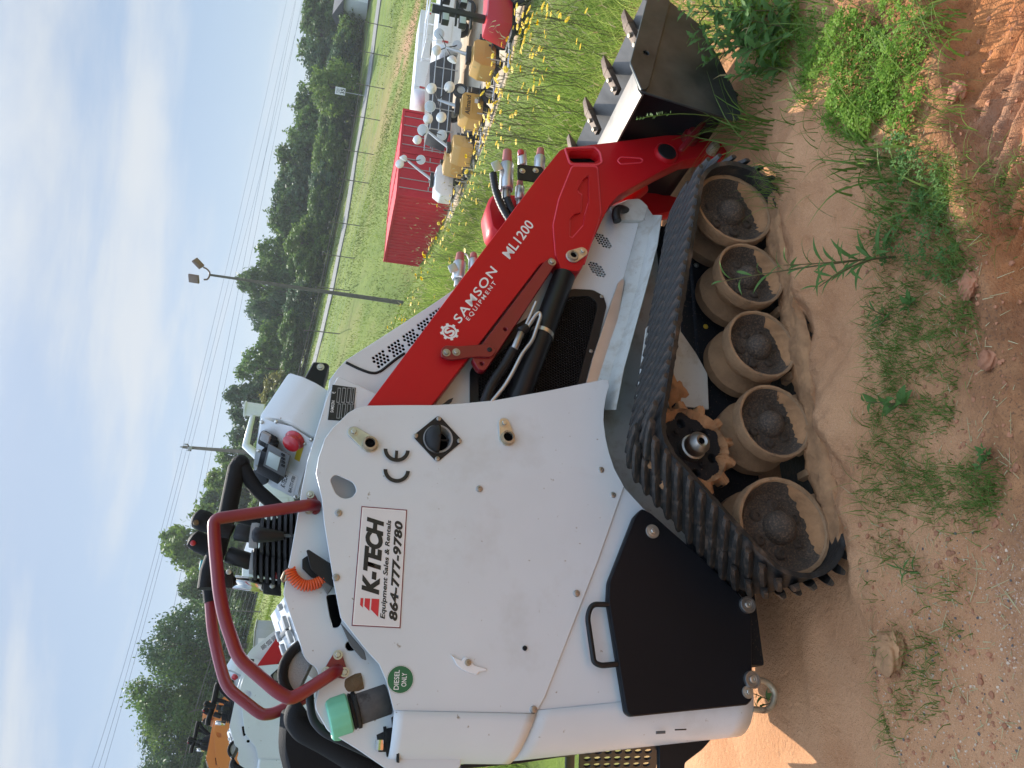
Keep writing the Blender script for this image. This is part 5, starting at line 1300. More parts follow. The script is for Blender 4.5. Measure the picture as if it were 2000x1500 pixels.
# ================================================================== WHAT STANDS BEHIND
plate_xz('chassis_wall', L, [rounded([np.array(p) for p in ((-.46, .24), (1.20, .24), (1.20, .48), (.45, .66), (.34, 1.38), (-.36, 1.36), (-.50, 1.1))], .03)], .345, .02, M['white_dirty'], .003)
box('rear_cover', L, (-.47, .30, .30), (-.42, .60, 1.05), M['black_paint'], .01)
mat('container_red', (.52, .022, .035), .55, spec=.2, var=.08, vscale=.6, dirt=.25, dcol=(.20, .04, .03), dscale=1.5, dlo=.5, dhi=.75)
mat('tower_yellow', (.48, .28, .065), .45, coat=.2, var=.06, vscale=1)
mat('tower_black', (.016, .017, .019), .5)
mat('lamp_white', (.72, .72, .70), .35, coat=.2)
mat('lamp_glass', (.50, .54, .55), .12, spec=.8)
mat('tyre', (.022, .021, .020), .8, dirt=.4, dcol=(.16, .12, .08), dscale=8)
mat('cart_red', (.52, .012, .022), .35, coat=.3)
mat('truck_white', (.70, .71, .72), .35, coat=.2, var=.03)
mat('galv', (.42, .43, .43), .45, metal=.6)
mat('pole_brown', (.13, .115, .10), .8, var=.2)
mat('lamp_bronze', (.20, .13, .095), .5)
mat('wood_pole', (.17, .145, .12), .9, var=.25, vscale=4, bump=.3, bscale=20)
mat('wire_black', (.020, .020, .022), .6)
mat('tarp', (.055, .055, .058), .8, var=.3, vscale=2, bump=.4, bscale=3)
mat('orange_paint', (.62, .19, .025), .4, coat=.2)
mat('brown_pad', (.14, .085, .05), .6, bump=.2)
mat('house_white', (.68, .70, .72), .6); mat('roof_dark', (.06, .06, .065), .8)
mat('sign_white', (.75, .75, .75), .5)
mat('bark', (.085, .065, .048), .9, bump=.5, bscale=8)
mat('asphalt_pale', (.17, .165, .155), .9, var=.1)
def proj_px(p):
    d_ = np.array(p)-CAM; zz = d_@_F; return np.array([1000-F_PX*(d_@CU)/zz, 1500-(750+F_PX*(d_@CR)/zz)])
# ------------------------------------------------------------------ shipping containers
def fit_container():
    best = None
    for D1 in np.arange(30, 46, .5):
        P1 = wD(773.5, 379, D1)
        for D2 in np.arange(D1-3, D1+6.2, .05):
            P2 = wD(728, 509, D2)
            if abs(np.hypot(*(P2-P1)[:2])-6.06) < .06:
                dl = (P2-P1)[:2]; dl /= np.linalg.norm(dl); pe = np.array([dl[1], -dl[0]]); pe = pe if pe[0] > 0 else -pe
                q = proj_px((P1[0]+2.44*pe[0], P1[1]+2.44*pe[1], P1[2])); hpx = proj_px((P1[0], P1[1], P1[2]-2.59))[0]
                er = abs(q[1]-291.5)+.4*abs(hpx-878)
                if best is None or er < best[0]: best = (er, D1, P1, dl, pe)
    return best
er, D1, P1, dl, pe = fit_container(); print('container fit', er, D1, P1, dl, pe)
def container(name, corner, label):
    """corner: ground point of the near-left bottom corner; dl runs along its length, pe across its door end"""
    rz = atan2(dl[1], dl[0]); e = empty(name, tuple(corner), rz); tag(e, label, 'container', 'red shipping containers')
    Ln, Wd, Ht = 6.06, 2.44, 2.59; sgn = 1 if (cos(rz)*pe[1]-sin(rz)*pe[0]) > 0 else -1   # local y towards pe
    def yl(v): return v*sgn
    def corr(nm2, path_len, place, th=.0):
        n = int(path_len/.275); V, Fc = [], []; xs = []
        for i in range(n):
            x0 = i*path_len/n; w_ = path_len/n; xs += [(x0, 0), (x0+w_*.26, 0), (x0+w_*.38, .036), (x0+w_*.64, .036), (x0+w_*.76, 0)]
        xs.append((path_len, 0))
        for (q, dpt) in xs: V += [place(q, dpt, .15), place(q, dpt, Ht-.12)]
        for i in range(len(xs)-1): Fc.append((2*i, 2*i+2, 2*i+3, 2*i+1))
        return pyd(nm2, V, Fc, M['container_red'], e)
    corr('side_wall', Ln-.2, lambda q, d_, z_: (.1+q, yl(.04+d_), z_)); corr('side_wall', Ln-.2, lambda q, d_, z_: (.1+q, yl(Wd-.04-d_), z_)); corr('end_wall', Wd-.2, lambda q, d_, z_: (Ln-.04-d_, yl(.1+q), z_))
    V, Fc = [], []; n = 22
    for i in range(n+1):
        x0 = i*Ln/n; zz = Ht-.03-(.02 if i % 2 else 0); V += [(x0, yl(.03), zz), (x0, yl(Wd-.03), zz)]
    for i in range(n): Fc.append((2*i, 2*i+1, 2*i+3, 2*i+2))
    pyd('roof', V, Fc, M['container_red'], e)
    def pb(nm2, lo, hi): return box(nm2, e, (lo[0], min(yl(lo[1]), yl(hi[1])), lo[2]), (hi[0], max(yl(lo[1]), yl(hi[1])), hi[2]), M['container_red'], 0)
    for xx in (0, Ln-.12):
        for yq in (0, Wd-.12): pb('corner_post', (xx, yq, .1), (xx+.12, yq+.12, Ht-.1))
    for z0, z1 in ((.02, .16), (Ht-.13, Ht-.01)):
        for yq in (.005, Wd-.085): pb('rail', (.12, yq, z0), (Ln-.12, yq+.08, z1))
        pb('rail', (.005, .12, z0), (.085, Wd-.12, z1)); pb('rail', (Ln-.085, .12, z0), (Ln-.005, Wd-.12, z1))
    for k in (0, 1):
        y0, y1 = .13+k*1.09, .13+k*1.09+1.08
        bm = bmesh.new(); box_bm(bm, (.035, min(yl(y0), yl(y1)), .17), (.06, max(yl(y0), yl(y1)), Ht-.14))
        for j in range(4):
            zc = .45+j*.55; box_bm(bm, (.02, min(yl(y0+.12), yl(y1-.12)), zc), (.036, max(yl(y0+.12), yl(y1-.12)), zc+.22))
        d_ = from_bm('door', bm, M['container_red'], e)
        for q in (.28, .78):
            V, Fc = tube_data([(.005, yl(y0+q), .12), (.005, yl(y0+q), Ht-.10)], .02, 8); pyd('lock_rod', V, Fc, M['galv'], d_, smooth=60)
            box('rod_handle', d_, (-.02, min(yl(y0+q), yl(y0+q+.22)), 1.15), (.0, max(yl(y0+q), yl(y0+q+.22)), 1.20), M['galv'], 0)
    for xx in (0, Ln-.17):
        for yq in (0, Wd-.16):
            for zz in (0, Ht-.118): box('corner_casting', e, (xx-.004, min(yl(yq-.004), yl(yq+.16)), zz-.0), (xx+.17, max(yl(yq-.004), yl(yq+.16)), zz+.12), M['container_red'], .01)
    return e
zb = P1[2]-2.59
ctr = container('shipping_container', (P1[0], P1[1], zb), 'red corrugated shipping container nearest the light pole')
p2 = np.array([P1[0], P1[1]])+pe*2.56+dl*.25
container('shipping_container', (p2[0], p2[1], zb), 'red shipping container behind the light tower lamps, farther from the pole')
# ------------------------------------------------------------------ light towers
def wheel2(parent, c, r, w_, ax='y'):
    o = lathe('wheel', parent, [(r*.55, -w_/2), (r*.9, -w_/2), (r, -w_*.3), (r, w_*.3), (r*.9, w_/2), (r*.55, w_/2)], M['tyre'], 20, ax, c)
    lathe('rim', o, [(0, -w_*.2), (r*.2, -w_*.32), (r*.5, -w_*.28), (r*.56, -w_*.45)], M['galv'], 16, ax); return o
def lamp(parent, c, aim, r=.20, nm2='lamp'):
    c = np.array(c, float); a_ = np.array(aim, float); a_ /= np.linalg.norm(a_)
    o = tube(nm2, parent, [c-a_*.20, c-a_*.19, c-a_*.10, c-a_*.03, c, c+a_*.006], [.05, .09, .16, .195, r, r], M['lamp_white'], 20)
    tube('lens', o, [c+a_*.004, c+a_*.012, c+a_*.016], [r*.93, r*.90, r*.4], M['lamp_glass'], 20); return o
def light_tower(px_, D, rz, label, colr='tower_yellow', name='light_tower', text=None, lamps=(), k=.66, sc=.92):
    """k shortens the canopy; lamps: (pixel x, pixel y, faces the viewer?) of the heads on its folded boom"""
    p = wD(*px_, D); g0 = gzz(p[0], p[1]); e = empty(name, (p[0], p[1], g0), rz); e.scale = (.86, .86, .86); tag(e, label, 'light tower', 'light towers parked in the gravel yard')
    prof = [(-.95*k, .50), (-.95*k, 1.05), (-.72*k, 1.36), (.60*k, 1.36), (.78*k, 1.25), (.78*k, .50)]; hw = .46
    V = [(x, y, z) for y in (-hw, hw) for x, z in prof]; n = len(prof)
    Fc = [tuple(range(n)), tuple(range(2*n-1, n-1, -1))]+[(i, (i+1) % n, n+(i+1) % n, n+i) for i in range(n)]
    bm = bmesh.new(); vv = [bm.verts.new(v) for v in V]
    for f in Fc: bm.faces.new([vv[q] for q in f])
    bmesh.ops.recalc_face_normals(bm, faces=bm.faces[:]); bmesh.ops.bevel(bm, geom=bm.edges[:], offset=.04, segments=2, profile=.6, affect='EDGES')
    bdy = from_bm('canopy', bm, M[colr], e, smooth=40)
    for s_ in (-1, 1):
        box('door_rib', bdy, (-.30, s_*(hw+.007)-.008, .92), (.25, s_*(hw+.007)+.008, .97), M[colr], .005); box('door_handle', bdy, (.28, s_*(hw+.007)-.012, .72), (.36, s_*(hw+.007)+.012, .80), M['tower_black'], .005)
    box('roof_hatch', bdy, (-.40, -.30, 1.362), (.30, .30, 1.385), M[colr], .01)
    x1 = .78*k; box('end_panel', e, (x1+.001, -.43, .50), (x1+.30, .43, 1.16), M['tower_black'], .04)
    for q in range(5): box('louvre', e, (x1+.05, -.445, .60+q*.10), (x1+.26, -.431, .64+q*.10), M['galv'] if q == 4 else M['tower_black'], .004)
    box('chassis', e, (-.75, -.40, .36), (.95, .40, .50), M['tower_black'], .02)
    for s_ in (-1, 1):
        wheel2(e, (x1-.05, .60*s_, .33), .33, .20); box('fender', e, (x1-.42, .60*s_-.13, .68), (x1+.32, .60*s_+.13, .70), M['tower_black'], .008)
        box('outrigger', e, (-.46, .48*s_-.04, .38), (-.38, .48*s_+.04, .46), M['galv'], .004); tube('stabiliser', e, [(-.42, .62*s_, .75), (-.42, .62*s_, .05)], .028, M['galv'], 8)
    tube('drawbar', e, [(-.7, 0, .42), (-1.3, 0, .42), (-1.75, 0, .44)], .045, M['galv'], 8); tube('jack', e, [(-1.35, .09, .80), (-1.35, .09, .03)], .032, M['tower_black'], 8); tube('jack_foot', e, [(-1.35, .09, .03), (-1.35, .09, .0)], .09, M['tower_black'], 10)
    ms_ = tube('mast', e, [(.15, 0, 1.38), (.15, 0, 1.52)], .10, M['tower_black'], 8)
    cr, sr = cos(rz), sin(rz)
    def lc(q): q = np.array(q)-np.array([p[0], p[1], g0]); return np.array([cr*q[0]+sr*q[1], -sr*q[0]+cr*q[1], q[2]])/.86
    if lamps:
        C_ = [lc(wD(x_, y_, D+.3)) for x_, y_, _, _ in lamps]; mid = sum(C_)/len(C_)
        box('mast_base', ms_, (-.30, -.11, 1.40), (.42, .11, 1.58), M['tower_black'], .02)
        tube('mast_section', ms_, [np.array([.1, 0, 1.5]), mid*.5+np.array([.05, 0, .78]), mid], [.075, .065, .05], M['galv'], 6)
        for (x_, y_, fr_, r_), c in zip(lamps, C_):
            wdir = np.array([0-c[0]*0, -1., 0]); toc = lc(CAM)-c; toc /= np.linalg.norm(toc)
            aim = {1: toc+np.array([.25, .1, .12]), 0: -toc+np.array([.3, 0, .45]), 2: np.cross(toc, [0, 0, 1.])+toc*.35+np.array([0, 0, .3])}[fr_]
            lamp(e, c, aim, r_); tube('lamp_yoke', e, [mid, mid*.35+c*.65+np.array([0, 0, -.05]), c], .020, M['tower_black'], 6)
    if text:
        text3('lettering', e, text, (-.46, -hw-.008, 1.02), (.85, 0, 0), (0, 0, .20), M['decal_black'], bold=.02); box('label', e, (.10, -hw-.006, .72), (.28, -hw-.002, .86), M['decal_white'], 0)
    return e
light_tower((978, 124), 25, radians(18), 'yellow and black light tower with a fat black wheel, nearest the red cart', lamps=((858, 66, 1, .21), (893, 88, 1, .19), (852, 98, 0, .18), (882, 119, 2, .18)))
light_tower((970, 226), 26.5, radians(12), 'yellow light tower with black lettering along its side', text='Allmand', lamps=((843, 173, 0, .22), (878, 170, 0, .23), (840, 208, 1, .23), (862, 229, 0, .22)))
light_tower((948, 302), 29, radians(48), 'yellow light tower with ribbed door, right in front of the container doors', lamps=((836, 232, 0, .23), (826, 254, 1, .25), (863, 264, 1, .23), (815, 273, 0, .20)))
light_tower((925, 328), 31, radians(60), 'yellow light tower squeezed against the white generator')
light_tower((915, 366), 32, radians(14), 'white generator light tower beside the container corner', colr='truck_white', k=.9, lamps=((781, 320, 0, .22), (788, 311, 2, .22), (822, 312, 1, .23)))
# loose pairs of lamp heads on the raised booms behind
# ------------------------------------------------------------------ red cart with black mast
p = wD(1020, 38, 22.5); e = empty('red_cart', (p[0], p[1], gzz(p[0], p[1])), radians(20)); tag(e, 'glossy red light tower cart with upright black lamp mast, at the edge of the gravel', 'light tower', 'light towers parked in the gravel yard')
hexa('hood', e, [(-.8, -.5, .45), (1.1, -.5, .45), (1.1, .5, .45), (-.8, .5, .45)], [(-.62, -.42, 1.18), (1.1, -.46, 1.18), (1.1, .46, 1.18), (-.62, .42, 1.18)], M['cart_red'], .06)
box('label', e, (.35, -.512, .75), (.75, -.503, 1.0), M['letter_white'], .0)
for s_ in (-1, 1): wheel2(e, (.2, .62*s_, .30), .30, .18)
box('chassis', e, (-1.0, -.4, .34), (1.2, .4, .45), M['tower_black'], .02); tube('drawbar', e, [(-1, 0, .4), (-1.9, 0, .4)], .05, M['galv'], 8)
ms_ = box('mast', e, (-.40, -.09, 1.18), (-.22, .09, 2.75), M['tower_black'], .02)
for zz in (1.55, 2.0, 2.45): box('mast_arm', ms_, (-.75, -.05, zz), (.15, .05, zz+.07), M['tower_black'], .01)
for (xx, zz) in ((-.72, 1.85), (.05, 1.85), (-.72, 2.35), (.05, 2.35)): box('lamp_head', ms_, (xx-.14, -.22, zz-.1), (xx+.14, .0, zz+.12), M['tower_black'], .03); box('lamp_lens', ms_, (xx-.12, -.228, zz-.08), (xx+.12, -.221, zz+.10), M['lamp_glass'], .004)
# ------------------------------------------------------------------ white service bodies and mesh trailer
def service_body(px_, D, rz, ln, label, rack=True):
    p = wD(*px_, D); e = empty('service_truck_body', (p[0], p[1], gzz(p[0], p[1])), rz); tag(e, label, 'truck body', 'white truck bodies by the yard')
    lp = [(-ln/2, .55), (-ln/2, 1.55), (ln/2, 1.55), (ln/2, .55), (.62, .55)]+[(.50*cos(a_)+.1, .55+.48*sin(a_)) for a_ in np.linspace(0.1, pi-.1, 9)]+[(-.42, .55)]
    me_ = curve_mesh([lp], 1.9, .02); a_ = co_np(me_); set_co(me_, np.stack([a_[:, 0], -a_[:, 2], a_[:, 1]], 1)); b_ = mobj('body', me_, M['truck_white'], e)
    for k in range(3): box('cabinet_door', b_, (-ln/2+.15+k*ln/3, -.975, .95), (-ln/2+ln/3+k*ln/3-.05, -.955, 1.48), M['truck_white'], .006)
    for s_ in (-1, 1): wheel2(e, (.1, .82*s_, .40), .40, .25)
    for xx in (-ln/2+.1, ln/2-.2): box('tail_light', e, (xx, -.985, 1.05), (xx+.09, -.955, 1.3), M['lens_red'], .005)
    if rack:
        for yy in (-.8, .8): tube('rack_rail', e, [(-ln/2, yy, 1.95), (ln/2, yy, 1.95)], .03, M['truck_white'], 8)
        for xx in (-ln/2+.2, 0, ln/2-.2):
            tube('rack_hoop', e, [(xx, -.8, 1.5), (xx, -.8, 1.95), (xx, .8, 1.95), (xx, .8, 1.5)], .025, M['truck_white'], 8)
    return e
service_body((880, 35), 33, radians(6), 3.6, 'white service truck body with black wheel, beyond the red cart')
service_body((868, 130), 38, radians(14), 4.4, 'long white truck body lying beyond the light tower lamps', rack=False)
p = wD(905, 205, 33); e = empty('mesh_trailer', (p[0], p[1], gzz(p[0], p[1])), radians(12)); tag(e, 'grey trailer covered with dark tarp between light towers and containers', 'trailer')
hexa('tarp', e, [(-1.9, -.9, .6), (1.9, -.9, .6), (1.9, .9, .6), (-1.9, .9, .6)], [(-1.8, -.7, 1.5), (1.2, -.75, 1.7), (1.2, .75, 1.7), (-1.8, .7, 1.5)], M['tarp'], .08)
for yy in (-.92, .92):
    for zz in (.75, 1.1, 1.45): tube('side_rail', e, [(-1.95, yy, zz), (1.95, yy, zz)], .025, M['galv'], 6)
    for xx in (-1.9, -.95, 0, .95, 1.9): tube('rail_post', e, [(xx, yy, .5), (xx, yy, 1.48)], .025, M['galv'], 6)
    wheel2(e, (0, yy*1.08, .32), .32, .2)
# ------------------------------------------------------------------ light pole
p = wD(787, 592, 28); b0 = np.array([p[0], p[1], gzz(p[0], p[1])]); tp_ = wD(411, 537, 28); hgt = tp_[2]-b0[2]
e = empty('light_pole', tuple(b0)); tag(e, 'tall dark light pole with two floodlights on a curved bracket', 'light pole')
off = tp_-b0
tube('pole', e, [np.zeros(3)-np.array([0, 0, .3]), off*.5, off], [.085, .065, .04], M['pole_brown'], 14)
def rel(x, y, D=28): return wD(x, y, D)-b0
br = tube('bracket', e, [rel(398, 546), rel(405, 546), rel(409, 540), rel(410, 532), rel(404, 525), rel(397, 522)], .03, M['lamp_bronze'], 10, r=.15)
def flood(c, ax, n_):
    ax = np.array(ax)/np.linalg.norm(ax); n_ = np.array(n_)/np.linalg.norm(n_); s_ = np.cross(ax, n_); lo = [c+ax*a_+s_*b_ for a_, b_ in ((0, -.15), (.36, -.15), (.36, .15), (0, .15))]
    o = hexa('floodlight', e, lo, [q+n_*.09 for q in lo], M['lamp_bronze'], .02); hexa('lens', o, [q*.9+.1*(sum(lo)/4)-n_*.012 for q in lo], [q*.9+.1*(sum(lo)/4)+n_*.0 for q in lo], M['lamp_bronze'], .004)
flood(rel(388, 547), (.05, .2, .9), (.5, .8, -.1)); flood(rel(396, 521), (.55, -.1, .62), (-.6, .5, .6))
# ------------------------------------------------------------------ utility pole and wires
Dp = 62; tp_ = wD(357, 873, Dp); bz = gzz(tp_[0], tp_[1]); e = empty('utility_pole', (tp_[0], tp_[1], bz)); tag(e, 'weathered wooden utility pole with short crossarm carrying the wires', 'utility pole')
h_ = tp_[2]-bz; tube('pole', e, [(0, 0, -.4), (0, 0, h_*.6), (0, 0, h_)], [.17, .14, .11], M['wood_pole'], 14)
wd_ = np.array([.93, .37, 0]); arm_ = np.array([-.37, .93, 0])
tube('crossarm', e, [np.array([0, 0, h_-.45])-arm_*.9, np.array([0, 0, h_-.45])+arm_*.9], .06, M['wood_pole'], 6)
for s_ in (-.85, .0, .85):
    q = np.array([0, 0, h_-.39 if s_ else h_])+arm_*s_; tube('insulator', e, [q, q+np.array([0, 0, .12]), q+np.array([0, 0, .2])], [.05, .07, .04], M['galv'], 8)
tube('brace', e, [np.array([0, 0, h_-1.1]), np.array([0, 0, h_-.45])+arm_*.6], .025, M['galv'], 6); box('transformer_bracket', e, (-.12, -.25, h_-.7), (.12, -.1, h_-.4), M['galv'], .02)
def wire(name, pts, label, r=.009):
    P = [wD(*q) for q in pts]; Q = []
    P = np.array(P); tt = np.linspace(0, 1, len(P)); s_ = np.linspace(0, 1, 40)
    C_ = [np.polyfit(tt, P[:, i], min(2, len(P)-1)) for i in range(3)]; Q = np.stack([np.polyval(c, s_) for c in C_], 1)
    o = tube(name, None, Q, r, M['wire_black'], 5); return tag(o, label, 'power line', 'overhead power lines')
wire('power_line', [(120, 1640, 46), (357, 873, 62), (560, 0, 105)], 'topmost overhead wire crossing the whole sky')
wire('power_line', [(140, 1640, 46.8), (365, 876, 62.6), (577, 0, 106)], 'second overhead wire, just under the topmost one')
wire('power_line', [(158, 1640, 47.5), (372, 878, 63.3), (593, 0, 107)], 'third overhead wire, lowest of the upper bundle')
wire('power_line', [(240, 1640, 47), (402, 880, 62), (610, -160, 110)], 'upper of the two lower overhead wires', .010)
wire('power_line', [(252, 1640, 47), (413, 880, 62), (622, -160, 110)], 'lower of the two lower overhead wires', .010)
# ------------------------------------------------------------------ fence
fpx = [(775, -60, 65), (767, 54, 64), (757, 110, 63.5), (748, 173, 63), (740, 235, 62.5), (731, 302, 62), (720, 358, 60), (708, 442, 58), (695, 505, 56), (682, 568, 54), (662, 652, 52), (630, 740, 50.5), (605, 830, 49.5), (575, 930, 48.5), (545, 1060, 47.5), (511, 1195, 46), (483, 1290, 46), (453, 1387, 46), (425, 1500, 46), (400, 1600, 46)]
fp = []
for q in fpx: a_ = wD(*q); fp.append(np.array([a_[0], a_[1], gzz(a_[0], a_[1])]))
e = empty('chain_link_fence', tuple(fp[0])); tag(e, 'long chain link fence with thin dark posts along the far slope', 'fence')
FH = 1.95
for q in fp:
    l = q-fp[0]; tube('post', e, [l+np.array([0, 0, -.2]), l+np.array([0, 0, FH]), l+np.array([-.06, -.22, FH+.30])], .034, M['pole_brown'], 8)
tube('top_rail', e, [q-fp[0]+np.array([0, 0, FH]) for q in fp], .026, M['pole_brown'], 6)
for k in range(8): tube('mesh_wire', e, [q-fp[0]+np.array([0, 0, .12+k*.24]) for q in fp], .0035, M['galv'], 4)
# ------------------------------------------------------------------ road beyond the fence
V, Fc = [], []
rp = []
for q in fpx:
    a_ = wD(*q); d_ = a_[:2]/np.linalg.norm(a_[:2])
    for k in (10., 12.6): x_, y_ = a_[0]+d_[0]*k, a_[1]+d_[1]*k; V.append((x_, y_, gzz(x_, y_)+.10))
for i in range(len(fpx)-1): Fc.append((2*i, 2*i+1, 2*i+3, 2*i+2))
rd = pyd('road', V, Fc, M['asphalt_pale'], None); rd.modifiers.new('s', 'SOLIDIFY').thickness = .3; tag(rd, kind='structure')
# ------------------------------------------------------------------ road sign, small building
p = wD(690, 183, 76); e = empty('road_sign', (p[0], p[1], gzz(p[0], p[1]))); tag(e, 'small white road sign on a thin post against the treeline', 'sign')
tube('post', e, [(0, 0, -.2), (0, 0, 2.3)], .04, M['galv'], 8); box('sign_face', e, (-.36, -.06, 1.75), (.36, -.045, 2.7), M['sign_white'], .01)
text3('sign_text', e, 'SPEED', (-.26, -.068, 2.45), (.52, 0, 0), (0, 0, .13), M['decal_black']); text3('sign_text', e, 'LIMIT', (-.22, -.068, 2.27), (.44, 0, 0), (0, 0, .13), M['decal_black']); text3('sign_text', e, '35', (-.25, -.068, 1.82), (.50, 0, 0), (0, 0, .38), M['decal_black'], bold=.02)
p = wD(708, 5, 84); e = empty('small_building', (p[0], p[1], gzz(p[0], p[1])), radians(15)); tag(e, 'small white building with dark roof among the far trees', 'building')
box('wall', e, (-1.6, -2, 0), (6, 3, 2.4), M['house_white'], .0); hexa('roof', e, [(-2, -2.4, 2.4), (6.4, -2.4, 2.4), (6.4, 3.4, 2.4), (-2, 3.4, 2.4)], [(-2, .3, 3.5), (6.4, .3, 3.5), (6.4, .7, 3.5), (-2, .7, 3.5)], M['roof_dark'], 0)
box('door', e, (1.2, -2.04, 0), (2.4, -2.01, 2.0), M['roof_dark'], 0); box('window', e, (3.4, -2.04, .9), (4.6, -2.01, 1.8), M['lamp_glass'], 0)
# ------------------------------------------------------------------ bucket truck beyond the console
p = wD(585, 960, 30); g0 = gzz(p[0], p[1]); e = empty('bucket_truck', (p[0], p[1], g0), radians(-12)); tag(e, 'white bucket truck with raised boom, half hidden behind the console', 'truck')
T0 = np.array([p[0], p[1], g0]); ca_, sa_ = cos(radians(-12)), sin(radians(-12))
def relt(x, y, D): q = wD(x, y, D)-T0; return np.array([ca_*q[0]+sa_*q[1], -sa_*q[0]+ca_*q[1], q[2]])
bd = box('service_body', e, (-2.2, -1.0, .75), (1.4, 1.0, 1.95), M['truck_white'], .04)
for k in range(3): box('cabinet_door', bd, (-2.1+k*1.17, -1.02, .95), (-1.05+k*1.17, -1.002, 1.85), M['truck_white'], .01)
cabn = hexa('cab', e, [(-4.0, -.98, .55), (-2.25, -.98, .55), (-2.25, .98, .55), (-4.0, .98, .55)], [(-3.3, -.85, 2.35), (-2.28, -.9, 2.4), (-2.28, .9, 2.4), (-3.3, .85, 2.35)], M['truck_white'], .08)
box('window', cabn, (-3.25, -.985, 1.5), (-2.5, -.93, 2.1), M['lamp_glass'], .02)
for xx in (-3.2, .3):
    for s_ in (-1, 1): wheel2(e, (xx, .88*s_, .42), .42, .28)
tur = relt(520, 905, 30); bk_ = relt(497, 800, 30.6)
tube('turret', e, [(tur[0], tur[1], 1.95), tur], .22, M['truck_white'], 12)
bm_ = tube('boom', e, [tur+np.array([-.2, 0, -.2]), tur, relt(480, 870, 30.2), relt(488, 835, 30.4), bk_], [.2, .2, .16, .11, .10], M['truck_white'], 8)
lathe('bucket', e, [(0, -.35), (.24, -.35), (.27, .30), (.31, .31), (.31, .37), (.24, .37), (.24, -.2)], M['truck_white'], 16, 'z', bk_)
# ------------------------------------------------------------------ grey cabinet on the grass
p = wD(515, 1245, 9.5); g0 = gzz(p[0], p[1]); e = empty('utility_cabinet', (p[0], p[1], g0), radians(-15)); tag(e, 'grey sheet metal cabinet with a paper label behind the deck', 'cabinet')
zt = wD(499, 1245, 9.5)[2]-g0
box('box', e, (-.17, -.10, zt-.34), (.17, .10, zt), M['galv'], .01); box('lid', e, (-.18, -.11, zt), (.18, .11, zt+.012), M['galv'], .003); box('label', e, (-.10, -.103, zt-.14), (.06, -.1012, zt-.04), M['decal_white'], 0)
for s_ in (-1, 1): tube('leg', e, [(.13*s_, 0, zt-.33), (.13*s_, 0, -.05)], .02, M['galv'], 8)
# ------------------------------------------------------------------ two more loaders: the same kind of machine, parked farther off
PARTS = ('track_belt', 'idler_wheel', 'road_wheel', 'track_frame', 'side_panel', 'lower_panel', 'hood_side', 'hood_top', 'fender', 'lift_arm', 'padded_bar', 'console', 'deck', 'knee_cushion', 'joystick_boot', 'chrome_post', 'inner_side_plate', 'bucket', 'cutting_edge', 'thigh_pad', 'back_pad', 'hood_dark_fill', 'safety_link', 'lift_cylinder', 'chassis_wall', 'hand_lever', 'ballast_plate', 'drive_sprocket', 'belly_pan', 'top_flange', 'rear_cover')
SUB = ('plate_', 'bar_leg', 'joystick', 'wheel_disc', 'stop_button', 'display', 'console_face', 'rear_corner', 'data_plate', 'hoop_', 'fan_vent', 'latch', 'thumb', 'gauge', 'cushion')
def copy_loader(loc, rz, label, name, swap=None):
    e = empty(name, loc, rz); tag(e, label, 'track loader', 'loaders parked behind'); made = {}
    def cp(o, par):
        if swap and o.data is not None and o.data.materials and o.data.materials[0] in swap:
            if o.data.name not in made:
                m_ = o.data.copy(); m_.materials[0] = swap[o.data.materials[0]]; made[o.data.name] = m_
            d_ = made[o.data.name]
        else: d_ = o.data
        c = o.copy(); c.data = d_; c.name = o.name.split('.')[0]; COL.objects.link(c); c.parent = par; return c
    for o in list(L.children):
        if not o.name.startswith(PARTS): continue
        c = cp(o, e)
        for k in o.children:
            if k.name.startswith(SUB): cp(k, c)
    return e
def at_px(pt, x_, y_, D, rz):
    q = wD(x_, y_, D); cr, sr = cos(rz), sin(rz); return (q[0]-(cr*pt[0]-sr*pt[1]), q[1]-(sr*pt[0]+cr*pt[1]), q[2]-pt[2])
l2 = at_px((.33, .42, 1.62), 488, 1310, 7.8, YAW+.12); l2 = (l2[0], l2[1], gzz(l2[0], l2[1])+.02); print('loader2', l2)
copy_loader(l2, YAW+.12, 'white stand-on loader parked behind the far grab hoop', 'track_loader')
l3 = at_px((-.1, .4, 1.70), 482, 1462, 10.5, YAW-.1); l3 = (l3[0], l3[1], gzz(l3[0], l3[1])+.02); print('loader3', l3)
e3 = copy_loader(l3, YAW-.1, 'orange stand-on loader with brown back pad, farthest of the loaders', 'track_loader', {M['white_paint']: M['orange_paint'], M['red_paint']: M['orange_paint']})
tube('brown_back_pad', e3, [(-.50, .45, 1.45), (-.55, .45, 1.40), (-.66, .45, 1.2), (-.72, .45, 1.05)], [.05, .09, .10, .05], M['brown_pad'], 14)
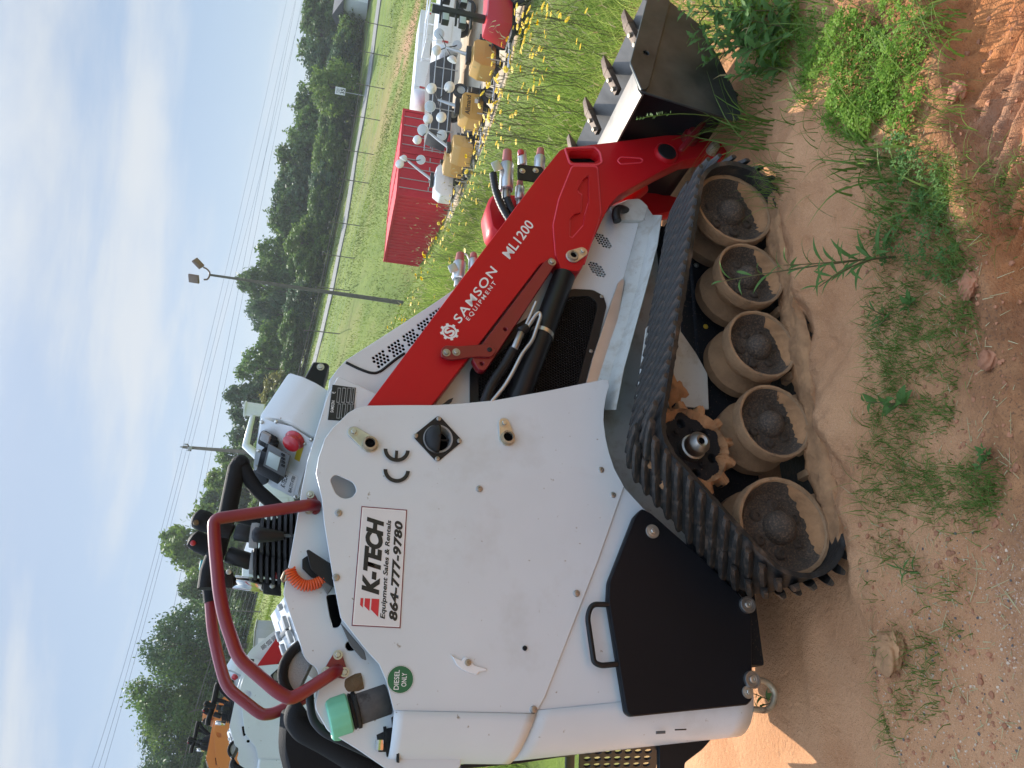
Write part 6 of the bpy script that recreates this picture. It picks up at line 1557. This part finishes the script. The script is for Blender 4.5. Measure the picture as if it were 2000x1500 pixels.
# ================================================================== TREES
leafmat('leaf_dark', (.060, .115, .032), (.115, .180, .052), .5, .42)
leafmat('leaf_mid', (.068, .140, .030), (.135, .215, .050), .5, .42)
leafmat('leaf_blue', (.050, .100, .046), (.095, .155, .066), .5, .36)
leafmat('leaf_light', (.095, .170, .030), (.17, .245, .055), .5, .42)
leafmat('leaf_gold', (.140, .150, .030), (.24, .22, .06), .5, .38)
def crown_mesh(seed, nl=5200, lobes=11, leaf=.030, open_=0.0):
    """unit crown: height 1 (0..1), radius about .5; leaves gathered in clumps on lobes round a hollow middle"""
    g_ = np.random.default_rng(seed); L_ = []
    for i in range(lobes):
        t_ = i/(lobes-1); zc = .18+.70*t_; rad = .34*sin(pi*(.18+.72*t_))**.8; a_ = i*2.399+g_.normal(0, .4)
        L_.append((rad*cos(a_)*(.75+.5*g_.random()), rad*sin(a_)*(.75+.5*g_.random()), zc+g_.normal(0, .03), .15+.09*g_.random()*(1-.3*t_)))
    nc = int(nl/16); lob = g_.integers(0, lobes, nc); d_ = g_.normal(size=(nc, 3)); d_ /= np.linalg.norm(d_, axis=1)[:, None]; d_[:, 2] = np.abs(d_[:, 2])*np.sign(g_.random(nc)-.22)
    LA = np.array(L_); cr_ = LA[lob, 3]*(.62+.45*g_.random(nc)); cc = LA[lob, :3]+d_*cr_[:, None]
    cl = np.repeat(cc, 16, 0)+g_.normal(0, .030+.012*open_, (nc*16, 3)); n = len(cl)
    nr = np.repeat(d_, 16, 0)*.8+g_.normal(0, .55, (n, 3)); nr /= np.linalg.norm(nr, axis=1)[:, None]
    up_ = g_.normal(size=(n, 3)); u_ = np.cross(nr, up_); u_ /= np.linalg.norm(u_, axis=1)[:, None]; v_ = np.cross(nr, u_); s_ = leaf*(.6+.8*g_.random(n))[:, None]
    V = np.stack([cl-u_*s_, cl-v_*s_*.55, cl+u_*s_, cl+v_*s_*.55], 1).reshape(-1, 3); F = np.arange(n*4).reshape(-1, 4)
    me_ = bpy.data.meshes.new('crown'); me_.vertices.add(len(V)); me_.vertices.foreach_set('co', V.ravel()); me_.loops.add(F.size); me_.loops.foreach_set('vertex_index', F.ravel().astype(np.int32)); me_.polygons.add(n); me_.polygons.foreach_set('loop_start', (np.arange(n)*4).astype(np.int32)); me_.update(calc_edges=True)
    return me_, LA
def trunk_mesh(LA, seed):
    g_ = np.random.default_rng(seed); V, F = tube_data([(0, 0, -.05), (.005, 0, .2), (0, .01, .5), (.01, 0, .82)], [.035, .026, .018, .004], 8)
    for i in range(len(LA)):
        c = LA[i, :3]; z0 = max(.12, c[2]-.22); v2, f2 = tube_data([(0, 0, z0), c*.5+np.array([0, 0, z0*.5+.02]), c], [.012, .008, .003], 5); o = len(V); V += v2; F += [tuple(k+o for k in f) for f in f2]
    me_ = bpy.data.meshes.new('trunk'); me_.from_pydata([tuple(map(float, v)) for v in V], [], F); me_.materials.append(M['bark']); shade(me_, 60); return me_
CR_ = [crown_mesh(s_, 6000 if s_ < 4 else 9000, 9+s_ % 4*2, .030 if s_ < 4 else .019, 0 if s_ < 4 else 1) for s_ in range(7)]
TR_ = [trunk_mesh(c[1], i) for i, c in enumerate(CR_)]
for c, _ in CR_: c.materials.append(M['leaf_mid'])
LM = ['leaf_dark', 'leaf_mid', 'leaf_blue', 'leaf_light', 'leaf_gold']
DESC = ['dark green', 'mid green', 'bluish green', 'bright green', 'yellowish brown']
trees = [(-50, 598, 150, 720, 94, 0), (28, 603, 105, 706, 92, 1), (85, 584, 105, 700, 91, 0), (135, 592, 85, 692, 89, 2), (178, 604, 78, 688, 78, 3), (228, 574, 95, 678, 89, 0), (285, 561, 90, 670, 88, 1), (338, 545, 100, 664, 87, 0), (395, 534, 105, 655, 86, 2), (442, 524, 95, 648, 85, 0), (484, 562, 80, 640, 76, 3), (522, 502, 95, 634, 84, 1), (578, 476, 92, 620, 82, 0), (622, 488, 72, 612, 80, 2), (648, 565, 52, 606, 73, 3), (672, 506, 75, 600, 78, 1), (728, 470, 85, 588, 76, 1), (772, 512, 70, 586, 70, 4), (792, 452, 78, 575, 75, 2), (850, 450, 82, 563, 74, 2), (905, 430, 85, 553, 73, 1), (962, 398, 92, 543, 71, 3), (1012, 394, 80, 536, 69, 2), (1085, 332, 128, 524, 65, 3), (1165, 362, 82, 508, 61, 0), (1212, 388, 95, 500, 59, 1), (1262, 302, 125, 492, 49, 2), (1332, 276, 135, 474, 49, 1), (1395, 284, 110, 458, 48, 3), (1462, 286, 130, 440, 48, 2), (1535, 292, 130, 425, 48, 1)]
ORD = 'first second third fourth fifth sixth seventh eighth ninth tenth eleventh twelfth thirteenth fourteenth fifteenth sixteenth seventeenth eighteenth nineteenth twentieth'.split()
ORD += ['twenty-'+o for o in ORD[:9]]+['thirtieth', 'thirty-first', 'thirty-second', 'thirty-third', 'thirty-fourth']
g_ = np.random.default_rng(77)
def plant_tree(i, y_, tx, wpx, bx, D, kd, kind='broadleaf_tree', label=None, grp='trees of the far treeline', var=None, trunk=True, cat='tree'):
    p = wD(bx, y_, D); g0 = gzz(p[0], p[1]); top_ = wD(tx, y_, D)[2]; h_ = (top_-g0)*1.02; w_ = wpx/F_PX*D*1.05
    e = empty(kind, (p[0], p[1], g0)); tag(e, label, cat, grp); k = (i*3+kd) % 4 if var is None else var
    c = bpy.data.objects.new('crown', CR_[k][0]); link(c, e); c.scale = (w_/.86, w_/.86, h_); c.rotation_euler = (0, 0, g_.random()*6.3)
    c.material_slots[0].link = 'OBJECT'; c.material_slots[0].material = M[LM[kd]]
    if trunk: tr = bpy.data.objects.new('trunk', TR_[k]); link(tr, e); tr.scale = c.scale; tr.rotation_euler = c.rotation_euler
for i, (y_, tx, wpx, bx, D, kd) in enumerate(trees):
    plant_tree(i, y_, tx, wpx, bx+6, D, kd, label='%s tree, %s of the treeline from the picture\'s top edge' % (DESC[kd], ORD[i]), var=None if D > 60 else 4+i % 3)
# underwood closing the foot of the wood
und = [(-20+ j*47+(j % 3)*9) for j in range(33)]
for j, y_ in enumerate(und):
    bx = np.interp(y_, (0, 350, 620, 850, 1162, 1407), (712, 664, 612, 566, 510, 456)); D = np.interp(y_, (0, 700, 1200, 1500), (86, 72, 56, 44)); hpx = 42+22*g_.random()
    plant_tree(j+50, y_, bx-hpx, 75, bx+5, D, (0, 1, 3, 2, 1)[j % 5], kind='bush', label='%s bush under the treeline, %s from the picture\'s top edge' % (DESC[(0, 1, 3, 2, 1)[j % 5]], ORD[j]), grp='bushes at the foot of the treeline', trunk=False, cat='bush')
# more wood behind, one dark mass between the trunks
g2 = np.random.default_rng(5); V = []; P = []
for k in range(26000):
    y_ = -120+1700*g2.random(); bx = np.interp(y_, (0, 350, 620, 850, 1162, 1407), (705, 655, 605, 560, 505, 450)); tx = np.interp(y_, (0, 200, 400, 600, 800, 1000, 1200, 1500), (625, 605, 560, 520, 490, 440, 410, 340)); D = np.interp(y_, (0, 700, 1200, 1500), (100, 88, 76, 66))*(1+.12*g2.random())
    P.append(wD(bx+(tx-bx)*g2.random()**.8, y_, D))
P = np.array(P); n = len(P); nr = g2.normal(size=(n, 3)); nr /= np.linalg.norm(nr, axis=1)[:, None]; u_ = np.cross(nr, g2.normal(size=(n, 3))); u_ /= np.linalg.norm(u_, axis=1)[:, None]; v_ = np.cross(nr, u_); s_ = (.25+.35*g2.random(n))[:, None]
V = np.stack([P-u_*s_, P-v_*s_*.6, P+u_*s_, P+v_*s_*.6], 1).reshape(-1, 3); o = pyd('wood', V, np.arange(n*4).reshape(-1, 4).tolist(), M['leaf_dark']); tag(o, 'dark mass of foliage deep in the wood behind the treeline', 'wood', kind='stuff')
# ================================================================== FOREGROUND PLANTS AND LITTER
def leaf_mesh(name, ln, wd, m, seg=4, bend=.25, shape=1.0, notch=0):
    V, F = [], []
    for k in range(seg+1):
        t_ = k/seg; w_ = wd*(sin(pi*min(.98, max(.02, t_**shape))))**.8*.5
        if notch: w_ *= (1 if k % 2 else .55)
        z = bend*ln*(t_-.0)*(1-t_)*1.6-bend*.5*ln*t_*t_; V += [(ln*t_, -w_, z-.12*w_*0+.15*w_), (ln*t_, 0, z-.08*wd*(1-abs(2*t_-1))), (ln*t_, w_, z+.15*w_)]
    for k in range(seg):
        for j in (0, 1): F.append((3*k+j, 3*k+j+1, 3*k+j+4, 3*k+j+3))
    me_ = bpy.data.meshes.new(name); me_.from_pydata([tuple(map(float, v)) for v in V], [], F); me_.materials.append(m); shade(me_, True); return me_
LF = {'lance': leaf_mesh('leaf', 1, .13, M['weed_leaf'], 5, .3), 'ovate': leaf_mesh('leaf', 1, .48, M['weed_leaf'], 5, .25, .8), 'sage': leaf_mesh('leaf', 1, .42, M['sage_leaf'], 7, .2, .8, 1), 'blade': leaf_mesh('leaf', 1, .06, M['grass_tuft'], 6, .55)}
def add_leaf(parent, kind, p, az_, el, ln, roll=0., name='leaf'):
    o = bpy.data.objects.new(name, LF[kind]); o.location = tuple(map(float, p)); o.rotation_euler = (roll, -el, az_); o.scale = (ln, ln, ln); return link(o, parent)
def weed(name, base, tips, label, kind='lance', ln=.07, nl=12, sr=.0028, cat='weed', grp=None, seed=0, start=.12):
    """upright plant: a stem for each tip with leaves spiralling up it"""
    g_ = np.random.default_rng(seed); e = empty(name, tuple(base)); tag(e, label, cat, grp)
    for tp_ in tips:
        l = np.array(tp_)-np.array(base); mid = l*.5+np.array([g_.normal(0, .012), g_.normal(0, .012), .02]); ts = np.linspace(0, 1, 7)
        pth = [(1-t_)**2*np.zeros(3)+2*t_*(1-t_)*mid+t_*t_*l for t_ in ts]; pth[0] = pth[0]-np.array([0, 0, .015])
        tube('stem', e, pth, [sr*(1-.65*t_) for t_ in ts], M['weed_stem'], 6)
        for k in range(nl):
            t_ = start+(1-start)*k/(nl-1); p = (2*t_*(1-t_))*mid+t_*t_*l
            add_leaf(e, kind, p, k*2.4+g_.normal(0, .3), g_.uniform(.0, .75)+.3*t_, ln*(1.15-.55*t_)*g_.uniform(.8, 1.2), g_.normal(0, .3))
    return e
bq = hit(1748, 500)
weed('willow_weed', bq, [wD(1412, 549, bq[1]+.10), wD(1530, 518, bq[1]+.02), wD(1600, 560, bq[1]-.05)], 'tall thin weed with narrow leaves leaning in front of the road wheels', 'lance', .085, 15, .0032, seed=1)
bq = hit(1772, 792)
weed('leafy_sprout', bq, [wD(1690, 785, bq[1]+.02), wD(1725, 805, bq[1])], 'small sprout with rounded green leaves in the bare soil', 'ovate', .045, 6, .0025, seed=2)
bq = hit(1788, 602); e = weed('leaf_rosette', bq, [bq+np.array([0, 0, .02])], 'pale green leaf rosette beside the willow weed', 'ovate', .055, 7, .002, seed=3, start=.6)
bq = hit(1738, 620); weed('spiky_seedling', bq, [wD(1690, 590, bq[1]), wD(1715, 640, bq[1])], 'spiky seedling just below the leaf rosette', 'lance', .035, 9, .0018, seed=4)
bq = hit(1790, 1115); weed('spiky_seedling', bq, [bq+np.array([.01, 0, .05])], 'star shaped seedling on the gravel near the rear wheel', 'lance', .045, 9, .0018, seed=5)
bq = hit(1512, 1372); weed('leafy_sprout', bq, [bq+np.array([.02, .03, .10]), bq+np.array([-.05, .02, .07])], 'green sprout growing under the tow loop', 'ovate', .035, 8, .002, seed=6)
bq = hit(1940, 895); weed('clover_sprig', bq, [bq+np.array([.02, .0, .03]), bq+np.array([-.03, .01, .03])], 'bright clover sprig in the soil near the clay strip', 'ovate', .022, 9, .0012, seed=7)
# long-bladed grass clumps
def grass_clump(px_, n, h_, spread, label, seed, w_=.006, lean=.8, m='grass_tuft'):
    b_ = hit(*px_); g_ = np.random.default_rng(seed); P = np.stack([g_.normal(0, spread, n), g_.normal(0, spread, n), np.full(n, -.01)], 1)
    o = blades('grass_clump', P, h_*(.5+.6*g_.random(n)), w_, lean, M[m], seed=seed, seg=5, kind=None); o.location = tuple(b_); tag(o, label, 'grass', 'grass clumps', 'stuff' if spread > .065 or n > 55 else None); return o
for k, (px_, n, h_, sp, lb, w_, ln_) in enumerate((
    ((1455, 240), 30, .30, .05, 'grass clump hiding the lower pin of the lift arm', .006, .9), ((1490, 180), 60, .18, .07, 'grass along the foot of the bucket side', .005, .9), ((1500, 262), 26, .34, .05, 'long grass clump between the bucket corner and the front idler', .007, .9), ((1520, 345), 60, .16, .05, 'fine grass tuft at the front of the track', .003, .7), ((1700, 330), 40, .16, .07, 'broad bladed grass clump at the near edge of the clover', .010, .8),
    ((1760, 380), 36, .13, .06, 'grass clump in the sand beyond the willow weed', .008, .9), ((1850, 228), 70, .13, .05, 'fine bright grass tuft on the lip of the clay strip', .003, .6), ((1840, 60), 50, .20, .06, 'tall grass clump at the picture edge above the clay strip', .006, .8),
    ((1600, 20), 40, .22, .07, 'grass clump at the picture edge near the bucket', .006, .8), ((1470, 20), 34, .25, .08, 'grass clump half under the bucket', .006, .8), ((1650, 150), 260, .13, .11, 'dense bright grass growing through the clover mound', .004, .9), ((1690, 230), 160, .11, .07, 'bright grass at the clover mound edge nearest the sand', .004, .9), ((1600, 90), 160, .12, .07, 'bright grass at the clover mound edge nearest the bucket', .004, .9), ((1770, 130), 130, .09, .08, 'thin grass between clover mound and clay strip', .0035, .9), ((1570, 195), 30, .13, .05, 'small grass clump in the sunlit sand below the bucket', .006, .9))):
    grass_clump(px_, n, h_, sp, lb, 40+k, w_, ln_)
# seed head leaning over the dark back of the bucket
bq = hit(1480, 250); tp_ = wD(1245, 232, bq[1]-.02); e = empty('seeding_grass', tuple(bq)); tag(e, 'grass stalk with pale seed head in front of the bucket', 'grass')
l = tp_-bq; pth = [l*t_+np.array([.03*sin(pi*t_), 0, .02*sin(pi*t_)]) for t_ in np.linspace(0, 1, 9)]; tube('stem', e, pth, .0016, M['grass_tuft'], 5)
g_ = np.random.default_rng(9)
for k in range(22):
    t_ = .70+.30*k/21; p = l*t_+np.array([.03*sin(pi*t_), 0, .02*sin(pi*t_)]); add_leaf(e, 'ovate', p, g_.random()*6.3, .6, .014, name='spikelet').data = LF['ovate']
# clover mound and other low ground cover: too many small leaves to count
def cover(name, pxs, n, size, hfun, m, label, seed, tri=True):
    g_ = np.random.default_rng(seed); P = []
    poly = np.array(pxs, float); lo, hi = poly.min(0), poly.max(0)
    while len(P) < n:
        q = lo+(hi-lo)*g_.random((4000, 2))
        for v in q:
            if inside(v, pxs): P.append(v)
            if len(P) >= n: break
    P = np.array(P); W3 = np.array([wz(x, y, 0) for x, y in P]); edge_ = np.array([min(abs(x-lo[0]), abs(hi[0]-x), abs(y-lo[1])+60, abs(hi[1]-y)) for x, y in P])
    dens = .5+fbm(W3[:, 0], W3[:, 1], .10, 3, seed); kp = g_.random(len(P)) < np.clip(dens*1.8-.2, .05, 1); W3, edge_ = W3[kp], edge_[kp]; n = len(W3)
    hh = hfun(edge_)*(.35+.65*g_.random(n)**.6)*(.6+.9*np.clip(dens[kp], 0, 1)); W3[:, 2] = gz(W3[:, 0], W3[:, 1])+hh
    V, F = [], []; nr = g_.normal(0, .45, (n, 3)); nr[:, 2] = 1; nr /= np.linalg.norm(nr, axis=1)[:, None]; az_ = g_.random(n)*6.3
    u_ = np.stack([np.cos(az_), np.sin(az_), 0*az_], 1); u_ -= nr*(u_*nr).sum(1)[:, None]; v_ = np.cross(nr, u_); s_ = (size*(.6+.7*g_.random(n)))[:, None]
    cols = []
    for k in range(3 if tri else 1):
        a_ = 2*pi*k/3; du, dv = u_*cos(a_)+v_*sin(a_), -u_*sin(a_)+v_*cos(a_); cols += [W3, W3+du*s_*.6-dv*s_*.38, W3+du*s_*1.0+nr*s_*.12, W3+du*s_*.6+dv*s_*.38]
    V = np.stack(cols, 1).reshape(-1, 3); F = np.arange(len(V)).reshape(-1, 4)
    o = pyd(name, V, F.tolist(), M[m]); return tag(o, label, 'ground cover', kind='stuff')
cover('clover_patch', [(1560, 60), (1600, 20), (1680, 10), (1745, 60), (1765, 150), (1750, 215), (1700, 285), (1640, 265), (1585, 195), (1570, 120)], 4600, .010, lambda d_: .012+.050*np.clip(d_/90, 0, 1), 'clover', 'mound of bright clover beside the bucket', 31)
cover('clover_patch', [(1440, -60), (1560, -60), (1580, 40), (1560, 130), (1530, 150), (1490, 120), (1450, 60)], 2600, .012, lambda d_: .03+.08*np.clip(d_/80, 0, 1), 'clover', 'low green weeds along the bottom of the bucket', 32)
cover('clover_patch', [(1680, -60), (1800, -60), (1850, 60), (1800, 240), (1760, 300), (1745, 200), (1760, 60)], 1500, .010, lambda d_: .015+.03*np.clip(d_/80, 0, 1), 'clover', 'thin ground cover between clover and clay strip', 33)
cover('weed_patch', [(1690, 300), (1790, 260), (1850, 330), (1890, 470), (1860, 560), (1740, 520), (1710, 420)], 800, .010, lambda d_: .01+.035*np.clip(d_/80, 0, 1), 'weed_leaf', 'sparse small weeds on the soil before the clay strip', 34)
# sage-like weeds reaching over the bucket's side
for k, (px_, tpx, nl) in enumerate((((1500, 30), [(1330, 20), (1360, 60)], 16), ((1530, 95), [(1400, 90), (1395, 60)], 15), ((1560, 60), [(1440, 110), (1460, 40)], 14), ((1480, -30), [(1290, -10), (1340, -40)], 16), ((1500, 75), [(1350, 75), (1375, 125)], 18), ((1545, 130), [(1450, 130), (1430, 150)], 13), ((1520, 10), [(1370, 100), (1350, 10)], 16), ((1555, 20), [(1420, 20), (1470, 80)], 14))):
    bq = hit(*px_); weed('lobed_weed', bq, [wD(*t_, bq[1]+.02) for t_ in tpx], ['lobed weed highest up against the side cutter', 'lobed weed reaching over the middle of the bucket side', 'lobed weed at the bottom of the bucket side', 'lobed weed at the picture edge before the bucket', 'tall lobed weed covering the curved edge of the bucket side', 'lobed weed nearest the sand under the bucket corner', 'lobed weed sprawling across the cutter and the shell', 'lobed weed standing between bucket and clover mound'][k], 'sage', .075, nl, .003, seed=60+k)
# short tufts dotted over the soil
g_ = np.random.default_rng(71); C_ = []
for k in range(1100):
    x_, y_ = 1710+270*g_.random(), 300+1180*g_.random()
    if vnoise(x_/100, y_/100, .55, 3) < -.12-.22*(y_ < 1050) or x_ > 1830+(1000-y_)*.2+120*(y_ > 900): continue
    if y_ > 1000 and g_.random() < .75: continue
    p = wz(x_, y_, 0); C_.append(p)
P, H = [], []
for p in C_:
    n = int(5+13*g_.random()); sp = .010+.016*g_.random(); q = p[None, :2]+g_.normal(0, sp, (n, 2)); P.append(q); H.append((.022+.055*g_.random())*(.5+.7*g_.random(n)))
P = np.concatenate(P); H = np.concatenate(H); z_ = gz(P[:, 0], P[:, 1]); tag(blades('soil_grass', np.column_stack([P, z_-.003]), H, .0026, 1.1, M['grass_tuft'], seed=72), 'short grass tufts dotted over the bare soil', 'grass')
n = 520; x_, y_ = 1690+310*g_.random(n), 250+1250*g_.random(n); P = np.array([wz(a_, b_, 0) for a_, b_ in zip(x_, y_)]); P[:, 2] = gz(P[:, 0], P[:, 1])+.002
V, F = [], []
for p in P:
    a_ = g_.random()*6.3; l = .012+.045*g_.random()**2; d_ = np.array([cos(a_), sin(a_), g_.normal(0, .12)])*l; s_ = np.array([-sin(a_), cos(a_), 0])*.0011; o = len(V); V += [p-s_, p+s_, p+d_+s_*.5, p+d_-s_*.5]; F.append((o, o+1, o+2, o+3))
tag(pyd('dead_stalks', V, F, M['straw']), 'dead straw lying on the soil', 'straw', kind='stuff')
# stones
mat('stone_pale', (.54, .39, .27), .8, var=.3, vscale=3); mat('stone_dark', (.11, .09, .08), .8, var=.3); mat('stone_red', (.36, .15, .075), .9, var=.3)
def stones(name, pxr, n, s0, s1, m, label, seed, ok=lambda x, y: True):
    g_ = np.random.default_rng(seed); V, F = [], []; ico = bmesh.new(); bmesh.ops.create_icosphere(ico, subdivisions=1, radius=1); bv = np.array([v.co[:] for v in ico.verts]); bf = [tuple(v.index for v in f.verts) for f in ico.faces]; ico.free(); k = 0; XY = []
    while k < n:
        x_, y_ = pxr[0]+(pxr[1]-pxr[0])*g_.random(), pxr[2]+(pxr[3]-pxr[2])*g_.random()
        if not ok(x_, y_): continue
        XY.append(wz(x_, y_, 0)[:2]); k += 1
    XY = np.array(XY); Z = gz(XY[:, 0], XY[:, 1])
    for (p, z_) in zip(XY, Z):
        s_ = s0*(s1/s0)**(g_.random()**2.2); q = bv*(1+g_.normal(0, .16, (len(bv), 1)))*np.array([1, .6+.5*g_.random(), .4+.3*g_.random()])*s_; a_ = g_.random()*6.3; c, s = cos(a_), sin(a_); q = np.stack([q[:, 0]*c-q[:, 1]*s, q[:, 0]*s+q[:, 1]*c, q[:, 2]], 1)
        o = len(V); V += [tuple(v) for v in q+np.array([p[0], p[1], z_+s_*.18])]; F += [tuple(i+o for i in f) for f in bf]
    return tag(pyd(name, V, F, M[m]), label, 'stones', kind='stuff')
gv = lambda x, y: g_.random() < np.clip((y-980)/220, 0, 1)
stones('pale_pebbles', (1740, 2000, 960, 1500), 900, .0010, .0040, 'stone_pale', 'pale gravel specks on the ground at the picture bottom', 81, gv)
stones('dark_pebbles', (1720, 2000, 960, 1500), 200, .0012, .0042, 'stone_dark', 'dark gravel specks on the ground at the picture bottom', 82, gv)
stones('clay_crumbs', (1700, 2000, 0, 1500), 1500, .0015, .0090, 'stone_red', 'crumbs of red clay scattered over the soil', 83)
def clod(name, px_, r, label, seed, m='mud', flat=.55):
    b_ = hit(*px_); bm = bmesh.new(); bmesh.ops.create_icosphere(bm, subdivisions=4, radius=1); 
    for v in bm.verts:
        c = v.co; f = 1+.6*float(fbm(c.x+3*seed, c.y+c.z*1.7, .8, 4, seed))+.28*float(fbm(c.x*1.3+c.y, c.z+c.y*.6, .22, 4, seed+4)); v.co = Vector((c.x*f, c.y*f*.85, c.z*f*flat))*r
    o = from_bm(name, bm, M[m], None, smooth=70); o.location = (b_[0], b_[1], b_[2]+r*flat*.25); return tag(o, label, 'dirt clod')
clod('dirt_clod', (1742, 1268), .050, 'tan lump of dried mud on the gravel behind the loader', 3, 'mud', .45)
clod('dirt_clod', (1560, 1035), .040, 'dark crumbly clod against the rear of the track', 5)
for k, (px_, r_, lb) in enumerate((((1895, 560), .03, 'red clay clod on the lip of the clay strip'), ((1935, 700), .026, 'smaller red clod farther down the lip of the clay strip'), ((1870, 180), .03, 'dark clod on the lip of the clay strip by the fine grass'))): clod('clay_clod', px_, r_, lb, 11+k, 'stone_red', .6)
# ================================================================== SUMMER HAZE
hm = bpy.data.materials.new('haze'); hm.use_nodes = True; t = hm.node_tree; t.nodes.remove(t.nodes['Principled BSDF'])
pv = t.nodes.new('ShaderNodeVolumePrincipled'); pv.inputs['Density'].default_value = .0006; pv.inputs['Color'].default_value = (.86, .91, .97, 1); pv.inputs['Anisotropy'].default_value = .3
t.links.new(pv.outputs[0], t.nodes['Material Output'].inputs['Volume'])
zl = float(GZ.min())-1.2
bm = bmesh.new(); box_bm(bm, (-700, -700, zl), (700, 700, 34)); hz_o = from_bm('haze', bm, hm); tag(hz_o, 'pale summer haze over the whole place', 'haze', kind='stuff')
print('haze bottom', zl, 'max ground', GZ.max())
